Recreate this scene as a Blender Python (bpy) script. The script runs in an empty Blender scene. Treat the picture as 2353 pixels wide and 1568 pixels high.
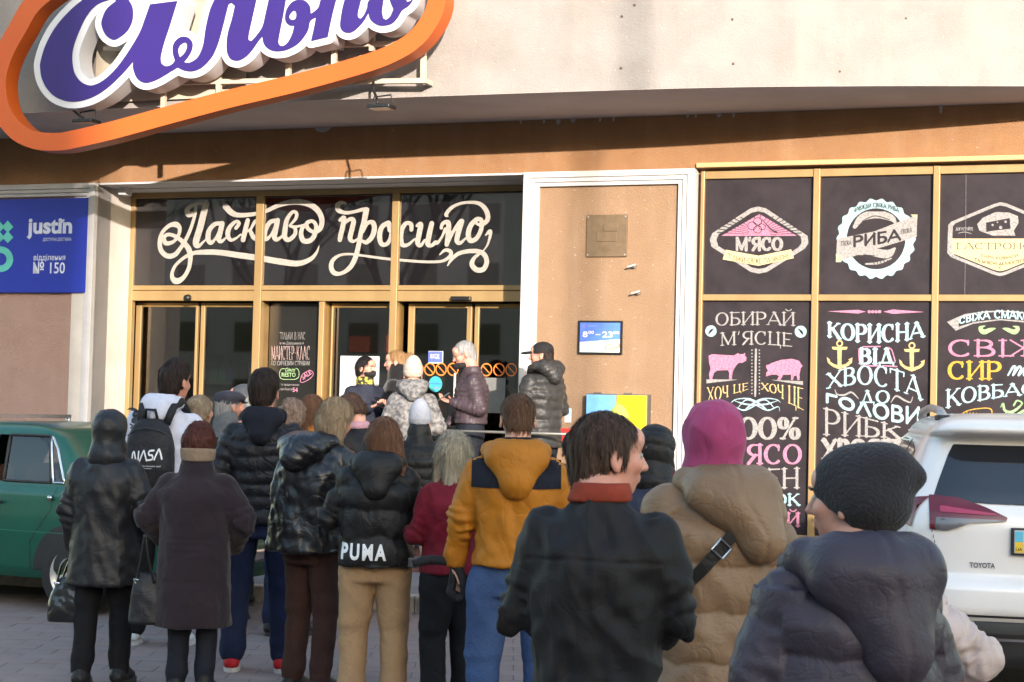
import bpy, math, random
import numpy as np
from mathutils import Vector, Matrix
from mathutils.bvhtree import BVHTree
random.seed(7)
rng = np.random.default_rng(7)
S = bpy.context.scene
COL = S.collection
# ------------------------------------------------------------------ camera
FPX = 4000.0                       # focal length for a picture 2353 wide
PITCH = math.atan(153/4000); ROLL = math.radians(1.42); YAW = math.radians(20)
F_ = np.array([0, math.cos(PITCH), math.sin(PITCH)])
_U0 = np.array([0, -math.sin(PITCH), math.cos(PITCH)]); _R0 = np.array([1., 0, 0])
R_ = math.cos(ROLL)*_R0 + math.sin(ROLL)*_U0
U_ = -math.sin(ROLL)*_R0 + math.cos(ROLL)*_U0
CAM = np.array([0, 0, 1.6])
cd = bpy.data.cameras.new('camera'); cam = bpy.data.objects.new('camera', cd); COL.objects.link(cam)
cd.sensor_width = 36; cd.lens = FPX/2353*36; cd.clip_start = .1; cd.clip_end = 600
cam.matrix_world = Matrix([[R_[0], U_[0], -F_[0], 0], [R_[1], U_[1], -F_[1], 0], [R_[2], U_[2], -F_[2], 1.6], [0, 0, 0, 1]])
S.camera = cam
cd.dof.use_dof = True; cd.dof.focus_distance = 11.5; cd.dof.aperture_fstop = 14
# ------------------------------------------------------------------ light
SUN_AZ, SUN_EL = math.radians(32), math.radians(11.3)     # azimuth measured from the shop wall's normal
_n = np.array([-math.sin(YAW), -math.cos(YAW)]); _e = np.array([math.cos(YAW), -math.sin(YAW)])
_h = _n*math.cos(SUN_AZ) + _e*math.sin(SUN_AZ)
TOSUN = Vector((_h[0]*math.cos(SUN_EL), _h[1]*math.cos(SUN_EL), math.sin(SUN_EL)))
w = bpy.data.worlds.new('World'); S.world = w; w.use_nodes = True
nt = w.node_tree; bg = nt.nodes['Background']
sky = nt.nodes.new('ShaderNodeTexSky'); sky.sky_type = 'NISHITA'; sky.sun_disc = False
sky.sun_elevation = SUN_EL; sky.sun_rotation = math.atan2(TOSUN.x, TOSUN.y)
sky.air_density = 1.2; sky.dust_density = 1.2; sky.ozone_density = 1.2
nt.links.new(sky.outputs[0], bg.inputs[0]); bg.inputs[1].default_value = .15
sd = bpy.data.lights.new('sun', 'SUN'); sd.energy = 2.0; sd.angle = math.radians(.55); sd.color = (1, .89, .80)
so = bpy.data.objects.new('sun', sd); COL.objects.link(so)
so.rotation_euler = TOSUN.to_track_quat('Z', 'Y').to_euler()
S.view_settings.view_transform = 'Standard'; S.view_settings.look = 'None'
S.view_settings.exposure = 2.42; S.view_settings.gamma = 1
S.view_settings.use_curve_mapping = False
S.cycles.max_bounces = 6; S.cycles.transparent_max_bounces = 12
S.cycles.use_denoising = True
# ------------------------------------------------------------------ frames of reference
def ray(x, y): return F_*FPX + R_*(x-1176.5) - U_*(y-784)
def hit(x, y, o, n):               # point where the sight line x,y meets a plane
    d = ray(x, y); o = np.array(o, float); n = np.array(n, float)
    return CAM + d*((o-CAM) @ n)/(d @ n)
def at(x, Y, z=1.2):               # ground position of something standing at distance Y
    X = (x-1176.5)/FPX*Y
    for _ in range(4):
        q = np.array([X, Y, z])-CAM
        u = 1176.5+FPX*(q @ R_)/(q @ F_); X += (x-u)/FPX*Y
    return X
O_ = np.array([0, 17.5, 0]); EX = np.array([math.cos(YAW), -math.sin(YAW), 0]); EY = np.array([math.sin(YAW), math.cos(YAW), 0])
def L(x, y, yl):                   # sight line -> (s, z) on the wall plane with depth yl
    P = hit(x, y, O_+EY*yl, EY)-O_
    return (float(P @ EX), float(P[2]))
WALLM = Matrix([[EX[0], EY[0], 0, 0], [EX[1], EY[1], 0, 17.5], [0, 0, 1, 0], [0, 0, 0, 1]])
# ------------------------------------------------------------------ materials
def N(nt, t, **k):
    n = nt.nodes.new(t)
    for a, b in k.items():
        if a.startswith('i_'): n.inputs[a[2:].replace('_', ' ')].default_value = b
        else: setattr(n, a, b)
    return n
def M(name, c, rough=.8, c2=None, nscale=8., var=None, bump=0., bscale=80., stretch=(1, 1, 1), metal=0., coat=0., sheen=0., detail=4., spec=None, lo=.35, hi=.7, randobj=0., crease=0., cscale=7.):
    m = bpy.data.materials.new(name); m.use_nodes = True; t = m.node_tree; b = t.nodes['Principled BSDF']
    c = tuple(c); b.inputs['Roughness'].default_value = rough; b.inputs['Metallic'].default_value = metal
    if coat: b.inputs['Coat Weight'].default_value = coat; b.inputs['Coat Roughness'].default_value = .08
    if sheen: b.inputs['Sheen Weight'].default_value = sheen; b.inputs['Sheen Roughness'].default_value = .5
    if spec is not None: b.inputs['Specular IOR Level'].default_value = spec
    if c2 is None: c2 = tuple(v*.78 for v in c)
    tc = N(t, 'ShaderNodeTexCoord'); mp = N(t, 'ShaderNodeMapping'); mp.inputs['Scale'].default_value = stretch
    t.links.new(tc.outputs['Object'], mp.inputs[0])
    no = N(t, 'ShaderNodeTexNoise'); no.inputs['Scale'].default_value = nscale; no.inputs['Detail'].default_value = detail; no.inputs['Roughness'].default_value = .6
    t.links.new(mp.outputs[0], no.inputs['Vector'])
    rp = N(t, 'ShaderNodeValToRGB'); e = rp.color_ramp.elements
    e[0].position = lo; e[1].position = hi; e[0].color = (*c2, 1); e[1].color = (*c, 1)
    t.links.new(no.outputs[0], rp.inputs[0]); out = rp.outputs[0]
    if randobj:
        oi = N(t, 'ShaderNodeObjectInfo'); hs = N(t, 'ShaderNodeHueSaturation'); mr = N(t, 'ShaderNodeMapRange')
        mr.inputs[3].default_value = 1-randobj; mr.inputs[4].default_value = 1+randobj
        t.links.new(oi.outputs['Random'], mr.inputs[0]); t.links.new(mr.outputs[0], hs.inputs['Value']); t.links.new(out, hs.inputs['Color']); out = hs.outputs[0]
    t.links.new(out, b.inputs['Base Color'])
    prev = None
    if crease:                      # sharp folds: ridges of a warped noise
        cn = N(t, 'ShaderNodeTexNoise'); cn.inputs['Scale'].default_value = cscale; cn.inputs['Detail'].default_value = 3; cn.inputs['Roughness'].default_value = .45; cn.inputs['Distortion'].default_value = 1.1
        t.links.new(mp.outputs[0], cn.inputs['Vector'])
        s1 = N(t, 'ShaderNodeMath', operation='SUBTRACT'); s1.inputs[1].default_value = .5; a1 = N(t, 'ShaderNodeMath', operation='ABSOLUTE'); p1_ = N(t, 'ShaderNodeMath', operation='POWER'); p1_.inputs[1].default_value = .55
        t.links.new(cn.outputs[0], s1.inputs[0]); t.links.new(s1.outputs[0], a1.inputs[0]); t.links.new(a1.outputs[0], p1_.inputs[0])
        cb = N(t, 'ShaderNodeBump'); cb.inputs['Strength'].default_value = crease; cb.inputs['Distance'].default_value = .02
        t.links.new(p1_.outputs[0], cb.inputs['Height']); prev = cb.outputs[0]; t.links.new(prev, b.inputs['Normal'])
    if bump:
        bn = N(t, 'ShaderNodeTexNoise'); bn.inputs['Scale'].default_value = bscale; bn.inputs['Detail'].default_value = 3
        t.links.new(mp.outputs[0], bn.inputs['Vector'])
        bp = N(t, 'ShaderNodeBump'); bp.inputs['Strength'].default_value = min(1, bump); bp.inputs['Distance'].default_value = .01
        t.links.new(bn.outputs[0], bp.inputs['Height']); t.links.new(bp.outputs[0], b.inputs['Normal'])
        if prev: t.links.new(prev, bp.inputs['Normal'])
    return m
def emis(m, c, s):
    b = m.node_tree.nodes['Principled BSDF']; b.inputs['Emission Color'].default_value = (*c, 1); b.inputs['Emission Strength'].default_value = s; return m
# ------------------------------------------------------------------ objects
def tag(o, label=None, cat=None, group=None, kind=None):
    if label: o['label'] = label
    if cat: o['category'] = cat
    if group: o['group'] = group
    if kind: o['kind'] = kind
    return o
def empty(name, label=None, cat=None, loc=(0, 0, 0), mw=None, group=None):
    o = bpy.data.objects.new(name, None); COL.objects.link(o); o.empty_display_size = .2
    if mw is not None: o.matrix_world = mw
    else: o.location = loc
    return tag(o, label, cat, group)
def link(name, me, mat, parent=None, smooth=False, label=None):
    o = bpy.data.objects.new(name, me); COL.objects.link(o)
    if mat is not None and not me.materials: me.materials.append(mat)
    if parent is not None: o.parent = parent
    if smooth and len(me.polygons): me.polygons.foreach_set('use_smooth', [True]*len(me.polygons))
    if label: o['label'] = label
    return o
class MB:
    def __init__(s): s.v = []; s.f = []
    def add(s, v, f):
        k = len(s.v); s.v += [tuple(map(float, p)) for p in v]; s.f += [tuple(i+k for i in q) for q in f]; return s
    def box(s, x0, x1, y0, y1, z0, z1):
        if x0 > x1: x0, x1 = x1, x0
        if y0 > y1: y0, y1 = y1, y0
        if z0 > z1: z0, z1 = z1, z0
        return s.add([(x0, y0, z0), (x1, y0, z0), (x1, y1, z0), (x0, y1, z0), (x0, y0, z1), (x1, y0, z1), (x1, y1, z1), (x0, y1, z1)],
                     [(0, 3, 2, 1), (4, 5, 6, 7), (0, 1, 5, 4), (1, 2, 6, 5), (2, 3, 7, 6), (3, 0, 4, 7)])
    def bar(s, a, b, w, h=None):     # square bar between two points
        a = Vector(a); b = Vector(b); d = (b-a).normalized(); h = h or w
        u = d.cross(Vector((0, 0, 1))); u = u.normalized() if u.length > .1 else Vector((1, 0, 0)); v = u.cross(d)
        P = [p+u*i*w/2+v*j*h/2 for p in (a, b) for i, j in ((-1, -1), (1, -1), (1, 1), (-1, 1))]
        return s.add(P, [(0, 1, 2, 3), (7, 6, 5, 4), (0, 4, 5, 1), (1, 5, 6, 2), (2, 6, 7, 3), (3, 7, 4, 0)])
    def tube(s, pts, r, n=8, caps=True):
        pts = [Vector(p) for p in pts]; rr = r if hasattr(r, '__len__') else [r]*len(pts); V = []
        u = None
        for i, p in enumerate(pts):
            d = (pts[min(i+1, len(pts)-1)]-pts[max(i-1, 0)]).normalized()
            if u is None: u = d.orthogonal().normalized()
            u = (u-d*u.dot(d)).normalized(); v = d.cross(u)
            V += [p+(u*math.cos(2*math.pi*k/n)+v*math.sin(2*math.pi*k/n))*rr[i] for k in range(n)]
        Fc = [(i*n+k, i*n+(k+1) % n, (i+1)*n+(k+1) % n, (i+1)*n+k) for i in range(len(pts)-1) for k in range(n)]
        if caps: Fc += [tuple(range(n-1, -1, -1)), tuple(range((len(pts)-1)*n, len(pts)*n))]
        return s.add(V, Fc)
    def prism(s, poly, y0, y1):      # polygon in x,z pushed along y
        n = len(poly); V = [(p[0], y0, p[1]) for p in poly]+[(p[0], y1, p[1]) for p in poly]
        return s.add(V, [tuple(range(n)), tuple(range(2*n-1, n-1, -1))]+[(i, i+n, (i+1) % n+n, (i+1) % n) for i in range(n)])
    def grid(s, P, closed=False):    # P[i][j] points
        a, b = len(P), len(P[0]); V = [p for r in P for p in r]
        Fc = [(i*b+j, i*b+(j+1) % b, (i+1)*b+(j+1) % b, (i+1)*b+j) for i in range(a-1) for j in range(b if closed else b-1)]
        return s.add(V, Fc)
    def build(s, name, mat, parent=None, smooth=False, label=None, bevel=0, mw=None):
        me = bpy.data.meshes.new(name); me.from_pydata(s.v, [], s.f); me.update()
        o = link(name, me, mat, parent, smooth, label)
        if bevel: b = o.modifiers.new('b', 'BEVEL'); b.width = bevel; b.segments = 2; b.limit_method = 'ANGLE'
        if mw is not None: o.matrix_world = mw
        return o
def B(name, mat, parent, x0, x1, y0, y1, z0, z1, bevel=0, label=None): return MB().box(x0, x1, y0, y1, z0, z1).build(name, mat, parent, bevel=bevel, label=label)
# ------------------------------------------------------------------ flat lettering
def cat(pts, n=8, closed=False):   # Catmull-Rom through rows of numbers
    P = np.array(pts, float)
    if len(P) < 3 and not closed: return P
    out = []; m = len(P)
    for i in range(m if closed else m-1):
        if closed: a, b, c, d = P[(i-1) % m], P[i], P[(i+1) % m], P[(i+2) % m]
        else: a, b, c, d = P[max(i-1, 0)], P[i], P[i+1], P[min(i+2, m-1)]
        for t in np.arange(n)/n:
            out.append(.5*(2*b+(c-a)*t+(2*a-5*b+4*c-d)*t*t+(3*b-a-3*c+d)*t**3))
    if not closed: out.append(P[-1])
    return np.array(out)
def soften(pts, n=6, lim=50):      # rounds a traced outline but keeps its real corners
    P = np.array(pts, float); m = len(P); d = np.roll(P, -1, 0)-P; a = np.arctan2(d[:, 1], d[:, 0]); t = np.abs((a-np.roll(a, 1)+math.pi) % (2*math.pi)-math.pi); c = [i for i in range(m) if t[i] > math.radians(lim)]
    if not c: return cat(P, n, True)
    out = []
    for i, j in zip(c, c[1:]+[c[0]+m]): out.append(cat(P[np.arange(i, j+1) % m], n)[:-1])
    return np.vstack(out)
class F2:
    def __init__(s, x0, x1, y0, y1, h):
        s.x = np.arange(x0, x1+h, h); s.y = np.arange(y0, y1+h, h); s.h = h
        s.f = np.full((len(s.x), len(s.y)), 1e3, np.float32)
    def stroke(s, pts, w=None):     # rows x,y,(full width)
        P = np.array(pts, float)
        if w is not None: P = np.c_[P[:, :2], np.full(len(P), w)]
        for a, b in zip(P[:-1], P[1:]):
            r = max(a[2], b[2])/2+4*s.h
            i0, i1 = np.searchsorted(s.x, [min(a[0], b[0])-r, max(a[0], b[0])+r]); j0, j1 = np.searchsorted(s.y, [min(a[1], b[1])-r, max(a[1], b[1])+r])
            if i1 <= i0 or j1 <= j0: continue
            X = s.x[i0:i1, None]; Y = s.y[None, j0:j1]; d = b[:2]-a[:2]; l = d @ d+1e-12
            t = np.clip(((X-a[0])*d[0]+(Y-a[1])*d[1])/l, 0, 1)
            D = np.hypot(X-a[0]-t*d[0], Y-a[1]-t*d[1])-(a[2]+(b[2]-a[2])*t)/2
            s.f[i0:i1, j0:j1] = np.minimum(s.f[i0:i1, j0:j1], D)
    def pdist(s, poly):
        P = np.array(poly, float); X = s.x[:, None]; Y = s.y[None, :]; D = np.full(s.f.shape, 1e9); ins = np.zeros(s.f.shape, bool)
        for a, b in zip(P, np.roll(P, -1, 0)):
            d = b-a; l = d @ d+1e-12; t = np.clip(((X-a[0])*d[0]+(Y-a[1])*d[1])/l, 0, 1)
            D = np.minimum(D, (X-a[0]-t*d[0])**2+(Y-a[1]-t*d[1])**2)
            if a[1] != b[1]: ins ^= ((a[1] > Y) != (b[1] > Y)) & (X < (b[0]-a[0])*(Y-a[1])/(b[1]-a[1])+a[0])
        D = np.sqrt(D); return np.where(ins, -D, D)
    def poly(s, p): s.f = np.minimum(s.f, s.pdist(p))
    def hole(s, p): s.f = np.maximum(s.f, -s.pdist(p))
    def loops(s, lev=0.):
        f = np.pad(s.f-lev, 1, constant_values=1e3); x = np.r_[s.x[0]-s.h, s.x, s.x[-1]+s.h]; y = np.r_[s.y[0]-s.h, s.y, s.y[-1]+s.h]
        ins = f < 0; c = ins[:-1, :-1]*1+ins[1:, :-1]*2+ins[1:, 1:]*4+ins[:-1, 1:]*8
        pos = {}; nb = {}
        def node(k):
            if k not in pos:
                ax, i, j = k
                if ax == 0: a, b = f[i, j], f[i+1, j]; pos[k] = (x[i]+(x[i+1]-x[i])*a/(a-b), y[j])
                else: a, b = f[i, j], f[i, j+1]; pos[k] = (x[i], y[j]+(y[j+1]-y[j])*a/(a-b))
                nb[k] = []
            return k
        T = {1: 'LB', 2: 'BR', 3: 'LR', 4: 'RT', 5: 'LBRT', 6: 'BT', 7: 'LT', 8: 'LT', 9: 'BT', 10: 'LTBR', 11: 'RT', 12: 'LR', 13: 'BR', 14: 'LB'}
        for i, j in np.argwhere((c > 0) & (c < 15)):
            e = {'B': (0, i, j), 'T': (0, i, j+1), 'L': (1, i, j), 'R': (1, i+1, j)}; q = T[int(c[i, j])]
            for k in range(0, len(q), 2):
                a, b = node(e[q[k]]), node(e[q[k+1]]); nb[a].append(b); nb[b].append(a)
        seen = set(); out = []
        for k in pos:
            if k in seen: continue
            lp = [k]; seen.add(k); cur = k
            while True:
                nx = [q for q in nb[cur] if q not in seen]
                if not nx: break
                cur = nx[0]; seen.add(cur); lp.append(cur)
            P = np.array([pos[q] for q in lp])
            if len(P) < 5: continue
            P = (P*2+np.roll(P, 1, 0)+np.roll(P, -1, 0))/4     # soften the stair steps
            dv = np.roll(P, -1, 0)-P; an = np.arctan2(dv[:, 1], dv[:, 0]); keep = [0]   # thin out nearly straight runs
            for q in range(1, len(P)):
                da = abs((an[q]-an[keep[-1]]+math.pi) % (2*math.pi)-math.pi)
                if da > .055 or np.hypot(*(P[q]-P[keep[-1]])) > s.h*6: keep.append(q)
            if len(keep) > 3: out.append(P[keep])
        return out
def fill(loops, fn=None, extrude=0.):    # loops -> filled mesh in x,z (front face towards -y)
    cu = bpy.data.curves.new('c', 'CURVE'); cu.dimensions = '2D'; cu.fill_mode = 'BOTH'; cu.extrude = extrude
    for lp in loops:
        P = [fn(*p) if fn else p for p in lp]
        sp = cu.splines.new('POLY'); sp.points.add(len(P)-1); sp.use_cyclic_u = True
        sp.points.foreach_set('co', [v for p in P for v in (p[0], p[1], 0, 1)])
    return tomesh(cu)
def tomesh(cu):
    o = bpy.data.objects.new('c', cu); COL.objects.link(o)
    me = bpy.data.meshes.new_from_object(o.evaluated_get(bpy.context.evaluated_depsgraph_get()))
    bpy.data.objects.remove(o); bpy.data.curves.remove(cu); me.materials.clear()
    return me
def stand(me, y=0.):                     # curve plane x,y -> wall plane x,z
    n = len(me.vertices); a = np.empty(n*3, np.float32); me.vertices.foreach_get('co', a); a = a.reshape(-1, 3)
    b = np.c_[a[:, 0], y-a[:, 2], a[:, 1]]; me.vertices.foreach_set('co', b.ravel()); me.update(); return me
def word(body, bold=0., size=1., space=1., shear=0., align='CENTER'):
    cu = bpy.data.curves.new('w', 'FONT'); cu.body = body; cu.offset = bold; cu.size = size; cu.space_character = space; cu.shear = shear
    cu.align_x = align; cu.resolution_u = 3
    return tomesh(cu)
def fitword(body, x0, x1, z0, z1, y, bold=0., **k):  # text squeezed into a box on the wall plane
    me = word(body, bold, **k); n = len(me.vertices); a = np.empty(n*3, np.float32); me.vertices.foreach_get('co', a); a = a.reshape(-1, 3)
    lo, hi = a.min(0), a.max(0); q = (a-lo)/np.maximum(hi-lo, 1e-6)
    b = np.c_[x0+q[:, 0]*(x1-x0), np.full(n, y), z0+q[:, 1]*(z1-z0)]; me.vertices.foreach_set('co', b.ravel().astype(np.float32)); me.update(); return me
# hand drawn capital letters: width, strokes (t = thin), E = ellipse arc
GL = {'З': (.66, 'E.3,.76,.24,.22,-140,90;E.3,.27,.28,.26,-90,140;t.2,.53 .3,.53'), 'Ь': (.66, '.1,0 .1,1;t.1,.55 .32,.55;E.32,.28,.3,.27,-90,90;t.1,.01 .32,.01'), 'А': (.85, 't0,0 .42,1;.42,1 .85,0;t.15,.32 .7,.32'), 'Б': (.66, '.1,0 .1,1;t.1,.98 .6,.98;t.1,.55 .32,.55;E.32,.28,.3,.27,-90,90;t.1,.01 .32,.01'),
 'В': (.68, '.1,0 .1,1;t.1,.98 .3,.98;E.3,.76,.25,.22,-90,90;t.1,.54 .32,.54;E.32,.27,.31,.26,-90,90;t.1,.01 .32,.01'), 'Г': (.62, '.1,0 .1,1;t.1,.97 .6,.97'),
 'Д': (.88, 't.18,.1 .44,1;.44,1 .7,.1;t.0,.07 .88,.07;t.02,.07 .02,-.14;t.86,.07 .86,-.14'), 'Е': (.62, '.1,0 .1,1;t.1,.98 .6,.98;t.1,.52 .48,.52;t.1,.02 .62,.02'),
 'Ж': (1., '.5,0 .5,1;t0,0 .45,.52;t0,1 .45,.52;1,0 .55,.52;1,1 .55,.52'), 'И': (.82, '.1,0 .1,1;.72,0 .72,1;t.1,.04 .72,.96'),
 'Й': (.82, '.1,0 .1,1;.72,0 .72,1;t.1,.04 .72,.96;t.22,1.25 .32,1.14 .5,1.14 .6,1.25'), 'К': (.76, '.1,0 .1,1;t.12,.42 .68,1;.3,.6 .74,0'), 'Л': (.8, 't.05,0 .38,1;.38,1 .76,0'),
 'М': (1., 't.1,0 .1,1;.1,1 .5,.08;t.5,.08 .9,1;.9,0 .9,1'), 'Н': (.82, '.1,0 .1,1;.72,0 .72,1;t.1,.5 .72,.5'), 'О': (.86, 'E.43,.5,.37,.49,0,360'), 'П': (.8, '.1,0 .1,1;.7,0 .7,1;t.1,.97 .7,.97'),
 'Р': (.68, '.1,0 .1,1;t.1,.98 .32,.98;E.32,.72,.31,.27,-90,90;t.1,.45 .32,.45'), 'С': (.8, 'E.43,.5,.37,.49,48,312;t.68,.7 .68,.98'), 'Т': (.8, '.4,0 .4,1;t0,.97 .8,.97;t.01,.97 .01,.78;t.79,.97 .79,.78'),
 'У': (.8, '.0,1 .42,.35;t.8,1 .3,0'), 'Х': (.8, '.04,1 .76,0;t.74,1 .04,0'), 'Ц': (.82, '.1,.04 .1,1;.65,.04 .65,1;t.1,.03 .8,.03;t.8,.03 .8,-.2'), 'Ч': (.74, '.62,0 .62,1;.1,1 .1,.62 .2,.45 .35,.4;t.35,.4 .62,.45'),
 'Ш': (1., '.1,0 .1,1;.5,0 .5,1;.9,0 .9,1;t.1,.03 .9,.03'), 'Я': (.72, '.62,0 .62,1;E.38,.72,.3,.27,90,270;t.38,.98 .62,.98;t.38,.45 .62,.45;.4,.45 .06,0'), 'І': (.28, '.14,0 .14,1'),
 "'": (.2, 't.12,1.02 .06,.78'), '%': (1.05, 'E.24,.74,.17,.24,0,360;E.8,.25,.17,.24,0,360;t.82,1 .22,0'), '0': (.8, 'E.4,.5,.34,.49,0,360'), '1': (.4, '.2,0 .2,1;t.2,1 .05,.85'), ' ': (.4, ''), '-': (.5, 't.08,.5 .42,.5')}
def glyphs(F, txt, bx, W=.16, serif=True, tw=.5, gap=.12, lean=0.):
    """bx = (x0,x1,(top l,m,r),(bottom l,m,r)); writes txt into field F in picture rows (y down)"""
    x0, x1, tp, bt = bx; tot = sum(GL[c][0]+gap for c in txt)-gap; k = (x1-x0)/tot
    q = lambda t, v: v[0]*(1-t)*(1-2*t)+v[1]*4*t*(1-t)+v[2]*t*(2*t-1)
    H = abs(np.mean(bt)-np.mean(tp))
    def mp(x, y):
        X = x0+x*k; t = min(max((X-x0)/(x1-x0), 0), 1); a, b = q(t, tp), q(t, bt); return (X+lean*(y)*H, b+(a-b)*y)
    cx = 0; Wt = W*.88*min(H, k*1.1)
    for c in txt:
        wd, st = GL[c]
        for s_ in filter(None, st.split(';')):
            if s_[0] == 'E':
                ex, ey, rx, ry, a0, a1 = map(float, s_[1:].split(',')); A = np.radians(np.linspace(a0, a1, 26))
                P = [(*mp(cx+ex+rx*math.cos(a), ey+ry*math.sin(a)), Wt*(tw+(1.15-tw)*abs(math.cos(a))**1.3)) for a in A]
                F.stroke(P)
            else:
                th = s_[0] == 't'; pp = [tuple(map(float, u.split(','))) for u in s_.lstrip('t').split()]
                P = [(*mp(cx+a, b), Wt*(tw if th else 1.)) for a, b in pp]; F.stroke(cat(P, 5) if len(P) > 2 else np.array(P))
                if serif and len(pp) == 2 and abs(pp[0][1]-pp[1][1]) > .5:
                    for a, b in pp:
                        if b in (0., 1.) or b == .04:
                            u = .13 if not th else .11; b_ = .02 if b < .5 else .98
                            F.stroke([(*mp(cx+a-u, b_), Wt*.42), (*mp(cx+a+u, b_), Wt*.42)])
        cx += wd+gap
# ------------------------------------------------------------------ value noise and smooth solids
_T = rng.random((32, 32, 32)).astype(np.float32)*2-1
def noise(P):
    P = np.asarray(P, np.float32); i = np.floor(P).astype(np.int32); f = P-i; f = f*f*(3-2*f); i &= 31; j = (i+1) & 31
    a, b, c = i.T; d, e, g = j.T; u, v, w_ = f.T
    x0 = _T[a, b, c]*(1-u)+_T[d, b, c]*u; x1 = _T[a, e, c]*(1-u)+_T[d, e, c]*u
    y0 = _T[a, b, g]*(1-u)+_T[d, b, g]*u; y1 = _T[a, e, g]*(1-u)+_T[d, e, g]*u
    return (x0*(1-v)+x1*v)*(1-w_)+(y0*(1-v)+y1*v)*w_
def fbm(P, o=3):
    r = 0; a = 1.; P = np.array(P)
    for _ in range(o): r = r+a*noise(P); P = P*2.03+7.1; a *= .5
    return r
def smin(a, b, k):
    if k <= 0: return np.minimum(a, b)
    h = np.clip(.5+.5*(b-a)/k, 0, 1); return b+(a-b)*h-k*h*(1-h)
class Fd:
    def __init__(s, xs, ys, zs):
        s.ax = [np.asarray(a, np.float32) for a in (xs, ys, zs)]; s.f = np.full([len(a) for a in s.ax], .5, np.float32)
    def _sl(s, lo, hi):
        sl = tuple(slice(*np.searchsorted(a, [l, h])) for a, l, h in zip(s.ax, lo, hi))
        if any(q.stop <= q.start for q in sl): return None
        return sl, s.ax[0][sl[0]][:, None, None], s.ax[1][sl[1]][None, :, None], s.ax[2][sl[2]][None, None, :]
    def put(s, r, d, k, sub=False):
        o = s.f[r[0]]; s.f[r[0]] = -smin(-o, d, k) if sub else smin(o, d, k)
    def cone(s, a, b, r1, r2, k=.0, sub=False, fl=None):
        a = np.array(a, float); b = np.array(b, float); m = max(r1, r2)+k+.05
        r = s._sl(np.minimum(a, b)-m, np.maximum(a, b)+m)
        if r is None: return
        _, X, Y, Z = r; d = b-a; l = d @ d+1e-9
        t = np.clip(((X-a[0])*d[0]+(Y-a[1])*d[1]+(Z-a[2])*d[2])/l, 0, 1)
        s.put(r, np.sqrt((X-a[0]-t*d[0])**2+(Y-a[1]-t*d[1])**2+(Z-a[2]-t*d[2])**2)-(r1+(r2-r1)*t), k, sub)
    def ell(s, c, rad, k=0., Rm=None, sub=False):
        c = np.array(c, float); rad = np.array(rad, float); m = max(rad)*1.05+k+.04
        r = s._sl(c-m, c+m)
        if r is None: return
        _, X, Y, Z = r; X = X-c[0]; Y = Y-c[1]; Z = Z-c[2]
        if Rm is not None: A = np.array(Rm).T; X, Y, Z = (A[i][0]*X+A[i][1]*Y+A[i][2]*Z for i in range(3))
        k0 = np.sqrt((X/rad[0])**2+(Y/rad[1])**2+(Z/rad[2])**2); k1 = np.sqrt((X/rad[0]**2)**2+(Y/rad[1]**2)**2+(Z/rad[2]**2)**2)+1e-6
        s.put(r, k0*(k0-1)/k1, k, sub)
    def loft(s, secs, k=0., p=2.3):     # rows z, half width, half depth, cx, cy
        Q = np.array(sorted(secs)); z0, z1 = Q[0, 0], Q[-1, 0]; m = Q[:, 1:3].max()+.12+abs(Q[:, 3:]).max()
        r = s._sl((-m, -m, z0-.06), (m, m, z1+.06))
        _, X, Y, Z = r; C = cat(Q, 6) if len(Q) > 2 else Q; zz = Z[0, 0]
        g = lambda i: np.interp(zz, C[:, 0], C[:, i])[None, None, :]
        a, b = g(1), g(2); q = (np.abs((X-g(3))/a)**p+np.abs((Y-g(4))/b)**p)**(1/p)
        d = (q-1)*np.minimum(a, b); dz = np.maximum(zz-z1, z0-zz)[None, None, :]
        s.put(r, np.maximum(d, dz), k)
    def cutz(s, z): s.f = np.maximum(s.f, z-s.ax[2][None, None, :])
    def mesh(s):
        f = s.f.copy(); f[0] = f[-1] = .5; f[:, 0] = f[:, -1] = .5; f[:, :, 0] = f[:, :, -1] = .5
        ins = f < 0; nx, ny, nz = f.shape
        cs = [(0, 0, 0), (1, 0, 0), (0, 1, 0), (1, 1, 0), (0, 0, 1), (1, 0, 1), (0, 1, 1), (1, 1, 1)]
        cnt = sum(ins[a:nx-1+a, b:ny-1+b, c:nz-1+c].astype(np.int8) for a, b, c in cs)
        I = np.argwhere((cnt > 0) & (cnt < 8)); idx = np.full((nx-1, ny-1, nz-1), -1, np.int64); idx[tuple(I.T)] = np.arange(len(I))
        V = np.stack([f[I[:, 0]+a, I[:, 1]+b, I[:, 2]+c] for a, b, c in cs], 1)
        acc = np.zeros((len(I), 3)); n = np.zeros(len(I))
        for p in range(8):
            for q in range(p+1, 8):
                dlt = np.array(cs[q])-np.array(cs[p])
                if np.abs(dlt).sum() != 1 or dlt.sum() != 1: continue
                va, vb = V[:, p], V[:, q]; m = (va < 0) != (vb < 0); t = np.where(m, va/np.where(m, va-vb, 1), 0)
                acc += m[:, None]*(np.array(cs[p])+t[:, None]*dlt); n += m
        g = I+acc/n[:, None]
        P = np.stack([np.interp(g[:, i], np.arange(len(s.ax[i])), s.ax[i]) for i in range(3)], 1)
        Q = []
        for ax in range(3):
            b, c = [(1, 2), (2, 0), (0, 1)][ax]; e = np.argwhere(np.diff(ins.astype(np.int8), axis=ax) != 0)
            e = e[(e[:, b] > 0) & (e[:, c] > 0) & (e[:, b] < f.shape[b]-1) & (e[:, c] < f.shape[c]-1)]
            db = np.eye(3, dtype=int)[b]; dc = np.eye(3, dtype=int)[c]
            qs = [idx[tuple((e-o).T)] for o in (db+dc, dc, 0*dc, db)]
            q = np.stack(qs, 1); fl = ~ins[tuple(e.T)]; q[fl] = q[fl][:, ::-1]; Q.append(q)
        Q = np.concatenate(Q); Q = Q[(Q >= 0).all(1)]
        return P, Q
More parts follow.
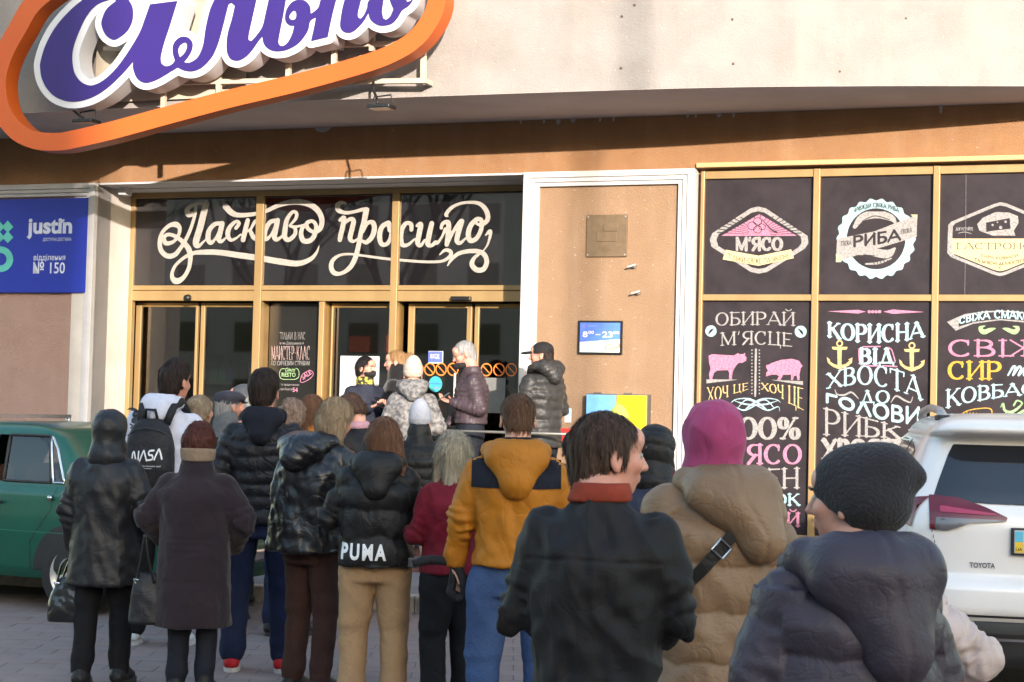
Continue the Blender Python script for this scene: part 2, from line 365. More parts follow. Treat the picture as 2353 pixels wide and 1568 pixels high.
def rawmesh(name, P, Q):
    me = bpy.data.meshes.new(name); n = len(Q); k = Q.shape[1]
    me.vertices.add(len(P)); me.vertices.foreach_set('co', np.asarray(P, np.float32).ravel())
    me.loops.add(n*k); me.loops.foreach_set('vertex_index', Q.ravel().astype(np.int32))
    me.polygons.add(n); me.polygons.foreach_set('loop_start', np.arange(0, n*k, k, dtype=np.int32)); me.polygons.foreach_set('loop_total', np.full(n, k, np.int32))
    me.update(calc_edges=True); return me
def normals(P, Q):
    nn = np.cross(P[Q[:, 2]]-P[Q[:, 0]], P[Q[:, 3]]-P[Q[:, 1]]); N_ = np.zeros_like(P)
    for i in range(4): np.add.at(N_, Q[:, i], nn)
    return N_/(np.linalg.norm(N_, axis=1, keepdims=True)+1e-12)
def relax(P, Q, it=2, f=.5):
    for _ in range(it):
        s_ = np.zeros_like(P); n = np.zeros(len(P))
        for i in range(4):
            np.add.at(s_, Q[:, i], P[Q[:, (i+1) % 4]]+P[Q[:, (i+3) % 4]]); np.add.at(n, Q[:, i], 2)
        P = P*(1-f)+f*s_/np.maximum(n, 1)[:, None]
    return P

def dice(bm, dx, dz):
    import bmesh
    for ax, st in ((0, dx), (2, dz)):
        c = [v.co[ax] for v in bm.verts]
        if not c: return
        k = math.ceil(min(c)/st)
        while k*st < max(c):
            p = Vector((0, 0, 0)); p[ax] = k*st; n = Vector((0, 0, 0)); n[ax] = 1
            bmesh.ops.bisect_plane(bm, geom=bm.verts[:]+bm.edges[:]+bm.faces[:], plane_co=p, plane_no=n); k += 1
    bmesh.ops.triangulate(bm, faces=bm.faces[:])
# ================================================================== materials of the place
CREAM = M('cream_plaster', (.245, .224, .206), .9, (.205, .184, .166), 2.2, bump=.5, bscale=55, lo=.3, hi=.62)
def speckle(m, k=.35):                        # small dark chips and rust runs in the render coat
    t = m.node_tree; b = t.nodes['Principled BSDF']; src = b.inputs['Base Color'].links[0].from_socket
    tc = N(t, 'ShaderNodeTexCoord'); v = N(t, 'ShaderNodeTexNoise'); v.inputs['Scale'].default_value = 26; v.inputs['Detail'].default_value = 2
    t.links.new(tc.outputs['Object'], v.inputs['Vector'])
    r = N(t, 'ShaderNodeValToRGB'); r.color_ramp.elements[0].position = .70; r.color_ramp.elements[1].position = .76
    r.color_ramp.elements[0].color = (0, 0, 0, 1); t.links.new(v.outputs[0], r.inputs[0])
    mp = N(t, 'ShaderNodeMapping'); mp.inputs['Scale'].default_value = (3.2, 3.2, .35); s2 = N(t, 'ShaderNodeTexNoise'); s2.inputs['Scale'].default_value = 1.6; s2.inputs['Detail'].default_value = 5
    t.links.new(tc.outputs['Object'], mp.inputs[0]); t.links.new(mp.outputs[0], s2.inputs['Vector'])
    r2 = N(t, 'ShaderNodeValToRGB'); r2.color_ramp.elements[0].position = .5; r2.color_ramp.elements[1].position = .75; r2.color_ramp.elements[0].color = (0, 0, 0, 1); r2.color_ramp.elements[1].color = (k, k, k, 1)
    t.links.new(s2.outputs[0], r2.inputs[0])
    mx = N(t, 'ShaderNodeMix', data_type='RGBA'); t.links.new(r2.outputs[0], mx.inputs[0]); t.links.new(src, mx.inputs[6]); mx.inputs[7].default_value = (.42, .33, .25, 1)
    m2 = N(t, 'ShaderNodeMix', data_type='RGBA'); t.links.new(r.outputs[0], m2.inputs[0]); t.links.new(mx.outputs[2], m2.inputs[6]); m2.inputs[7].default_value = (.33, .28, .22, 1)
    t.links.new(m2.outputs[2], b.inputs['Base Color']); return m
speckle(CREAM, .2)
SOFFIT = M('soffit_paint', (.56, .50, .48), .9, (.48, .42, .40), 1.5, bump=.2)
ORANGE = M('orange_render', (.275, .145, .066), .92, (.235, .118, .052), 3., bump=.9, bscale=90)
ORANGE2 = M('apricot_render', (.245, .155, .092), .92, (.22, .136, .078), 2.4, bump=.9, bscale=90)
ORANGE3 = M('brown_render', (.40, .255, .205), .92, (.365, .225, .18), 3.4, bump=.9, bscale=90)  # paler, pinker brown mix than the other two renders
[speckle(m_, .12) for m_ in (ORANGE, ORANGE2, ORANGE3)]
WHITE = M('white_trim', (.47, .455, .455), .75, (.41, .395, .39), 4, bump=.15)
REVEAL = M('reveal_plaster', (.56, .51, .46), .85, (.48, .43, .38), 3, bump=.2)
GOLD = M('gold_aluminium', (.36, .24, .105), .42, (.31, .20, .085), 5, metal=.35, stretch=(1, 1, .2))
GOLD2 = M('dark_gold_aluminium', (.36, .23, .08), .42, (.28, .17, .06), 5, metal=.55)
BOARD = M('chalkboard_film', (.034, .027, .031), .38, (.020, .016, .018), 5, bump=0, lo=.3, hi=.75, spec=.18)
DARK = M('black_rubber', (.012, .012, .013), .6)
BLACKM = M('black_metal', (.02, .02, .02), .4, metal=.4)
GREYM = M('galvanised_steel', (.45, .43, .40), .45, metal=.7)
def chalk(name, c, ghost=.45):
    m = M(name, c, .9, tuple(v*(1-ghost)+.03*ghost for v in c), 55, detail=3, lo=.36, hi=.58); return m
CHW = chalk('white_chalk', (.27, .255, .245), .4); CHP = chalk('pink_chalk', (.44, .17, .26)); CHB = chalk('pale_blue_chalk', (.30, .44, .47)); CHY = chalk('yellow_chalk', (.48, .35, .15))
CHO = chalk('amber_chalk', (.50, .27, .03)); CHG = chalk('green_chalk', (.26, .42, .19)); CHC = chalk('cream_chalk', (.52, .42, .22), .2); CHS = chalk('script_paint', (.32, .295, .26), .25)
def glass(name, tint=.35, rough=.02, refl=1.):
    m = bpy.data.materials.new(name); m.use_nodes = True; t = m.node_tree; t.nodes.remove(t.nodes['Principled BSDF'])
    tr = N(t, 'ShaderNodeBsdfTransparent'); tr.inputs[0].default_value = (tint, tint, tint*1.02, 1); gl = N(t, 'ShaderNodeBsdfGlossy'); gl.inputs['Roughness'].default_value = rough; gl.inputs['Color'].default_value = (.9*refl, .9*refl, .9*refl, 1)
    lw_ = N(t, 'ShaderNodeLayerWeight'); lw_.inputs[0].default_value = .5; pw = N(t, 'ShaderNodeMath', operation='POWER'); pw.inputs[1].default_value = 4.; fr = N(t, 'ShaderNodeMath', operation='MULTIPLY_ADD'); fr.inputs[1].default_value = .85; fr.inputs[2].default_value = .07
    t.links.new(lw_.outputs['Facing'], pw.inputs[0]); t.links.new(pw.outputs[0], fr.inputs[0]); mx = N(t, 'ShaderNodeMixShader')
    t.links.new(fr.outputs[0], mx.inputs[0]); t.links.new(tr.outputs[0], mx.inputs[1]); t.links.new(gl.outputs[0], mx.inputs[2]); t.links.new(mx.outputs[0], t.nodes['Material Output'].inputs[0]); return m
GLASS = glass('door_glass', .5)
# ================================================================== ground
ASPH = M('asphalt', (.085, .078, .076), .95, (.06, .055, .054), 3, bump=.5, bscale=120)
B('ground', ASPH, None, -90, 90, -90, 60, -.3, -.006)
tag(bpy.data.objects['ground'], kind='structure')
PAV = M('paving_concrete', (.20, .158, .148), .92, (.17, .135, .128), 3.2, bump=.5, bscale=150, randobj=.07)
PAVR = M('reddish_paving_concrete', (.215, .155, .142), .92, (.18, .132, .12), 3.2, bump=.5, bscale=150, randobj=.06)
pv = empty('paving'); tag(pv, kind='structure')
pm = MB().box(-.1495, .1495, -.0985, .0985, -.05, 0).build('paving_block', PAV, pv); pme = pm.data; pmr = pme.copy(); pmr.materials.clear(); pmr.materials.append(PAVR)
bpy.data.objects.remove(pm)
near, far = [], []
for j in range(58):
    Yp = 2.6+j*.2
    for i in range(40):
        X = -6+i*.303+(j % 2)*.15
        q = np.array([X, Yp, 0])-CAM; u = 1176+FPX*(q @ R_)/(q @ F_); v = 784-FPX*(q @ U_)/(q @ F_)
        Lp = np.array([X, Yp-17.5, 0]); s_, y_ = Lp @ EX, Lp @ EY
        if y_ > -4.02 and s_ < 2.7: continue
        red = fbm(np.array([[X*.8, Yp*1.1, 3.3]]), 2)[0]+random.uniform(-.25, .25) > .25
        zz = random.uniform(-.0012, .0012)
        vis = -40 < u < 1330 and v < 1590
        (near if vis else far).append((X, Yp, zz, red))
random.shuffle(near); far += near[300:]; near = near[:300]
for X, Yp, zz, red in near:
    o = bpy.data.objects.new('paving_block', pmr if red else pme); COL.objects.link(o); o.parent = pv; o.location = (X, Yp, zz)
mb = MB(); mr = MB()
for X, Yp, zz, red in far: (mr if red else mb).box(X-.1495, X+.1495, Yp-.0985, Yp+.0985, -.05, zz)
tag(mb.build('paving_blocks', PAV, pv), kind='stuff'); tag(mr.build('reddish_paving_blocks', PAVR, pv), kind='stuff')
# raised footway, its kerb stones and the entrance steps
fw = empty('footway', mw=WALLM); tag(fw, kind='structure')
SLAB = M('footway_slab', (.19, .175, .17), .92, (.14, .13, .13), 2.5, bump=.4, bscale=120)
KERB = M('kerb_stone', (.42, .38, .33), .9, (.24, .21, .19), 7, bump=.6, bscale=60)
RISER = M('red_brick_tile', (.20, .085, .065), .85, (.14, .06, .05), 6, bump=.3, randobj=.15)
for i in range(12): B('kerb', KERB, fw, -9.3+i, -8.306+i, -3.98, -3.82, -.05, .125, bevel=.012)
for i in range(12):
    for j in range(3): B('slab', SLAB, fw, -9.3+i, -8.305+i, -3.81+j*.8, -3.016+j*.8, -.05, .115, bevel=.005)
st = empty('entrance_steps', 'three brick faced steps with a grey landing in front of the glass doors', 'steps', mw=WALLM)
for k, (yf, zt) in enumerate(((-2.1, .23), (-1.8, .34), (-1.5, .45))):
    B('tread', SLAB, st, -5.4, 1.9, yf-.02, (yf+.28 if k < 2 else .66), zt-.03, zt, bevel=.006)
    for i in range(27): B('riser_tile', RISER, st, -5.4+i*.27, -5.4+i*.27+.262, yf, yf+.05, zt-.14, zt-.032)
    B('step_core', SLAB, st, -5.39, 1.89, yf+.052, .65, .0, zt-.031)
# ================================================================== shop building
BL = empty('shop_building', 'cream and orange supermarket building with gold framed glass entrance and chalkboard windows', 'building', mw=WALLM)
ZH, ZS = 3.97, 4.50
fr = [(-9, -1.25), (-6.5, -1.40), (-4.8, -1.46), (-3.4, -1.5), (-1.65, -1.5), (-.39, -1.47), (2.04, -1.36), (3.51, -1.15), (4.97, -.83), (6.5, -.45), (9, .0)]
fr = [tuple(p) for p in cat(fr, 5)]
mb = MB(); P0 = [(x, y, ZS+.004) for x, y in fr]; n_ = len(fr)
rows = [[(x, y, z) for x, y in fr] for z in (ZS+.004, 5.4, 6.3, 8.5)]; mb.grid(rows[::-1])
mb.build('upper_wall', CREAM, BL, smooth=True)
mb = MB(); out = [(x, y+.003, 0) for x, y in fr]+[(9, .6, 0), (-9, .6, 0)]; k = len(out)
mb.add([(x, y, ZS) for x, y, _ in out]+[(x, y, ZS+.0035) for x, y, _ in out], [tuple(range(k))[::-1], tuple(range(k, 2*k))]+[(i, (i+1) % k, (i+1) % k+k, i+k) for i in range(k)])
mb.build('soffit', SOFFIT, BL)
B('roof_mass', CREAM, BL, -9, 9, .6, 5, 4.6, 8.5)
for x_, y_ in ((1683, 45), (1427, 157), (1429, 38), (1458, 12), (1685, 147), (1930, 165), (2082, 43)):
    a_, z_ = L(x_, y_, -1.38); yy_ = float(np.interp(a_, [p[0] for p in fr], [p[1] for p in fr])); a_, z_ = L(x_, y_, yy_); MB().tube([(a_, yy_+.02, z_), (a_, yy_-.012, z_)], [.016, .010], 7).build('wall_anchor', M('rusted_anchor', (.10, .06, .04), .8) if 'rusted_anchor' not in bpy.data.materials else bpy.data.materials['rusted_anchor'], BL)
DRIP = M('paint_drip', (.45, .41, .39), .85)
for x_, y_, w_, h_ in ((1197, 281, 3, 5), (1250, 281, 3, 4), (1283, 280, 6, 7), (1317, 278, 8, 4), (1379, 276, 3, 5), (1410, 275, 3, 5), (1580, 269, 4, 3), (1599, 268, 3, 4), (1652, 266, 6, 5), (1686, 265, 3, 6), (742, 297, 20, 7), (2162, 255, 4, 7)):
    (a_, z1_), (b_, z0_) = L(x_-w_, y_-4, -.003), L(x_+w_, y_+h_, -.003); MB().prism([(a_, ZS-.003), (a_+(b_-a_)*.2, z0_+.012), (a_+(b_-a_)*.5, z0_), (a_+(b_-a_)*.75, z0_+.015), (b_, ZS-.003)], -.004, .002).build('paint_drip', DRIP, BL)
B('header_wall', ORANGE, BL, -9, 9, 0, .35, ZH, ZS-.002)
SL, SR = -4.92, .097
# pilasters
B('left_pilaster', ORANGE3, BL, -9, SL-.012, .03, .35, -.05, ZH-.002)
B('reveal_wall', REVEAL, BL, SL-.3, SL, .012, .80, -.05, ZH-.002)
B('recess_ceiling', WHITE, BL, SL-.2, SR+.2, .36, .9, ZH-.03, ZH+.3)
B('header_lip', WHITE, BL, SL, SR, -.004, .355, ZH-.022, ZH-.0015)
B('right_pilaster', ORANGE2, BL, SR+.012, 1.86, .03, .72, -.05, ZH-.002)
def trim(parts, x0, x1, z0, z1, ws=(0, 1)):   # stepped moulding: three strips, the outer proudest
    for x, y_, dx, dz, dep in parts: pass
def vtrim(x0, x1, zt, outer):           # vertical moulding, outer = -1 / +1 side that stands out most
    w3 = (x1-x0)
    for a, b, d in ((0, .42, -.055), (.42, .72, -.035), (.72, 1, -.015)):
        if outer > 0: a, b = 1-b, 1-a
        inset = (.72+.28-(b if outer < 0 else 1-a))*0
        B('trim', WHITE, BL, x0+a*w3, x0+b*w3, d, .06 if d > -.05 else .28, -.05, zt-(a if outer < 0 else 1-b)*w3*.8, bevel=.006)
def htrim(x0, x1, z0, z1, l=1, r=1):
    h = z1-z0; w_ = h
    for a, b, d in ((.58, 1, -.055), (.28, .58, -.035), (0, .28, -.015)):
        B('trim', WHITE, BL, x0+(1-b)*w_*l, x1-(1-b)*w_*r, d+.001, .06, z0+a*h, z0+b*h-.0005, bevel=.006)
vtrim(SL-.13, SL, ZH-.003, 1); htrim(-9, SL-.001, ZH-.143, ZH-.003, 0, 0.9)
vtrim(SR, SR+.155, ZH-.003, -1); vtrim(1.69, 1.862, ZH-.003, 1); htrim(SR+.001, 1.861, ZH-.148, ZH-.003)
# ---- entrance glazing
D = .68
def G(name, x0, x1, z0, z1, y0=D, dep=.07, m=None, parent=None, bev=.004, label=None): return B(name, m or GOLD, parent or BL, x0, x1, y0, y0+dep, z0, z1, bevel=bev, label=label)
sx = lambda x, y=550, d=D: L(x, y, d)[0]
m1, m2 = (sx(583, 700), sx(600, 700)), (sx(896, 700), sx(912, 700))
fl = empty_part = None
G('frame_post', SL+.002, SL+.055, .45, 3.90); G('frame_post', *m1, .45, 3.90, dep=.09, y0=D-.012); G('frame_post', *m2, .45, 3.90, dep=.09, y0=D-.012); G('frame_post', SR-.05, SR-.002, .45, 3.9)
G('top_rail', SL, SR, 3.885, 3.965, D-.005); G('top_rail_lip', SL, SR, 3.875, 3.884, D-.03, .03)
ZM1, ZM0 = L(700, 656, D)[1], L(700, 692, D)[1]
zmid = L(700, 668, D)[1]
edges = [SL+.056, m1[0]-.001, m1[1]+.001, m2[0]-.001, m2[1]+.001, SR-.051]
for i in range(3):
    a, b = edges[2*i], edges[2*i+1]
    G('transom', a, b, zmid+.004, ZM1); G('door_header', a, b, ZM0, zmid-.004, D-.002); G('header_groove', a, b, zmid-.004, zmid+.004, D+.02, .04, GOLD2)
    o = B('chalkboard_panel', BOARD, BL, a, b, D+.03, D+.04, ZM1, 3.884, label='dark chalkboard panel with a stretch of white script above the doors')
    o = B('glass_pane', glass('pane%d' % i, .75), BL, a, b, D+.02, D+.022, ZM1, 3.884)
# sliding leaves sit back from the frame
DB = D+.19
def jamb(xa, xb, m=GOLD2): G('inner_jamb', xa, xb, .45, ZM0-.001, D+.071, DB-D-.06, m)
door_rows = []
def leaf(x0, x1, st0, st1, label=None, y0=DB, tint=.5):
    o = B('door_leaf', GLASS, BL, x0, x1, y0+.018, y0+.026, .50, ZM0-.06, label=label)
    for a, b in ((x0-st0, x0), (x1, x1+st1)): B('stile', GOLD, o, a, b, y0, y0+.045, .46, ZM0-.012, bevel=.004)
    B('top_stile', GOLD2, o, x0, x1, y0, y0+.045, ZM0-.06, ZM0-.012, bevel=.003); B('bottom_stile', GOLD, o, x0, x1, y0, y0+.045, .46, .5, bevel=.003)
    return o
X_ = lambda x, d=DB, y=800: L(x, y, d)[0]
l1 = leaf(X_(322), X_(447), .07, .03, 'left sliding glass leaf beside the white reveal')
l2 = leaf(X_(468), X_(581), .05, .02)
jamb(m1[1]-.06, m1[1]-.002)
l3 = B('glass_panel', M('smoked_panel', (.014, .013, .012), .25, (.010, .010, .009), 3), BL, X_(616), X_(733), DB+.018, DB+.026, .5, ZM0-.012, label='dark glass panel with a hand chalked cooking class notice')
a_ = X_(733, D+.05); G('middle_post', a_, a_+.062, .45, ZM0-.001, D+.02, .05); G('inner_jamb', a_+.002, a_+.05, .45, ZM0-.001, D+.071, DB-D-.02, GOLD2)
l4 = leaf(X_(763), X_(893), .02, .03, 'sliding glass leaf with a paper notice taped inside')
jamb(m2[1]-.05, m2[1]-.002)
l5 = leaf(X_(950), X_(1071), .07, .055, 'sliding entry leaf with blue sign and green round sticker')
l6 = leaf(X_(1099), SR-.02, .05, .02)
B('door_sensor', BLACKM, BL, sx(1040, 690), sx(1085, 690), D-.07, D-.003, ZM0+.005, ZM0+.05, bevel=.008)
o = MB().tube([(sx(433, 686), D-.05, ZM0+.028), (sx(433, 686), D-.003, ZM0+.03)], [.035, .042], 14).build('door_sensor', BLACKM, BL, smooth=True)
# inside the shop
INT = M('shop_interior', (.16, .12, .09), .8, (.09, .07, .052), 1.5); SHELF = M('shop_shelf', (.12, .10, .085), .6)
B('interior_wall', INT, BL, -8, 4, 5.2, 5.3, .0, 4.4); B('interior_wall', INT, BL, -8, -7.9, DB+.2, 5.2, 0, 4.4); B('interior_wall', INT, BL, 4, 4.1, 1, 5.2, 0, 4.4)
B('interior_floor', INT, BL, -8, 4, .66, 5.2, .3, .449); B('interior_ceiling', INT, BL, -8, 4, .95, 5.2, 4.3, 4.4)
REDP = M('red_banner', (.36, .045, .02), .7)
mcol = [M('product%d' % i, c, .5) for i, c in enumerate(((.25, .05, .03), (.30, .20, .05), (.05, .12, .06), (.25, .22, .2), (.03, .05, .15)))]
for i, (x0, x1, z0, z1, y0) in enumerate(((-4.0, -3.35, 2.15, 2.7, 2.2), (-2.75, -2.2, 2.2, 2.75, 2.0), (-3.15, -2.95, 2.1, 2.5, 3.2))):
    t = B('hanging_banner', REDP, None, 0, x1-x0, 0, .02, -(z1-z0), 0); t.matrix_world = WALLM @ Matrix.Translation((x0, y0, z1)); tag(t, ['wide red banner hanging inside behind the left doors', 'red banner hanging inside behind the notice panel', 'small red banner deep inside the shop'][i], 'banner', 'red banners inside the shop')
for k, xs in enumerate((-5.6, -3.6, -1.6)):
    sh = empty('product_shelf', ['shelf rack seen through the leftmost doors', 'shelf rack seen through the middle doors', 'shelf rack seen through the right doors'][k], 'shelf', mw=WALLM @ Matrix.Translation((xs, 3.6, .45)), group='shelf racks inside the shop')
    for lv in range(4): B('shelf_board', SHELF, sh, 0, 1.7, 0, .45, .1+lv*.42, .13+lv*.42)
    for a in (0, 1.66): B('upright', SHELF, sh, a, a+.04, 0, .45, 0, 1.75)
    for lv in range(4):
        mbs = [MB() for _ in mcol]
        x = .06
        while x < 1.6:
            w_ = random.uniform(.06, .14); mbs[random.randrange(5)].box(x, x+w_*.9, .05, .3, .131+lv*.42, .131+lv*.42+random.uniform(.15, .3)); x += w_
        for q, m_ in zip(mbs, mcol):
            if q.v: tag(q.build('products', m_, sh), kind='stuff')
# ---- right shop window
W0 = .05
wx = [(sx(1606, 700, W0), sx(1614, 700, W0)), (sx(1865, 700, W0), sx(1880, 700, W0)), (sx(2141, 700, W0), sx(2156, 700, W0))]; wx.append((wx[2][0]+1.11, wx[2][1]+1.11)); wx.append((7.6, 7.66))
B('window_surround', ORANGE2, BL, 1.863, 9, .12, .4, -.05, ZH-.002); B('window_ledge', M('ledge_paint', (.52, .36, .16), .8, (.44, .30, .14), 9), BL, 1.868, 9, -.035, .02, ZH+.002, ZH+.05, bevel=.01)
for i, (a, b) in enumerate(wx): G('mullion', a, b, .40, 3.945, W0-.02, .09)
B('window_sill', M('sill_stone', (.42, .33, .24), .8), BL, 1.87, 7.7, -.03, .115, .35, .40, bevel=.006)
B('window_plinth', SLAB, BL, 1.866, 9, .0, .118, -.05, .349)
for i in range(4):
    a, b = wx[i][1]+.0005, wx[i+1][0]-.0005
    G('rail', a, b, 3.87, 3.944, W0-.005); G('rail', a, b, 2.685, 2.745, W0-.01); G('rail', a, b, .402, .46, W0-.01)
LB_up = ['chalkboard window with the diamond shaped meat badge', 'chalkboard window with the round fish badge', 'chalkboard window with the hexagon delicatessen badge', 'plain upper chalkboard window']
LB_dn = ['tall chalkboard window lettered about meat with a cow and a pig', 'tall chalkboard window lettered about fish with two anchors', 'tall chalkboard window lettered about cheese and sausage', 'plain lower chalkboard window']
CB = []
for i in range(4):
    a, b = wx[i][1], wx[i+1][0]
    u = B('chalkboard_panel', BOARD, BL, a, b, W0+.03, W0+.045, 2.745, 3.87, label=LB_up[i]); d = B('chalkboard_panel', BOARD, BL, a, b, W0+.03, W0+.045, .46, 2.685, label=LB_dn[i]); CB.append((u, d))
# ================================================================== lettering
def onto(F, lev, d, y, name, mat, parent):    # field drawn in picture rows -> mesh on the wall plane of depth d
    lp = F.loops(lev)
    if not lp: return None
    P = [np.array([L(px, py, d) for px, py in q]) for q in lp]
    me = stand(fill(P), y); return link(name, me, mat, parent)
def T3(k, ox, oy):                             # zoomed trace coordinates -> picture
    return lambda pts: [(p[0]*k+ox, p[1]*k+oy, *[w_*k for w_ in p[2:]]) for p in pts]
# white script over the doors
sc = T3(.18049, 343.0, 432.9); sc2 = T3(.18049, 735., 432.9)
F = F2(355, 1145, 450, 660, .9)
A1 = [[(560, 330, 60), (505, 335, 70), (490, 280, 60), (540, 230, 45), (640, 200, 35), (750, 195, 40)], [(600, 215, 40), (590, 330, 40), (540, 500, 42), (480, 640, 45), (400, 770, 50), (330, 850, 60), (240, 865, 65), (160, 800, 60), (140, 690, 55), (170, 570, 45), (260, 480, 50), (350, 465, 70), (395, 520, 50), (370, 620, 40), (300, 690, 45), (215, 700, 60), (195, 630, 50), (250, 590, 45), (350, 620, 50), (450, 700, 60), (510, 780, 70), (530, 880, 60), (510, 1020, 50), (440, 1140, 55), (350, 1185, 80), (295, 1120, 50), (330, 1000, 40), (430, 900, 40), (560, 830, 50), (720, 815, 65), (900, 820, 70), (1150, 855, 75), (1400, 890, 75), (1700, 940, 78), (1900, 960, 70), (2050, 910, 55), (2130, 830, 35), (2170, 730, 10)],
 [(735, 195, 75), (700, 320, 80), (655, 500, 82), (600, 690, 80), (630, 740, 50), (700, 680, 25), (745, 640, 20)], [(930, 450, 50), (840, 460, 55), (770, 540, 60), (755, 640, 65), (790, 700, 50), (850, 640, 30), (900, 540, 30)], [(935, 450, 62), (910, 560, 66), (890, 650, 62), (925, 680, 45), (985, 630, 22)],
 [(1110, 510, 45), (1150, 450, 45), (1110, 425, 40), (1030, 500, 55), (1005, 590, 62), (1040, 660, 45), (1110, 640, 30), (1170, 590, 22)], [(1260, 410, 55), (1230, 530, 62), (1200, 660, 60)], [(1215, 560, 25), (1290, 530, 30), (1350, 430, 45), (1400, 410, 50)], [(1290, 540, 45), (1330, 620, 60), (1380, 660, 55)],
 [(980, 235, 80), (1050, 310, 75), (1150, 345, 60), (1350, 330, 50), (1500, 290, 50), (1650, 220, 55), (1800, 180, 70), (1950, 180, 75), (2080, 225, 75), (2170, 310, 70), (2205, 420, 65), (2180, 520, 60), (2110, 560, 45), (2030, 520, 50), (2010, 450, 50), (2080, 420, 45), (2130, 480, 50), (2110, 600, 60), (2050, 670, 62), (1970, 670, 65), (1940, 600, 60), (1950, 520, 50), (2000, 460, 35)],
 [(1640, 415, 55), (1550, 430, 55), (1490, 520, 60), (1470, 610, 65), (1500, 650, 50), (1560, 590, 30), (1610, 480, 30)], [(1640, 410, 60), (1615, 530, 66), (1600, 630, 62), (1640, 655, 45), (1720, 590, 25)],
 [(1790, 480, 25), (1870, 390, 40), (1880, 320, 45), (1830, 305, 40), (1760, 400, 55), (1735, 530, 65), (1730, 620, 65), (1780, 660, 55), (1860, 590, 50), (1860, 510, 45), (1800, 485, 30), (1880, 490, 30), (1980, 470, 30)]]
A2 = [[(340, 200, 25), (300, 185, 40), (235, 210, 60), (240, 280, 60), (330, 315, 45), (450, 300, 40), (560, 270, 45), (625, 265, 20)], [(595, 280, 75), (570, 420, 66), (530, 560, 60), (500, 720, 60), (460, 880, 62), (390, 1010, 60), (280, 1085, 45), (190, 1080, 60), (150, 1010, 60), (170, 920, 50), (260, 855, 35), (380, 840, 30), (520, 855, 30), (700, 880, 32), (900, 905, 34), (1200, 930, 34), (1400, 940, 34), (1560, 930, 36), (1660, 870, 45), (1670, 810, 50), (1600, 790, 40), (1530, 850, 15)],
 [(260, 410, 40), (310, 380, 60), (300, 480, 62), (270, 600, 62), (260, 660, 55)], [(320, 450, 30), (390, 395, 50), (435, 420, 60), (410, 540, 62), (390, 640, 60), (430, 680, 40), (500, 640, 25)], [(560, 560, 25), (610, 450, 45), (680, 440, 60), (700, 520, 65), (670, 620, 62), (600, 690, 55), (540, 670, 35)],
 [(880, 440, 55), (800, 490, 60), (765, 600, 65), (790, 710, 60), (860, 710, 50), (910, 620, 50), (910, 500, 50), (880, 440, 50), (890, 540, 45)], [(1170, 530, 50), (1165, 460, 55), (1100, 450, 50), (1045, 540, 62), (1035, 650, 66), (1060, 725, 55), (1130, 720, 40), (1210, 650, 25)],
 [(1240, 480, 35), (1290, 460, 60), (1270, 580, 66), (1250, 700, 62), (1290, 730, 45), (1340, 660, 25)], [(1430, 450, 60), (1400, 580, 66), (1380, 710, 64), (1430, 730, 45), (1480, 690, 50), (1500, 700, 40), (1560, 620, 30), (1600, 520, 40)],
 [(1550, 510, 40), (1570, 450, 45), (1640, 440, 60), (1640, 580, 66), (1620, 720, 55)], [(1640, 700, 30), (1700, 560, 40), (1790, 430, 50), (1820, 420, 45)], [(1815, 420, 60), (1770, 560, 66), (1750, 670, 62), (1790, 700, 45), (1860, 640, 25)],
 [(2000, 400, 60), (1930, 470, 62), (1895, 580, 66), (1920, 670, 62), (2000, 640, 55), (2060, 520, 55), (2060, 410, 55), (2000, 395, 50), (1990, 440, 35), (2050, 470, 40), (2110, 440, 55), (2145, 380, 60), (2120, 280, 62), (2040, 200, 50), (1920, 180, 40), (1780, 200, 35), (1670, 260, 45), (1610, 340, 45), (1640, 360, 15)],
 [(1630, 990, 15), (1680, 910, 40), (1780, 830, 50), (1950, 800, 55), (2080, 830, 62), (2130, 930, 60), (2090, 1030, 62), (2000, 1040, 66), (1940, 970, 62), (1970, 890, 45), (2020, 850, 35)], [(2085, 800, 15), (2140, 720, 25), (2175, 600, 40), (2170, 550, 50), (2115, 600, 20)]]
for tr, q in ((sc, A1), (sc2, A2)):
    for s_ in q: F.stroke(cat(tr(s_), 6))
yS = D+.0185
for i in range(3):
    a, b = edges[2*i], edges[2*i+1]
    lp = [np.array([L(px, py, D+.03) for px, py in q]) for q in F.loops()]
    FF = F2(a+.003, b-.003, 2.9, 3.88, .006)
    # clip the script to this pane so that the posts stand free
    xs_, ys_ = np.meshgrid(FF.x, FF.y, indexing='ij')
    d0 = FF.f*0+1e3
    k0, k1 = L(355, 550, D+.03), L(1145, 550, D+.03)
    # resample the traced field
    px = np.zeros_like(xs_); py = np.zeros_like(ys_)
    for ii in range(xs_.shape[0]):
        for jj in (0, xs_.shape[1]-1):
            P = O_+EX*xs_[ii, jj]+EY*(D+.03)+np.array([0, 0, ys_[ii, jj]])-CAM
            px[ii, jj] = 1176.5+FPX*(P @ R_)/(P @ F_); py[ii, jj] = 784-FPX*(P @ U_)/(P @ F_)
        t_ = np.linspace(0, 1, xs_.shape[1]); px[ii] = px[ii, 0]+(px[ii, -1]-px[ii, 0])*t_; py[ii] = py[ii, 0]+(py[ii, -1]-py[ii, 0])*t_
    gi = np.clip((px-F.x[0])/F.h, 0, len(F.x)-1.001); gj = np.clip((py-F.y[0])/F.h, 0, len(F.y)-1.001); i0 = gi.astype(int); j0 = gj.astype(int); u = gi-i0; v = gj-j0
    G4 = np.minimum(F.f, 20); FF.f = (G4[i0, j0]*(1-u)*(1-v)+G4[i0+1, j0]*u*(1-v)+G4[i0, j0+1]*(1-u)*v+G4[i0+1, j0+1]*u*v)
    FF.f[0] = FF.f[-1] = 5
    link('script_lettering', stand(fill(FF.loops()), D+.0185), CHS, [o for o in BL.children if o.name.startswith('chalkboard_panel')][i])
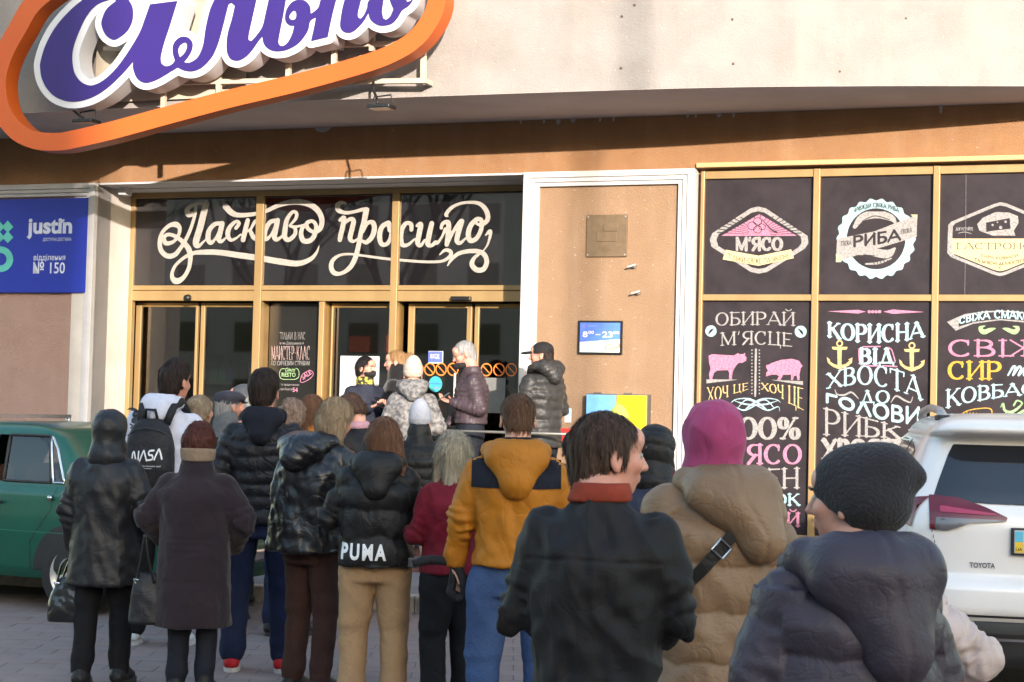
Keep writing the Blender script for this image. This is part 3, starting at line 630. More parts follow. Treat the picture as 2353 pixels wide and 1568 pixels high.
# notice on the dark glass panel (hand chalked)
k5 = lambda x, y: (x*.15626+571.7, y*.15626+686.0)
F = F2(*[v for v in (k5(280, 0)[0], k5(1040, 0)[0])], k5(0, 430)[1], k5(0, 1500)[1], .35)
def GT(F, kf, txt, x0, x1, t, b, **k):
    t = t if hasattr(t, '__len__') else (t, t, t); b = b if hasattr(b, '__len__') else (b, b, b)
    glyphs(F, txt, (kf(x0, 0)[0], kf(x1, 0)[0], tuple(kf(0, v)[1] for v in t), tuple(kf(0, v)[1] for v in b)), **k)
GT(F, k5, 'ТІЛЬКИ В НАС', 460, 830, 495, 605, serif=False, W=.1, tw=.9)
GT(F, k5, 'ПО СИРНЕВИМ СТРАВАМ', 335, 895, 920, 985, serif=False, W=.13, tw=.9)
onto(F, 0, DB+.018, DB+.0165, 'lettering', CHW, l3)
F = F2(k5(280, 0)[0], k5(1040, 0)[0], k5(0, 430)[1], k5(0, 1500)[1], .35)
GT(F, k5, 'МАЙСТЕР-КЛАС', 335, 895, 700, 905, serif=False, W=.09, tw=.9)
onto(F, 0, DB+.018, DB+.0165, 'lettering', chalk('rose_chalk', (.55, .38, .36)), l3)
def lab(body, kf, x0, x1, yt, yb, d, yl, mat, parent, bold=0., **k):
    (a, z1), (b, z0) = L(*kf(x0, yt), d), L(*kf(x1, yb), d)
    return link('lettering', fitword(body, a, b, min(z0, z1), max(z0, z1), yl, bold, **k), mat, parent)
ID = lambda x, y: (x, y)
lab('на Дорошенка 4', k5, 500, 805, 635, 690, DB+.018, DB+.0165, CHW, l3)
lab('RESTO', k5, 485, 690, 1090, 1155, DB+.018, DB+.0165, CHG, l3, .02); lab('Сільпо', k5, 540, 680, 1020, 1080, DB+.018, DB+.0165, CHG, l3, .02, shear=.4)
lab('торт з індичкою', k5, 360, 740, 1245, 1295, DB+.018, DB+.0165, CHW, l3); lab('Оушен Кекси', k5, 385, 640, 1310, 1365, DB+.018, DB+.0165, CHW, l3); lab('54', k5, 645, 720, 1310, 1380, DB+.018, DB+.0165, CHP, l3, .02)
F = F2(k5(440, 0)[0], k5(760, 0)[0], k5(0, 1000)[1], k5(0, 1210)[1], .35); kk = lambda pts: [(*k5(a, b), w_*.156) for a, b, w_ in pts]
F.stroke(cat(kk([(540, 1035, 9), (480, 1040, 9), (455, 1090, 9), (460, 1160, 9), (500, 1188, 9), (600, 1192, 9), (690, 1188, 9), (735, 1150, 9), (738, 1080, 9), (720, 1040, 9), (690, 1030, 9)]), 5)); onto(F, 0, DB+.018, DB+.0165, 'ornament', CHG, l3)
F = F2(k5(740, 0)[0], k5(980, 0)[0], k5(0, 1040)[1], k5(0, 1260)[1], .35)
F.stroke(cat(kk([(755, 1225, 9), (790, 1120, 9), (900, 1060, 9), (950, 1110, 9), (900, 1180, 9), (800, 1235, 9), (755, 1225, 9)]), 4)); onto(F, 0, DB+.018, DB+.0165, 'ornament', CHP, l3)
me = word('SALE', .02); a = np.empty(len(me.vertices)*3, np.float32); me.vertices.foreach_get('co', a); a = a.reshape(-1, 3); lo, hi = a.min(0), a.max(0)
q = (a-lo)/(hi-lo+1e-9); (s0, z0) = L(*k5(800, 1200), DB+.018); (s1, z1) = L(*k5(930, 1110), DB+.018); dv = np.array([s1-s0, z1-z0]); nv = np.array([-dv[1], dv[0]])*.45
P = np.array([s0, z0])+q[:, :1]*dv+q[:, 1:2]*nv; me.vertices.foreach_set('co', np.c_[P[:, 0], np.full(len(P), DB+.0165), P[:, 1]].astype(np.float32).ravel()); link('lettering', me, CHP, l3)
# stickers on the doors
PAPER = M('white_paper', (.46, .47, .46), .6, (.42, .43, .43), 30)
def quad(name, mat, parent, kf, x0, x1, y0, y1, d, yl, th=.002):
    (a, zt), (b, zb) = L(*kf(x0, y0), d), L(*kf(x1, y1), d); return B(name, mat, parent, a, b, yl, yl+th, zb, zt)
BLUE = M('blue_print', (.045, .065, .42), .45, (.04, .055, .38), 4); SIGNB = M('sticker_blue', (.10, .14, .50), .45)
dd = DB+.018; yy = DB+.014
quad('paper_notice', PAPER, l4, ID, 783, 868, 818, 985, dd, yy)
lab('зразок', ID, 800, 815, 825, 829, dd, yy-.0015, BLACKM, l4)
quad('entry_sign', SIGNB, l5, ID, 985, 1016, 808, 833, dd, yy-.001); quad('entry_sign_base', PAPER, l5, ID, 985, 1018, 807, 836, dd, yy+.0015)
lab('ВХІД', ID, 990, 1010, 814, 826, dd, yy-.0025, WHITE, l5, .03)
(cx, cz) = L(1001, 883, dd); GRS = M('green_sticker', (.05, .36, .22), .5, (.03, .25, .4), 9)
mb = MB(); n = 24; mb.add([(cx+.078*math.cos(2*math.pi*i/n), yy, cz+.085*math.sin(2*math.pi*i/n)) for i in range(n)], [tuple(range(n))[::-1]]); mb.build('round_sticker', GRS, l5)
lab('ДОСТАВКА', ID, 987, 1014, 880, 884, dd, yy-.002, BLUE, l5, .02); lab('додому', ID, 998, 1012, 890, 894, dd, yy-.002, CHP, l5, .02)
NOENT = M('orange_sticker', (.75, .20, .03), .5)
def noentry(px, py, parent):
    cx, cz = L(px, py, dd); mb = MB(); n = 28; r1, r0 = .066, .053
    V = [(cx+r*math.cos(2*math.pi*i/n), yy-.001, cz+r*1.08*math.sin(2*math.pi*i/n)) for r in (r0, r1) for i in range(n)]
    mb.add(V, [(i, i+n, (i+1) % n+n, (i+1) % n) for i in range(n)])
    c = math.cos(math.radians(135)); s_ = math.sin(math.radians(135)); w_ = .006
    mb.add([(cx+c*r0-s_*w_*k, yy-.0012, cz+s_*r0+c*w_*k) for k in (-1, 1)]+[(cx-c*r0-s_*w_*k, yy-.0012, cz-s_*r0+c*w_*k) for k in (1, -1)], [(0, 1, 2, 3)])
    mb.build('no_entry_sticker', NOENT, parent)
for x in (961, 988, 1014, 1041): noentry(x, 849, l5)
for x in (1118, 1147, 1175): noentry(x, 850, l6)
quad('paper_notice', M('tinted_paper', (.16, .16, .15), .6), l6, ID, 1112, 1160, 868, 950, dd, yy)
tag(B('white_handle', WHITE, l5, X_(1047), X_(1050), DB-.03, DB-.001, L(1047, 935, DB)[1], L(1047, 858, DB)[1]))
# ---- badges and lettering on the right windows
d8 = W0+.028; y8 = W0+.026
K8 = lambda x, y: (x*.41664+1551.7, y*.41664+367.5)
def draw(polys=(), strokes=(), holes=(), kf=K8, mat=CHW, par=None, lay=0, h=.45, nm='badge_print', ksc=.41664, txt=()):
    pts = [kf(*p[:2]) for q in list(polys)+list(strokes) for p in q]+[kf(x, y) for t_ in txt for x, y in ((t_[1], min(np.ravel(t_[3]))-20), (t_[2], max(np.ravel(t_[4]))+20))]
    pts = np.array(pts); F = F2(pts[:, 0].min()-6, pts[:, 0].max()+6, pts[:, 1].min()-6, pts[:, 1].max()+6, h)
    for p in polys: F.poly([kf(*q[:2]) for q in p])
    for p in strokes: F.stroke(cat([(*kf(*q[:2]), q[2]*ksc) for q in p], 5))
    for t_ in txt: GT(F, kf, t_[0], t_[1], t_[2], t_[3], t_[4], **(t_[5] if len(t_) > 5 else {}))
    for p in holes: F.hole([kf(*q[:2]) for q in p])
    return onto(F, 0, d8, y8-lay*.0012, nm, mat, par)
def circ(cx, cy, rx, ry=None, n=24, wob=0, k=0): return [(cx+(rx+wob*math.cos(k*a))*math.cos(a), cy+((ry or rx)+wob*math.cos(k*a))*math.sin(a)) for a in np.linspace(0, 2*math.pi, n, endpoint=False)]
u0, d0 = CB[0]; u1, d1 = CB[1]; u2, d2 = CB[2]
INKB = BOARD
# meat badge
dia = [(455, 258), (500, 268), (730, 420), (735, 460), (715, 490), (505, 620), (460, 628), (415, 618), (200, 480), (190, 440), (205, 405), (415, 268)]
draw([dia], par=u0); sh = lambda q, f, c=(462, 443): [(c[0]+(x-c[0])*f, c[1]+(y-c[1])*f) for x, y in q]
draw([sh(dia, .86)], mat=INKB, par=u0, lay=1); draw([[(465, 300), (670, 420), (255, 420)]], mat=CHP, par=u0, lay=2)
draw(strokes=[[(465+170*math.cos(a)*.35, 420-100*math.sin(a)*.5, 2), (465+235*math.cos(a), 420-115*math.sin(a), 5)] for a in np.radians(np.arange(8, 175, 9))], mat=INKB, par=u0, lay=3, h=.35)
draw(polys=[circ(450, 365, 55, 45)], strokes=[], mat=CHP, par=u0, lay=4); draw(strokes=[[*(p+(4,) for p in circ(cx, cy, r, r*.9, 12)), (cx+r, cy, 4)] for cx, cy, r in ((425, 365, 24), (455, 340, 22), (455, 385, 22), (480, 370, 18))]+[[(480, 330, 5), (530, 385, 6), (560, 400, 10)]], mat=INKB, par=u0, lay=5, h=.3)
draw(txt=[("М'ЯСО", 335, 590, (432, 432, 432), (498, 498, 498), dict(serif=False, W=.3, tw=.8))], par=u0, lay=3)
draw([[(280, 497), (460, 530), (640, 495), (655, 543), (460, 585), (262, 550)]], mat=CHC, par=u0, lay=6); draw(txt=[('ТІЛЬКИ СВІЖЕ ТА ЯКІСНЕ', 292, 628, (515, 545, 513), (543, 572, 540), dict(serif=False, W=.14, tw=.9))], mat=INKB, par=u0, lay=7, h=.3)
# fish badge
draw([circ(1108, 436, 213, 217, 120, 7, 22)], mat=CHB, par=u1); draw([circ(1108, 436, 162, 168, 48)], mat=INKB, par=u1, lay=1)
draw(strokes=[[(990, 370, 22), (1030, 320, 40), (1110, 300, 46), (1190, 320, 36), (1215, 350, 12)], [(1010, 520, 10), (1080, 510, 40), (1170, 520, 46), (1210, 490, 14)], [(1050, 575, 8), (1120, 570, 14), (1190, 545, 8)]], par=u1, lay=2)
draw(strokes=[[(1030, 340, 4), (1100, 310, 5), (1180, 330, 4)], [(1040, 525, 6), (1100, 530, 4)]]+[[(1090+i*20, 555, 5), (1098+i*20, 578, 3)] for i in range(5)], mat=INKB, par=u1, lay=3, h=.3)
draw([[(885, 565), (893, 437), (1100, 395), (1335, 303), (1332, 425), (1110, 492)], [(885, 520), (925, 530), (915, 565), (888, 566)]], mat=CHW, par=u1, lay=4)
draw([[(890, 520), (930, 535), (912, 565), (888, 562)], [(1298, 303), (1336, 303), (1334, 330)]], mat=CHC, par=u1, lay=5)
draw(txt=[('РИБА', 982, 1240, (425, 405, 385), (478, 463, 440), dict(serif=False, W=.3, tw=.8))], mat=INKB, par=u1, lay=6)
draw(txt=[('ЗАВЖДИ СВІЖА РИБА'.replace('Ь', ''), 985, 1235, (268, 238, 268), (292, 262, 292), dict(serif=False, W=.14, tw=.9)), ('СВІЖА', 915, 972, (450, 447, 445), (475, 472, 468), dict(serif=False, W=.14, tw=.9)), ('СВІЖА', 1245, 1305, (385, 380, 375), (410, 405, 400), dict(serif=False, W=.14, tw=.9))], mat=INKB, par=u1, lay=7, h=.3)
# delicatessen badge
kc = T3(.37501, 2123.4, 392.0); KC = lambda x, y: (x*.37501+2123.4, y*.37501+392.0)
hx = [(465, 195), (500, 200), (770, 310), (790, 335), (790, 505), (770, 530), (500, 640), (465, 648), (430, 640), (165, 532), (142, 505), (148, 335), (165, 315), (430, 205)]
c_ = (465, 421); draw([hx], kf=KC, par=u2, ksc=.375); draw([sh(hx, .91, c_)], kf=KC, mat=INKB, par=u2, lay=1, ksc=.375)
draw([[(172, 418), (760, 418), (762, 505), (500, 610), (465, 618), (430, 610), (170, 505)]], kf=KC, mat=CHC, par=u2, lay=2)
draw(txt=[('ГАСТРОНОМ', 200, 735, 445, 482, dict(W=.16))], kf=KC, mat=INKB, par=u2, lay=3, h=.3); draw(txt=[('СИРИ, КОВБАСИ'.replace(',', ''), 350, 575, (512, 528, 512), (528, 545, 528), dict(serif=False, W=.2, tw=.9)), ("ТА М'ЯСНІ ДЕЛІКАТЕСИ", 308, 625, (535, 562, 535), (555, 580, 555), dict(serif=False, W=.2, tw=.9))], strokes=[[(452, 585, 3), (472, 602, 3)], [(472, 585, 3), (452, 602, 3)]], kf=KC, mat=INKB, par=u2, lay=3, h=.3, ksc=.375)
draw([[(325, 330), (360, 290), (440, 255), (520, 258), (575, 280), (580, 320), (550, 370), (560, 400), (420, 400), (340, 370)]], kf=KC, par=u2, lay=2); draw([[(380, 320), (525, 292), (530, 358), (420, 370), (382, 378)]], kf=KC, mat=INKB, par=u2, lay=3)
draw([circ(x, y, r) for x, y, r in ((420, 335, 7), (470, 350, 10), (500, 315, 8), (450, 318, 5))], kf=KC, par=u2, lay=4, h=.3); draw(txt=[('ДОГУСТУЙТЕ'.replace('Ї', 'І'), 195, 300, 350, 368, dict(serif=False, W=.22, tw=.9))], strokes=[[(210, 385, 3), (250, 378, 4), (290, 388, 3)]], kf=KC, par=u2, lay=2, h=.3, ksc=.375)
# meat board
B1 = lambda x, y: (x*.36478+1600.7, y*.36478+686.0); kw = dict(kf=B1, par=d0, nm='lettering', ksc=.36478)
draw(txt=[('ОБИРАЙ', 120, 618, (92, 86, 90), (172, 166, 172)), ("М'ЯСЦЕ", 152, 600, (218, 208, 222), (298, 290, 304))], **kw)
draw([[(62, 510), (265, 512), (62, 536)], [(465, 513), (670, 522), (670, 546)]], strokes=[[(374, 322, 13), (369, 614, 13)]]+[[(x, 326+i*21, 9), (x-.5, 327+i*21, 9)] for x in (349, 396) for i in range(14)], **kw)
cow = [(76, 360), (100, 352), (200, 358), (235, 360), (262, 345), (268, 352), (296, 350), (305, 342), (306, 362), (316, 372), (312, 392), (290, 405), (262, 408), (238, 440), (226, 470), (222, 508), (204, 510), (206, 470), (196, 452), (130, 455), (110, 470), (98, 505), (106, 512), (84, 512), (78, 480), (88, 440), (78, 400)]
pig = [(437, 420), (455, 418), (470, 408), (530, 388), (600, 380), (645, 392), (662, 420), (670, 425), (656, 440), (648, 480), (650, 514), (636, 516), (630, 485), (612, 490), (608, 514), (594, 514), (596, 480), (545, 482), (530, 512), (506, 514), (520, 490), (500, 480), (470, 482), (437, 492), (438, 470), (450, 455), (440, 440)]
draw([cow], kf=B1, par=d0, mat=CHP, nm='cow_drawing'); draw([pig], kf=B1, par=d0, mat=CHP, nm='pig_drawing')
for q_ in (circ(91, 206, 36), circ(656, 210, 38)): draw([q_], kf=B1, par=d0, mat=CHB, nm='leaf_emblem'); draw(strokes=[[(75, 225, 3), (90, 205, 14), (110, 190, 3)], [(640, 190, 3), (660, 210, 14), (672, 230, 3)]], kf=B1, par=d0, mat=INKB, lay=1, ksc=.36, nm='chalk_drawing')
draw(txt=[('ХОЧ', 68, 200, (562, 556, 550), (655, 640, 618), dict(W=.16)), ('ЦЕ', 232, 325, (545, 540, 532), (600, 588, 572), dict(W=.16)), ('ХОЧ', 410, 548, (534, 540, 548), (572, 595, 635), dict(W=.16)), ('ЦЕ', 578, 672, (550, 558, 566), (660, 680, 705), dict(W=.16))], mat=CHY, **kw)
cu = lambda m: [[(cx_*m+374*(1-m), y, w_) for cx_, y, w_ in q] for q in ([(220, 655, 4), (250, 636, 6), (330, 632, 8), (400, 668, 12), (440, 700, 6)], [(240, 645, 3), (300, 665, 10), (374, 672, 8)], [(260, 690, 4), (310, 640, 8), (360, 650, 6)], [(225, 710, 3), (235, 682, 5), (300, 705, 9), (374, 672, 6)])]
draw(strokes=cu(1)+[[(748-x, y, w_) for x, y, w_ in q] for q in cu(1)], mat=CHB, **kw)
draw(txt=[('100%', 205, 652, 752, 885, dict(W=.24))], **kw); draw(txt=[("М'ЯСО", 130, 660, 922, 1042, dict(W=.2))], mat=CHP, **kw)
draw(txt=[('НІЖЕН', 130, 645, (1085, 1078, 1068), (1195, 1195, 1195), dict(W=.17))], **kw); draw(txt=[('ШМАТОК', 120, 645, 1232, 1303, dict(W=.24))], mat=CHB, **kw); draw(txt=[('ОБИРАЙ', 130, 648, 1352, 1435, dict(W=.24))], mat=CHP, **kw)
# fish board
B2 = lambda x, y: (x*.36478+1862.1, y*.36478+686.0); kw = dict(kf=B2, par=d1, nm='lettering', ksc=.36478)
draw([[(105, 82), (300, 72), (350, 84), (300, 96)], [(460, 84), (520, 70), (722, 86), (520, 98)]], strokes=[[(370+i*22, 84, 20), (371+i*22, 84, 20)] for i in range(4)], mat=CHP, **kw)
draw(txt=[('КОРИСНА', 112, 710, (152, 166, 150), (238, 276, 240), dict(W=.25)), ('ВІД', 312, 525, 318, 412, dict(W=.28)), ('ХВОСТА', 110, 695, (478, 425, 510), (568, 548, 640), dict(W=.17)), ('ДО', 315, 498, 582, 660, dict(W=.22))], mat=CHB, **kw)
draw(strokes=[[(305, 320, 7), (312, 405, 7), (360, 424, 9), (430, 424, 8)], [(330, 305, 8), (440, 303, 8)], [(495, 310, 7), (515, 330, 7), (535, 400, 8)], [(455, 424, 8), (545, 430, 8)]], mat=CHP, **kw)
for ox in (0, 455):
    draw(polys=[[(135, 305), (235, 305), (230, 322), (198, 325), (196, 420), (225, 412), (248, 392), (238, 385), (266, 372), (262, 405), (240, 425), (185, 448), (140, 430), (110, 405), (103, 368), (122, 385), (125, 398), (150, 415), (172, 420), (170, 325), (140, 322)][::1]] if 0 else [[(x+ox, y+ox*.03) for x, y in q] for q in ([(135, 305), (235, 305), (230, 322), (198, 325), (196, 420), (225, 412), (248, 392), (238, 385), (266, 372), (262, 405), (240, 425), (185, 448), (140, 430), (110, 405), (103, 368), (122, 385), (125, 398), (150, 415), (172, 420), (170, 325), (140, 322)],)],
         strokes=[[(x+ox, y+ox*.03, 10) for x, y in circ(185, 284, 17, n=12)+[(202, 284)]]], mat=CHY, kf=B2, par=d1, nm='chalk_drawing', ksc=.36)
draw(strokes=[[(155, 575, 4), (170, 605, 9), (215, 608, 11), (260, 592, 11), (303, 632, 5)], [(508, 655, 4), (540, 615, 11), (590, 640, 12), (630, 655, 8), (645, 620, 4)]], **kw)
draw(txt=[('ГОЛОВИ', 95, 692, (600, 660, 690), (648, 745, 792), dict(serif=False, W=.26, tw=1.))], mat=CHB, **kw)
draw(txt=[('РИБКА', 88, 700, (690, 765, 850), (860, 872, 888), dict(W=.2)), ('ХВОСТИК', 82, 720, 893, 1012, dict(W=.32, tw=.7)), ('МАЄ'.replace('Є', 'Е'), 85, 330, 1090, 1155, dict(W=.2)), ('СМАК', 95, 380, 1175, 1210, dict(W=.2)), ('ІДІ', 78, 240, 1245, 1300, dict(W=.2)), ('ПЛИВИ', 80, 500, 1340, 1450, dict(W=.25))], **kw)
# cheese board
kw = dict(kf=KC, par=d2, nm='lettering', ksc=.375)
draw([[(140, 928), (250, 880), (380, 862), (465, 858), (560, 862), (690, 880), (800, 925), (760, 975), (650, 935), (465, 918), (300, 940), (195, 982)]], **kw)
draw([[(215, 905), (330, 875), (465, 866), (620, 878), (740, 915), (720, 950), (600, 920), (465, 910), (310, 928), (212, 958)]], mat=INKB, lay=1, **kw)
draw(txt=[('СВІЖА СМАКОТА', 215, 735, (905, 858, 905), (940, 905, 940), dict(W=.3, serif=False, tw=.8))], mat=CHB, lay=2, **kw)
draw(strokes=[[(375, 952, 4), (345, 965, 22), (365, 990, 30), (410, 975, 22), (438, 968, 4)], [(545, 955, 4), (575, 965, 22), (555, 990, 30), (510, 975, 22), (482, 968, 4)]], mat=CHG, **kw)
draw(txt=[('СВІЖІ', 148, 780, 1040, 1138, dict(W=.22))], mat=CHP, **kw); draw(txt=[('СИР', 148, 470, 1172, 1278, dict(W=.22))], mat=CHO, **kw)
draw(strokes=[[(515, 1255, 10), (545, 1205, 16), (560, 1210, 14), (545, 1255, 12), (580, 1205, 16), (595, 1215, 14), (580, 1255, 14), (620, 1210, 16), (612, 1255, 14), (640, 1240, 6)], [(690, 1215, 14), (655, 1230, 14), (665, 1255, 12), (700, 1215, 14), (695, 1255, 12)]], mat=CHB, **kw)
draw(txt=[('КОВБАСИ', 138, 780, (1345, 1312, 1310), (1455, 1390, 1370), dict(W=.22))], mat=CHB, **kw)
draw(strokes=[[(190, 1530, 6), (250, 1480, 6), (330, 1460, 6), (412, 1465, 7), (405, 1545, 6)], [(195, 1520, 4), (290, 1540, 6), (410, 1545, 5), (560, 1560, 6)]]+[[(260+i*20, 1480+i*2, 4), (285+i*18, 1530, 3)] for i in range(7)]+[[(430, 1535, 4), (520, 1560, 5)]], mat=CHO, **kw)
draw(strokes=[[(470, 1450, 6), (485, 1430, 12), (495, 1470, 16), (540, 1480, 18), (600, 1430, 10), (570, 1410, 10), (550, 1440, 12)], [(500, 1490, 10), (560, 1500, 16), (620, 1470, 14), (660, 1500, 8)], [(590, 1530, 10), (610, 1490, 12)]], mat=CHG, **kw)
draw(polys=[[(236, 20), (262, 20), (258, 300), (250, 310), (255, 120)]] if 0 else [], strokes=[[(258, 20, 1.6), (255, 400, 1.6), (250, 765, 1.6)]], kf=KC, par=u2, nm='scratch', lay=8, ksc=.375, h=.3)
# ================================================================== big sign over the entrance
YS = -1.95
PURP = M('purple_acrylic', (.020, .004, .12), .5, (.018, .0035, .105), 2); SWHITE = M('sign_white', (.52, .52, .54), .45, (.48, .47, .48), 2); RINGO = M('sign_orange', (.48, .085, .006), .5, (.45, .075, .005), 1.2)
o3 = lambda pts, dx=0: [((x+dx)*.22918, y*.22918) for x, y in pts]
SG = empty('shop_sign', 'huge purple script sign with white edge inside a slanted orange loop', 'sign', mw=WALLM @ Matrix.Translation((-3.2, YS, 5.0)))
def sgl(name, me, mat): o = link(name, me, mat, SG); o.location = (3.2, -YS, -5.0); return o
C1 = [(830, 0), (700, 110), (560, 270), (460, 450), (408, 620), (405, 700), (425, 800), (480, 900), (570, 980), (700, 1020), (850, 1005), (1000, 940), (1130, 840), (1250, 720), (1335, 620), (1336, 690), (1370, 780), (1430, 828), (1500, 830), (1600, 790), (1700, 730), (1783, 680), (1850, 710), (1930, 718), (2010, 690), (2080, 630), (2140, 550), (2190, 430), (2240, 250), (2285, 70)]
w2 = lambda q: [(x+2281, y) for x, y in q]
C2 = w2([(20, 40), (45, 33), (75, 60), (45, 190), (5, 330), (-8, 440), (-2, 530), (30, 590), (75, 610), (130, 605), (200, 560), (260, 490), (300, 430), (350, 365), (362, 430), (390, 475), (440, 507), (500, 518), (590, 505), (690, 455), (760, 385), (810, 300), (830, 215), (888, 178), (868, 280), (838, 415), (1005, 375), (1040, 200), (1090, 0), (1120, -90), (1200, -90), (1175, 0), (1150, 100), (1130, 240), (1145, 300), (1190, 330), (1250, 325), (1310, 280), (1370, 210), (1415, 130), (1430, 190), (1480, 240), (1550, 262), (1640, 245), (1700, 190), (1750, 110), (1810, 68), (1850, 20), (1880, -60), (1800, -140), (1600, -120), (1425, 0), (1400, 80), (1370, 150), (1335, 190), (1310, 175), (1308, 130), (1340, 0), (1370, -120), (1000, -140), (935, 0), (915, 70), (880, 110), (835, 140), (825, 60), (770, 5), (700, 0), (640, 30), (592, 100), (578, 180), (592, 230), (630, 258), (670, 258), (650, 340), (610, 420), (565, 460), (530, 460), (510, 420), (530, 300), (560, 150), (585, 0), (610, -110), (440, -110), (400, 60), (380, 150), (350, 270), (290, 360), (238, 415), (210, 400), (215, 340), (250, 180), (290, 0), (300, -60), (100, -120)])
C3 = [(2290, -90), (2180, -60), (2150, 0), (2110, 90), (2085, 180), (2060, 300), (2040, 440), (2010, 530), (1970, 590), (1900, 630), (1845, 625), (1890, 570), (1925, 500), (1930, 430), (1890, 380), (1830, 368), (1770, 400), (1735, 460), (1735, 540), (1755, 610), (1720, 650), (1665, 665), (1620, 640), (1613, 570), (1650, 420), (1700, 270), (1780, 10), (1505, 45), (1450, 200), (1400, 330), (1300, 500), (1180, 670), (1060, 790), (960, 848), (880, 855), (790, 800), (735, 690), (728, 520), (780, 350), (860, 180), (960, 60), (1075, 8), (1150, -8), (1165, 12), (1080, 80), (1035, 160), (1018, 250), (1060, 350), (1130, 400), (1190, 385), (1280, 310), (1330, 200), (1330, 80), (1290, 0), (1230, -90), (1100, -140), (950, -80)]
poly = soften(o3(C1+C2+C3))
Fs = F2(60, 1010, -60, 300, 1.1)
Fs.poly(poly); Fs.hole(soften(o3([(1850, 430), (1805, 460), (1786, 510), (1805, 578), (1850, 535), (1875, 480), (1872, 440)]), 6, 75)); Fs.hole(soften(o3(w2([(665, 110), (632, 140), (620, 175), (640, 198), (672, 198), (690, 170), (688, 125)])), 6, 90))
Fs.hole(o3(w2([(1565, 0), (1548, 120), (1562, 185), (1592, 200), (1630, 170), (1665, 95), (1645, 50), (1630, 10), (1620, -40), (1580, -40)]))); Fs.hole(o3(w2([(1790, -10), (1802, 22), (1842, 8), (1840, -20)])))
def sshape(F, lev, y, ext): 
    lp = [np.array([L(px, py, YS) for px, py in q]) for q in F.loops(lev)]
    return stand(fill(lp, extrude=ext/2), y+ext/2)
sgl('letters', sshape(Fs, 0, YS-.004, .006), PURP)
Fw = F2(40, 1040, -80, 320, 1.1); Fw.f = np.full(Fw.f.shape, 1e3, np.float32)
Dp = Fw.pdist(poly); Fw.f = Dp.astype(np.float32); sgl('letter_backing', sshape(Fw, 15.2, YS+.004, .225), SWHITE)
rc = cat([(84, 0), (37, 70), (8, 125), (-6, 172), (-7, 210), (0, 248), (18, 281), (46, 308), (84, 323), (128, 326), (165, 321), (260, 299), (370, 269), (523, 228), (683, 190), (843, 145), (912, 117), (955, 88), (984, 52), (1000, 18), (1003, -15), (990, -60), (930, -100), (800, -110), (400, -75), (180, -50)], 8, True)
Fr = F2(-70, 1060, -150, 370, 1.6); Fr.stroke([(x, y, 41) for x, y in np.vstack([rc, rc[:1]])]); sgl('orange_loop', sshape(Fr, 0, YS+.002, .20), RINGO)
FRM = M('sign_frame_paint', (.52, .44, .34), .7, (.40, .33, .25), 6)
fwy = YS+.30
def sb(x0, y0, x1, y1, wv=.045, yb=fwy):
    a, b = L(x0, y0, yb), L(x1, y1, yb); return MB().bar((a[0], yb, a[1]), (b[0], yb, b[1]), wv).build('frame_bar', FRM, SG)
for x, y0, y1 in ((378, -40, 262), (505, -40, 215), (665, -60, 180), (770, -60, 150), (857, -60, 118), (975, -60, 188)): o = sb(x, y0, x-2, y1); o.location = (3.2, -YS, -5)
for x0, y0, x1, y1 in ((300, 192, 650, 186), (700, 190, 980, 186), (240, 112, 980, 100), (200, -20, 990, -25)): o = sb(x0, y0, x1, y1); o.location = (3.2, -YS, -5)
for x, y in ((378, 190), (505, 190), (770, 105), (975, 186), (665, 105)):
    a = L(x, y, fwy); o = MB().bar((a[0], fwy, a[1]), (a[0], -1.49, a[1]), .04).build('wall_bracket', FRM, SG); o.location = (3.2, -YS, -5)
o = B('backing_sheet', M('stained_sheet', (.50, .42, .31), .8, (.30, .27, .23), 1.6, lo=.3, hi=.65), SG, L(215, 100, -1.6)[0], L(560, 100, -1.6)[0], -1.545, -1.53, L(400, 226, -1.6)[1], 5.6); o.location = (3.2, -YS, -5)
# two floodlights hung under the sign
def flood(px0, py0, px, py, label):
    yb = YS+.25; a = L(px0, py0, yb); b = L(px, py, yb-.1)
    e = empty('floodlight', label, 'floodlight', mw=WALLM @ Matrix.Translation((a[0], yb, a[1])), group='floodlights under the shop sign')
    dx, dz = b[0]-a[0], b[1]-a[1]
    MB().tube([(0, 0, 0), (dx*.2-.02, 0, dz*.3), (dx*.5, -.03, dz*.7), (dx, -.1, dz)], .013, 7).build('arm', BLACKM, e, smooth=True)
    MB().tube([(dx-.05, -.1, dz-.02), (dx-.04, -.1, dz+.06), (dx+.13, -.1, dz+.075), (dx+.15, -.1, dz-.0)], .008, 6).build('yoke', BLACKM, e)
    h = B('lamp_housing', BLACKM, e, dx-.07, dx+.16, -.2, -.03, dz-.055, dz-.02, bevel=.008); B('lamp_glass', M('lamp_glass', (.5, .48, .42), .15), h, dx-.05, dx+.14, -.185, -.045, dz-.0575, dz-.0551)
flood(858, 188, 868, 238, 'floodlight hanging below the right end of the orange loop'); flood(166, 246, 192, 272, 'floodlight hanging inside the left end of the orange loop')
# ================================================================== things fixed to the walls
def wt(name, label, cat_, s_, yl, z): return empty(name, label, cat_, mw=WALLM @ Matrix.Translation((s_, yl, z)))
def sub(o, e, s_, yl, z): o.location = (-s_, -yl, -z); return o
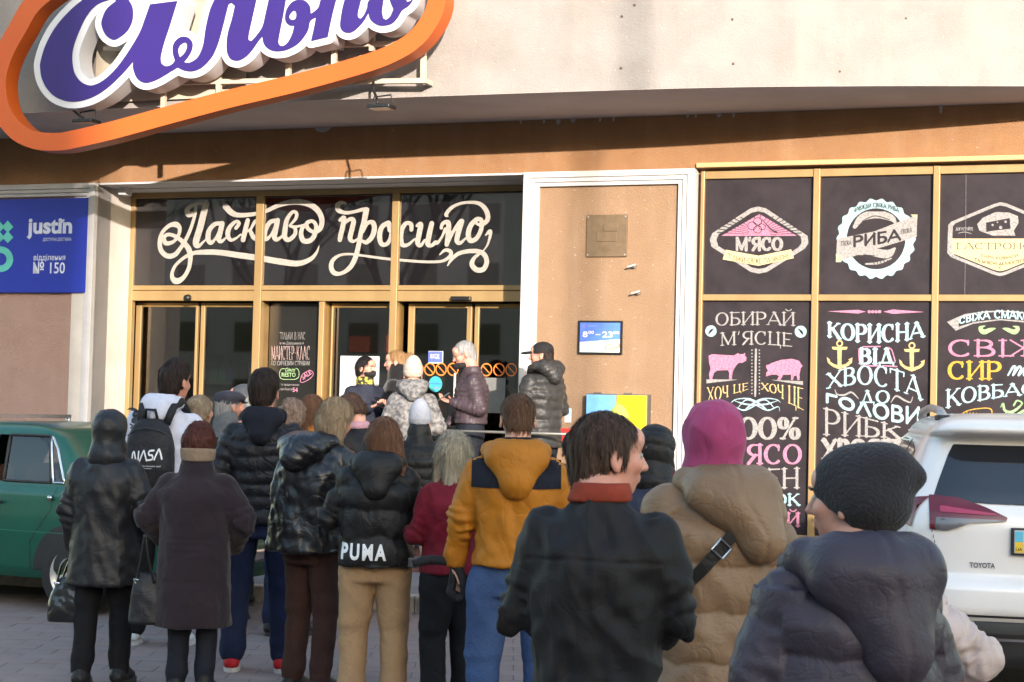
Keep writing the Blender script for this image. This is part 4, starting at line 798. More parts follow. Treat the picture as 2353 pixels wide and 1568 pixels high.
# blue parcel office board on the left pilaster
NB = M('blue_board', (.010, .026, .34), .5, (.009, .023, .31), 3)
(a, zt), (b, zb) = L(-12, 459, -.02), L(196, 673, -.02); a = L(-60, 560, -.02)[0]
e = wt('poster_board', 'blue parcel office board on the brown wall left of the entrance', 'signboard', b, 0, zb)
def pb(o): o.parent = e; o.location = (-b, 0, -zb); return o
pb(B('board', NB, None, a, b, -.02, .029, zb, zt, bevel=.003))
TQ = M('turquoise_print', (.12, .55, .48), .5); LW = M('pale_print', (.68, .72, .86), .5)
def pl_(body, x0, x1, yt, yb, bold=0., mat=LW, **k):
    (p, z1), (q, z0) = L(x0, yt, -.02), L(x1, yb, -.02); return pb(link('lettering', fitword(body, p, q, z0, z1, -.0225, bold, **k), mat))
pl_('justin', 63, 165, 503, 549, .035); pl_('ДОСТУПНА ДОСТАВКА', 99, 164, 547, 555, .01); pl_('відділення', 78, 150, 585, 601, .008); pl_('№ 150', 77, 149, 602, 629, .012)
F = F2(-60, 60, 490, 650, .6)
for cx, cy in ((-3, 522), (17, 522), (-3, 546), (17, 546)): F.poly([(cx-12, cy), (cx+1, cy-15), (cx+14, cy), (cx+1, cy+13)])
F.stroke([(1+22*math.cos(t), 596+22*math.sin(t), 15) for t in np.linspace(0, 2*math.pi, 30)])
pb(link('emblem', stand(fill([np.array([L(px, py, -.02) for px, py in q]) for q in F.loops()]), -.0225), TQ))
pb(MB().prism([(p, q) for p, q in (L(138, 511, -.02), L(147, 503, -.02), L(149, 507, -.02), L(140, 515, -.02))], -.0225, -.0215).build('emblem', LW))
# opening hours, plaque, bracket lamps, cabinet on the right pilaster
def frame_sign(x0, y0, x1, y1, y_, nm, label, cat_, fm, th=.03, t=.018):
    (a, z1), (b, z0) = L(x0, y0, 0), L(x1, y1, 0); e = wt(nm, label, cat_, a, .0, z0); c = lambda o: (setattr(o, 'location', (-a, 0, -z0)), o)[1]
    c(B('frame', fm, e, a, b, y_, .03, z0, z0+t)); c(B('frame', fm, e, a, b, y_, .03, z1-t, z1)); c(B('frame', fm, e, a, a+t, y_+.001, .03, z0+t, z1-t)); c(B('frame', fm, e, b-t, b, y_+.001, .03, z0+t, z1-t))
    return e, c, a, b, z0, z1
e, c, a, b, z0, z1 = frame_sign(1329, 737, 1428, 815, .0, 'hours_sign', 'framed blue and white opening hours sign on the orange pilaster', 'sign', BLACKM)
c(B('sheet', PAPER, e, a+.018, b-.018, .008, .028, z0+.018, z1-.018)); w_, h_ = b-a, z1-z0
SKB = M('hours_blue', (.06, .12, .50), .45, (.10, .28, .68), 1.5, lo=.2, hi=.6)
c(MB().prism([(a+.018, z1-.018), (a+.018, z0+h_*.36), (b-.018, z0+h_*.46), (b-.018, z1-.018)], .006, .0079).build('blue_field', SKB, e))
def hl(t, u0, u1, v0, v1, m, bold=.03, **k): c(link('lettering', fitword(t, a+w_*u0, a+w_*u1, z0+h_*v0, z0+h_*v1, .0045, bold, **k), m, e))
hl('8', .10, .22, .50, .68, WHITE); hl('00', .23, .36, .60, .70, WHITE); hl('-', .40, .51, .57, .60, WHITE); hl('23', .55, .79, .50, .68, WHITE); hl('00', .80, .94, .60, .69, WHITE); hl('Українське', .22, .42, .83, .855, WHITE, 0); hl('Сільпо', .66, .92, .19, .27, NOENT, 0, shear=.3)
hl('C', .10, .16, .80, .88, CHP, .01)
F = F2(0, 1, 0, 1, .01); F.stroke([(a_x, a_y, .02) for a_x, a_y in cat([(.63, .15), (.63, .25), (.72, .30), (.92, .31), (.95, .27), (.90, .2), (.7, .14), (.63, .15)], 5)])
c(link('loop_print', stand(fill([np.array([(a+w_*p, z0+h_*q) for p, q in l_]) for l_ in F.loops()]), .0045), NOENT, e))
(a, z1), (b, z0) = L(1348, 494, 0), L(1439, 590, 0); e = wt('wall_plaque', 'dull bronze relief plaque high on the orange pilaster', 'plaque', a, 0, z0); c = lambda o: (setattr(o, 'location', (-a, 0, -z0)), o)[1]
BRZ = M('weathered_bronze', (.15, .10, .055), .6, (.11, .075, .04), 12, metal=.2)
c(B('plate', BRZ, e, a, b, .008, .03, z0, z1, bevel=.004)); w_, h_ = b-a, z1-z0
c(B('relief', BRZ, e, a+w_*.25, a+w_*.75, .001, .0079, z0+h_*.36, z0+h_*.6, bevel=.003)); c(B('relief', BRZ, e, a+w_*.42, a+w_*.78, .0, .0079, z0+h_*.605, z0+h_*.78, bevel=.003)); c(link('lettering', fitword('ЗАРС', a+w_*.15, a+w_*.85, z0+h_*.12, z0+h_*.26, .0055, .02), BRZ, e))
for u in (.04, .96):
    for v in (.05, .95): c(B('screw', GREYM, e, a+w_*u-.008, a+w_*u+.008, .003, .0079, z0+h_*v-.008, z0+h_*v+.008))
for x, y, lb in ((1457, 612, 'upper small grey wall bracket below the plaque'), (1466, 673, 'lower small grey wall bracket below the plaque')):
    a, z = L(x, y, 0); e = wt('wall_bracket', lb, 'bracket', a, 0, z)
    MB().tube([(0, .03, 0), (0, -.02, 0)], .02, 10).build('base', GREYM, e, smooth=True); MB().bar((.03, -.035, .012), (-.055, -.045, -.012), .03, .016).build('arm', GREYM, e)
(a, z1), (b, z0) = L(1347, 904, -.1), L(1487, 977, -.1); e = wt('wall_cabinet', 'low wall cabinet with one blue and one yellow door', 'cabinet', a, 0, z0); c = lambda o: (setattr(o, 'location', (-a, 0, -z0)), o)[1]
BOXM = M('cabinet_steel', (.10, .09, .08), .6); c(B('case', BOXM, e, a, b, -.1, .029, z0-.25, z1, bevel=.004)); m_ = (a+b)/2
for p, q, mt in ((a+.008, m_-.004, M('blue_door_paint', (.15, .38, .72), .4)), (m_+.004, b-.008, M('yellow_door_paint', (.86, .58, .01), .4))):
    d_ = c(B('door', mt, e, p, q, -.112, -.1005, z0-.24, z1-.012, bevel=.002)); B('hinge', BOXM, e, p+.07, p+.14, -.11, -.07, z1, z1+.012).location = (-a, 0, -z0)
a, z = L(1290, 436, D-.1); a, z = L(286, 438, .3); e = wt('security_camera', 'small white security camera in the left corner of the entrance recess', 'camera', a, .3, z)
B('body', WHITE, e, -.05, .04, -.05, .1, -.055, .03, bevel=.01); MB().tube([(0, .03, .03), (0, .03, .1)], .012, 8).build('mount', WHITE, e)
# rail along the landing, red stand by the pilaster
e = empty('handrail', 'pale metal handrail on posts along the right half of the entrance steps', 'handrail', mw=WALLM @ Matrix.Translation((0, -1.35, .45)))
STL = M('brushed_steel', (.30, .28, .24), .35, metal=.6)
MB().tube([(-.55, 0, .92), (1.75, 0, .92)], .013, 10).build('rail_tube', STL, e, smooth=True); 
for x in (-.55, 1.75): MB().tube([(x, 0, 0), (x, 0, .92)], .016, 10).build('post', STL, e, smooth=True)
REDM = M('red_steel', (.55, .03, .025), .45)
a, z = L(1322, 985, -.5); e = empty('folding_stand', 'red folding stand half hidden beside the black cap man', 'stand', mw=WALLM @ Matrix.Translation((a, -.5, .0)))
B('top_plate', REDM, e, -.12, .25, -.12, .12, z-.04, z, bevel=.005); MB().bar((-.10, -.1, z-.04), (.2, -.1, .45), .03).build('leg', REDM, e); MB().bar((.2, -.08, z-.04), (-.1, -.08, .45), .03).build('leg', REDM, e); MB().bar((.22, .1, z-.04), (-.1, .1, .45), .03).build('leg', REDM, e)
a, z = L(1300, 955, -.05); e = wt('paper_card', 'small light blue and white card on the pilaster beside the black cap man', 'card', a, .0, z); B('card', M('light_blue_card', (.35, .6, .75), .5), e, -.035, .035, .022, .028, -.0, .07); B('card_base', PAPER, e, -.035, .035, .022, .028, -.07, -.001)
# ================================================================== across the street, behind the camera
BLK = M('far_block_wall', (.55, .46, .38), .9, (.50, .41, .34), .6); WINM = M('far_window', (.03, .035, .04), .15)
def block(label, x0, x1, y0, y1, h, ns):
    e = empty('apartment_block', label, 'building', mw=WALLM @ Matrix.Translation(((x0+x1)/2, y1, 0))); k = lambda o: (setattr(o, 'location', (-(x0+x1)/2, -y1, 0)), o)[1]
    k(B('wall', BLK, e, x0, x1, y0, y1, -.1, h)); m = MB(); n = int((x1-x0)/3.2)
    for i in range(n):
        for j in range(ns): m.box(x0+.9+i*3.2, x0+2.5+i*3.2, y1-.02, y1+.03, 1.2+j*2.9, 2.7+j*2.9)
    tag(k(m.build('windows', WINM, e)), kind='stuff')
block('tall apartment block across the street, left side', -80, 32.6, -74, -60, 20.6, 6); block('lower apartment block across the street, right side', 32.7, 95, -74, -60, 14.75, 4)
e = empty('street_lamp', 'thin street lamp across the forecourt behind the photographer', 'lamp', mw=WALLM @ Matrix.Translation((1.62+31.6*math.tan(SUN_AZ), -33, 0)))
MB().tube([(0, 0, 0), (0, 0, 6), (0, 0, 14)], [.075, .065, .055], 12).build('pole', GREYM, e, smooth=True); MB().bar((0, 0, 13.9), (0, -1.2, 14.3), .06).build('arm', GREYM, e); B('lamp_head', GREYM, e, -.12, .12, -1.7, -1.1, 14.25, 14.4, bevel=.03)

BARK = M('tree_bark', (.09, .07, .055), .9, (.05, .04, .03), 12, bump=.5)
def tree(s0, y0, label, seed):
    r = random.Random(seed); e = empty('bare_tree', label, 'tree', mw=WALLM @ Matrix.Translation((s0, y0, 0)), group=None); T_ = MB(); T_.tube([(0, 0, 0), (.1, 0, 1.5), (.0, .1, 3.2)], [.22, .17, .14], 10); T_.build('trunk', BARK, e, smooth=True); C_ = MB()
    def br(p, d, l, rad, k):
        q = p+d*l*.5+Vector((r.uniform(-.1, .1), r.uniform(-.1, .1), .05))*l; e2 = p+d*l; C_.tube([p, q, e2], [rad, rad*.8, rad*.55], 5, False)
        if k: [br(e2 if i < 2 else q, (d+Vector((r.uniform(-.8, .8), r.uniform(-.8, .8), r.uniform(-.15, .6)))).normalized(), l*.72, rad*.55, k-1) for i in range(3)]
    for i in range(4): a = i*1.6+r.random(); br(Vector((0, .1, 3.1)), Vector((math.cos(a)*.55, math.sin(a)*.55, 1)).normalized(), 2.2, .10, 4)
    C_.build('crown', BARK, e)
tree(-8.5, -15, 'bare tree across the forecourt nearest the street', 3); tree(-15, -22, 'bare tree across the forecourt in the middle of the row', 5); tree(-23, -25, 'bare tree at the far left end of the forecourt row', 9)
# ================================================================== vehicles
def hullpt(row, t, n):
    z, w_, yr, yf = row; c, s_ = math.cos(t), math.sin(t)
    return (w_*math.copysign(abs(c)**(2/n), c), (yr+yf)/2+(yf-yr)/2*math.copysign(abs(s_)**(2/(n*2.4)), s_), z)
def hull(rows, n, parent, name, mat, nt=140, dz=.02, cut=None, zr=None):
    R = np.array(rows, float); zs = []
    for a, b in zip(R[:-1], R[1:]): zs += list(np.arange(max(1, round((b[0]-a[0])/dz)))/max(1, round((b[0]-a[0])/dz))*(b[0]-a[0])+a[0])
    zs.append(R[-1, 0]); P = []
    C = cat(rows, 8); o = np.argsort(C[:, 0], kind='stable'); C = C[o]
    for z in zs:
        row = [z]+[np.interp(z, R[:, 0], R[:, i])*.35+np.interp(z, C[:, 0], C[:, i])*.65 for i in (1, 2, 3)]
        P.append([hullpt(row, 2*math.pi*k/nt, n) for k in range(nt)])
    mb = MB(); mb.grid(P, closed=True); k = len(mb.v); mb.f += [tuple(range(k-nt, k))]
    if cut: mb.f = [f for f in mb.f if not cut(np.mean([mb.v[i] for i in f], 0))]
    prof = lambda z: [np.interp(z, R[:, 0], R[:, i])*.35+np.interp(z, C[:, 0], C[:, i])*.65 for i in (1, 2, 3)]
    return mb.build(name, mat, parent, smooth=True), prof
def inpoly(x, y, P):
    r = False
    for (a, b), (c, d) in zip(P, P[1:]+P[:1]):
        if (b > y) != (d > y) and x < (c-a)*(y-b)/(d-b)+a: r = not r
    return r
def rearpatch(prof, n, poly, off, name, mat, parent, h=.02, inner=None):   # sheet following the rear face, poly in x,z
    xs = [p[0] for p in poly]; zz = [p[1] for p in poly]; F = F2(min(xs)-.03, max(xs)+.03, min(zz)-.03, max(zz)+.03, h*.35); F.poly(poly)
    me = stand(fill(F.loops()), 0); return wrap_rear(me, prof, n, off, name, mat, parent)
def wrap_rear(me, prof, n, off, name, mat, parent):
    import bmesh
    bm = bmesh.new(); bm.from_mesh(me); dice(bm, .03, .02)
    for v in bm.verts:
        w_, yr, yf = prof(v.co.z); x = min(abs(v.co.x)/w_, .998); v.co.y = (yr+yf)/2-(yf-yr)/2*(1-x**n)**(1/(n*2.4))-off
    bm.to_mesh(me); bm.free(); return link(name, me, mat, parent, smooth=True)
def sidepatch(prof, n, poly, off, name, mat, parent, side=-1):   # poly in y,z
    import bmesh
    ys = [p[0] for p in poly]; zz = [p[1] for p in poly]; F = F2(min(ys)-.03, max(ys)+.03, min(zz)-.03, max(zz)+.03, .006); F.poly(poly)
    me = stand(fill(F.loops()), 0); bm = bmesh.new(); bm.from_mesh(me); dice(bm, .04, .03)
    for v in bm.verts:
        y = v.co.x; w_, yr, yf = prof(v.co.z); q = min(abs(2*(y-(yr+yf)/2)/(yf-yr)), .999); v.co.x = side*(w_*(1-q**(n*2.4))**(1/n)+off); v.co.y = y
    bm.to_mesh(me); bm.free(); return link(name, me, mat, parent, smooth=True)
TYRE = M('tyre_rubber', (.018, .018, .019), .85); CHR = M('chrome', (.62, .62, .62), .18, metal=1.); BGL = M('tinted_window', (.012, .014, .018), .04, coat=.5); BPL = M('black_plastic', (.022, .022, .023), .65)
def wheel(parent, x, y, r, wd, rim):
    t = MB(); sgn = 1 if x > 0 else -1; pr = [(r*.62, 0), (r*.9, -.01), (r, .03), (r, wd-.03), (r*.9, wd)]
    P = [[(x-sgn*p[1], y+p[0]*math.cos(a), r+p[0]*math.sin(a)) for a in np.linspace(0, 2*math.pi, 32, endpoint=False)] for p in pr]
    w_ = t.grid(P, True).build('wheel', TYRE, parent, smooth=True)
    m = MB(); P = [[(x-sgn*d, y+q*math.cos(a), r+q*math.sin(a)) for a in np.linspace(0, 2*math.pi, 32, endpoint=False)] for q, d in ((r*.64, -.005), (r*.56, .01), (r*.5, .03), (r*.2, .02), (.01, .0))]
    m.grid(P, True).build('rim', rim, w_, smooth=True)
# white off-road wagon at the right edge, seen from behind
Zc = 9.5; Xc = at(2447, Zc, 1.); CR = empty('parked_car', 'white wagon with dark red rear lamps parked nose to the shop at the right edge', 'car', mw=Matrix.Translation((Xc, Zc, 0)) @ Matrix.Rotation(math.radians(-9), 4, 'Z'))
WPAINT = M('white_car_paint', (.66, .64, .63), .28, (.62, .60, .59), 2, coat=.6)
rows = [(.50, .90, -.03, 4.5), (.56, .915, -.07, 4.52), (.68, .92, -.07, 4.52), (.715, .92, -.03, 4.5), (.74, .918, .015, 4.48), (.90, .915, .005, 4.46), (1.0, .90, .0, 4.4), (1.08, .885, .02, 4.2), (1.13, .865, .06, 3.4), (1.2, .835, .10, 3.2), (1.35, .775, .20, 2.8), (1.46, .725, .29, 2.5), (1.50, .70, .30, 2.4), (1.515, .70, .17, 2.35), (1.55, .68, .14, 2.3), (1.60, .62, .24, 2.2), (1.63, .50, .5, 2.0), (1.64, .2, .9, 1.5)]
body, prof = hull(rows, 5, CR, 'body', WPAINT, nt=260)
rows2 = [(.24, .84, .06, 4.4), (.30, .88, .0, 4.45), (.44, .90, -.045, 4.5), (.50, .90, -.04, 4.5)]
low, prof2 = hull(rows2, 5, CR, 'lower_bumper', BPL, nt=200)
lo_ = lambda z: prof2(z) if z < .5 else prof(z)
rearpatch(prof, 5, [(-.695, 1.15), (-.66, 1.25), (-.60, 1.40), (-.57, 1.455), (.57, 1.455), (.60, 1.40), (.66, 1.25), (.695, 1.15), (.4, 1.135), (0, 1.13), (-.4, 1.135)], .006, 'rear_window', BGL, CR)
LRED = M('lamp_red', (.12, .003, .013), .25, coat=.3); LGR = M('lamp_smoke', (.10, .09, .10), .15, coat=.8); LPK = M('lamp_inner_red', (.36, .04, .09), .3)
for sd_ in (-1, 1):
    f = lambda q: [(sd_*x, z) for x, z in q]
    tl = rearpatch(prof, 5, f([(-.715, 1.175), (-.56, 1.165), (-.42, 1.12), (-.30, 1.065), (-.31, 1.045), (-.50, 1.03), (-.57, 1.0), (-.62, .985), (-.715, .985)]), .012, 'tail_lamp', LRED, CR)
    rearpatch(prof, 5, f([(-.68, 1.055), (-.33, 1.052), (-.31, 1.045), (-.50, 1.03), (-.57, 1.0), (-.62, .985), (-.685, .985)]), .016, 'smoked_lens', LGR, tl)
    rearpatch(prof, 5, f([(-.66, 1.12), (-.36, 1.085), (-.35, 1.075), (-.66, 1.085)]), .017, 'light_strip', LPK, tl)
    sidepatch(prof, 5, [(.14, 1.165), (.38, 1.13), (.42, 1.10), (.25, 1.03), (.14, .99)], .012, 'tail_lamp_wing', LRED, tl, sd_)
    sidepatch(prof, 5, [(.55, 1.20), (.72, 1.41), (1.25, 1.46), (1.30, 1.18)], .005, 'quarter_window', BGL, CR, sd_)
    sidepatch(prof, 5, [(1.36, 1.17), (1.34, 1.47), (2.15, 1.48), (2.3, 1.15)], .005, 'side_window', BGL, CR, sd_)
    MB().tube([(sd_*.60, .62, 1.60), (sd_*.61, .75, 1.645), (sd_*.61, 1.4, 1.665), (sd_*.60, 2.2, 1.64), (sd_*.59, 2.35, 1.60)], [.034, .026, .024, .024, .03], 8).build('roof_rail', M('rail_silver', (.4, .39, .38), .4, metal=.5), CR, smooth=True)
    MB().box(sd_*.57, sd_*.64, .52, .74, 1.585, 1.62).build('rail_foot', BPL, CR, bevel=.01)
    wheel(CR, sd_*.88, .98, .34, .22, CHR); wheel(CR, sd_*.88, 3.6, .34, .22, CHR)
def strip(z0, z1, x1, mat, name, off=.008, pr=None): return rearpatch(pr or prof, 5, [(-x1, z0), (x1, z0), (x1, z1), (-x1, z1)], off, name, mat, CR)
strip(.522, .535, .80, BPL, 'bumper_seam', .004); strip(.43, .475, .76, BPL, 'bumper_grille', .012, prof2); strip(.398, .412, .74, CHR, 'chrome_strip', .016, prof2)
for z_ in (.718,): strip(z_, z_+.008, .80, BPL, 'tailgate_seam', .003)
for sx_ in (-1, 1): rearpatch(prof, 5, [(sx_*.70, .985), (sx_*.705, .985), (sx_*.66, .80), (sx_*.60, .735), (sx_*.594, .735), (sx_*.652, .80)], .004, 'tailgate_seam', BPL, CR)
me = fitword('TOYOTA', -.50, -.365, .785, .815, 0, .02); wrap_rear(me, prof, 5, .008, 'lettering', M('badge_grey', (.12, .12, .13), .3, metal=.8), CR)
PLB = M('plate_blue', (.10, .45, .62), .4); PLY = M('plate_yellow', (.75, .48, .03), .4); pl = MB().box(-.27, .27, -.035, -.02, .875, 1.0).build('number_plate', WHITE, CR, bevel=.004)
B('plate_frame', BPL, pl, -.285, .285, -.02, -.0, .862, 1.012, bevel=.006); B('plate_strip', PLB, pl, -.265, -.225, -.0375, -.0352, .938, .995); B('plate_strip', PLY, pl, -.265, -.225, -.0375, -.0352, .88, .9375)
link('lettering', fitword('UA', -.262, -.228, .89, .905, -.039, .02), BLACKM, pl)
MB().bar((-.02, .155, 1.17), (.36, .18, 1.185), .03, .014).build('rear_wiper', BPL, CR)
MB().tube([(-.66, .42, 1.0), (-.655, .42, .9)], .02, 8)
# green saloon at the left edge, side on
sw_, _ = L(196, 1330, -5.55); LD = empty('parked_car', 'old dark green saloon parked along the kerb at the left edge', 'car', mw=WALLM @ Matrix.Translation((sw_+.82, -5.55+.80, 0)) @ Matrix.Rotation(math.pi/2-.10, 4, 'Z'))
GP = M('green_car_paint', (.002, .082, .050), .32, (.0015, .068, .042), 3, coat=.35)
rowsL = [(.24, .74, .12, 3.9), (.32, .78, .06, 4.0), (.55, .80, .02, 4.03), (.70, .80, .0, 4.0), (.86, .785, .02, 3.98), (.90, .765, .30, 3.8), (.925, .745, .80, 2.95), (1.0, .725, .93, 2.85), (1.15, .69, 1.06, 2.65), (1.30, .65, 1.20, 2.45), (1.355, .61, 1.31, 2.35), (1.385, .54, 1.48, 2.2), (1.40, .3, 1.6, 2.0)]
wins = [[(1.075, .955), (1.18, .955), (1.285, 1.295), (1.265, 1.285), (1.20, 1.20)], [(1.205, .955), (1.66, .955), (1.68, 1.30), (1.295, 1.30)], [(1.78, .955), (2.60, .955), (2.36, 1.30), (1.79, 1.30)]]
cutL = lambda c: abs(c[0]) > .5 and any(inpoly(c[1], c[2], w_) for w_ in wins)
bodyL, profL = hull(rowsL, 7, LD, 'body', GP, nt=520, dz=.012, cut=cutL)
CARGL = glass('car_glass', .6)
for s_ in (-1, 1):
    for w_ in wins:
        g_ = sidepatch(profL, 7, w_, -.004, 'window', CARGL, LD, s_)
        P = []
        for (a, b), (c, d) in zip(w_, w_[1:]+w_[:1]):
            for t in np.linspace(0, 1, 8, endpoint=False):
                y, z = a+(c-a)*t, b+(d-b)*t; w0, yr, yf = profL(z); q = min(abs(2*(y-(yr+yf)/2)/(yf-yr)), .999); P.append((s_*(w0*(1-q**16.8)**(1/7)+.002), y, z))
        MB().tube(P+[P[0]], .011, 6).build('window_trim', BPL if w_ is wins[1] else CHR, g_, smooth=True)
    wheel(LD, s_*.79, .95, .29, .17, M('painted_rim', (.55, .55, .54), .35, metal=.5)); wheel(LD, s_*.79, 3.3, .29, .17, CHR)
    arch = [(.95+.36*math.cos(a), .29+.37*math.sin(a)) for a in np.linspace(math.radians(2), math.radians(178), 22)]
    sidepatch(profL, 7, arch, .003, 'wheel_arch', BPL, LD, s_)
    for q in ([(1.20, .30), (1.206, .30), (1.206, .50), (1.30, .68), (1.30, .93), (1.294, .93), (1.294, .68), (1.20, .5)] if 0 else [(1.33, .30), (1.336, .30), (1.336, .52), (1.15, .76), (1.13, .93), (1.124, .93), (1.144, .755), (1.33, .515)], [(1.72, .30), (1.726, .30), (1.726, .93), (1.72, .93)]): sidepatch(profL, 7, q, .002, 'door_gap', BPL, LD, s_)
    sidepatch(profL, 7, [(.3, .585), (3.9, .585), (3.9, .592), (.3, .592)], .003, 'side_crease_highlight', M('green_highlight_paint', (.02, .16, .12), .3), LD, s_)  # lighter green strip: the crease's highlight is put into the colour
    MB().tube([(s_*.805, 1.60, .80), (s_*.83, 1.62, .80), (s_*.83, 1.74, .80), (s_*.805, 1.76, .80)], .011, 8).build('door_handle', BPL, LD, smooth=True)
    MB().tube([(s_*.80, 1.15, .845), (s_*.815, 1.15, .845)], .02, 12).build('fuel_cap', CHR, LD, smooth=True)
    MB().tube([(s_*.48, 2.08, 1.375), (s_*.48, 2.08, 1.43)], .02, 8).build('rack_foot', CHR, LD, smooth=True)
MB().bar((-.5, 2.08, 1.435), (.5, 2.08, 1.435), .03).build('rack_bar', CHR, LD); B('bumper', CHR, LD, -.78, .78, -.08, .03, .38, .48, bevel=.02)
SEATM = M('brown_seat_cloth', (.16, .075, .055), .9); B('rear_seat', SEATM, LD, -.6, .6, 1.2, 1.32, .35, .98, bevel=.04); B('front_seat', SEATM, LD, -.6, -.1, 2.1, 2.22, .35, 1.05, bevel=.05); B('front_seat', SEATM, LD, .1, .6, 2.1, 2.22, .35, 1.05, bevel=.05); B('cabin_floor', BPL, LD, -.72, .72, .3, 3.6, .25, .34)
# ================================================================== people
def rotm(yaw=0, pitch=0, roll=0): return (Matrix.Rotation(yaw, 3, 'Z') @ Matrix.Rotation(pitch, 3, 'X') @ Matrix.Rotation(roll, 3, 'Y'))
SKIN = {}
def skin(c=(.50, .27, .185)):
    if c not in SKIN: SKIN[c] = M('skin', c, .5, (c[0]*.86, c[1]*.68, c[2]*.64), 11, bump=.08, bscale=220, spec=.35)
    return SKIN[c]
def hairmat(c, k=.5):
    m = M('hair', c, .6, tuple(v*k for v in c), 5, stretch=(14, 14, 1.4), detail=5, lo=.3, hi=.68, bump=.9, bscale=9, spec=.22); return m
PREP = {}
def axis(lo, hi, h): return np.arange(lo, hi+h, h)
def head_prims(F, C, R, s, hk=1.):
    A = np.array(R); g = lambda p: C+A @ (np.array(p)*s)
    e = lambda p, r, k=.015, sub=False: F.ell(g(p), np.array(r)*s, k*s, A, sub)
    e((0, -.014, .028), (.076, .094, .086), 0); e((0, .028, -.035), (.060, .066, .078), .03); e((0, .058, -.083), (.026, .025, .022), .02)
    e((0, .068, .055), (.055, .028, .035), .03)
    for q in (-1, 1):
        e((q*.040, .066, -.018), (.022, .020, .02), .02); e((q*.031, .103, .010), (.017, .016, .012), .012, True)
    F.cone(g((0, .090, .018)), g((0, .113, -.022)), .008*s, .012*s, .010*s)
    for q in (-1, 1): F.cone(g((q*.009, .100, -.026)), g((q*.011, .094, -.03)), .008*s, .006*s, .006*s)
    e((0, .092, -.050), (.024, .010, .006), .006); e((0, .090, -.061), (.021, .010, .007), .006); e((0, .102, -.0555), (.026, .006, .0025), .003, True)
    for q in (-1, 1):
        e((q*.080, -.010, -.008), (.009, .020, .032), .006); e((q*.090, -.006, -.004), (.007, .011, .019), .004, True); e((q*.082, -.004, -.036), (.007, .009, .01), .008)
    return g, A
def hand_field(wrist, d, n, s=1., curl=.5, right=True, h=.0042):
    d = np.array(d, float); d /= np.linalg.norm(d); n = np.array(n, float); n -= d*(n @ d); n /= np.linalg.norm(n); b = np.cross(d, n)*(1 if right else -1)
    W = np.array(wrist, float); m = .21*s; F = Fd(axis(W[0]-m, W[0]+m, h), axis(W[1]-m, W[1]+m, h), axis(W[2]-m, W[2]+m, h))
    F.cone(W-d*.05*s, W+d*.005*s, .027*s, .026*s, .01)
    for i, (off, ln) in enumerate(((-.030, .92), (-.010, 1.), (.010, .95), (.029, .76))):
        K = W+d*.085*s*(1-.04*abs(i-1))+b*off*s; F.cone(W+b*off*.5*s+d*.01, K, .015*s, .0115*s, .012)
        a = 0; P = K
        for L_, r in ((.040, .0095), (.026, .0088), (.020, .008)):
            a += curl*(.55 if L_ > .03 else .85); v = d*math.cos(a)+n*math.sin(a); Q = P+v*L_*ln*s; F.cone(P, Q, (r+.0008)*s, r*s, .003); P = Q
    P = W+d*.025*s-b*.022*s; v = (d*.65-b*.7+n*.35); v /= np.linalg.norm(v); F.cone(W+d*.01*s-b*.01*s, P+v*.03*s, .016*s, .012*s, .01); P = P+v*.03*s
    for L_, r in ((.03, .0105), (.024, .0095)): v = v+d*.35+n*.3*curl; v /= np.linalg.norm(v); F.cone(P, P+v*L_*s, r*s, (r-.001)*s, .003); P = P+v*L_*s
    return F.mesh()
POSE = {'down': ((.125, -.012, .635), (.128, .03, .50)), 'pocket': ((.145, -.03, .65), (.105, .085, .535)), 'front': ((.135, .0, .645), (.04, .14, .60)), 'phone': ((.128, .03, .64), (.045, .18, .69)), 'cross': ((.148, .03, .655), (-.01, .14, .66)), 'wide': ((.172, -.01, .665), (.115, .09, .56))}
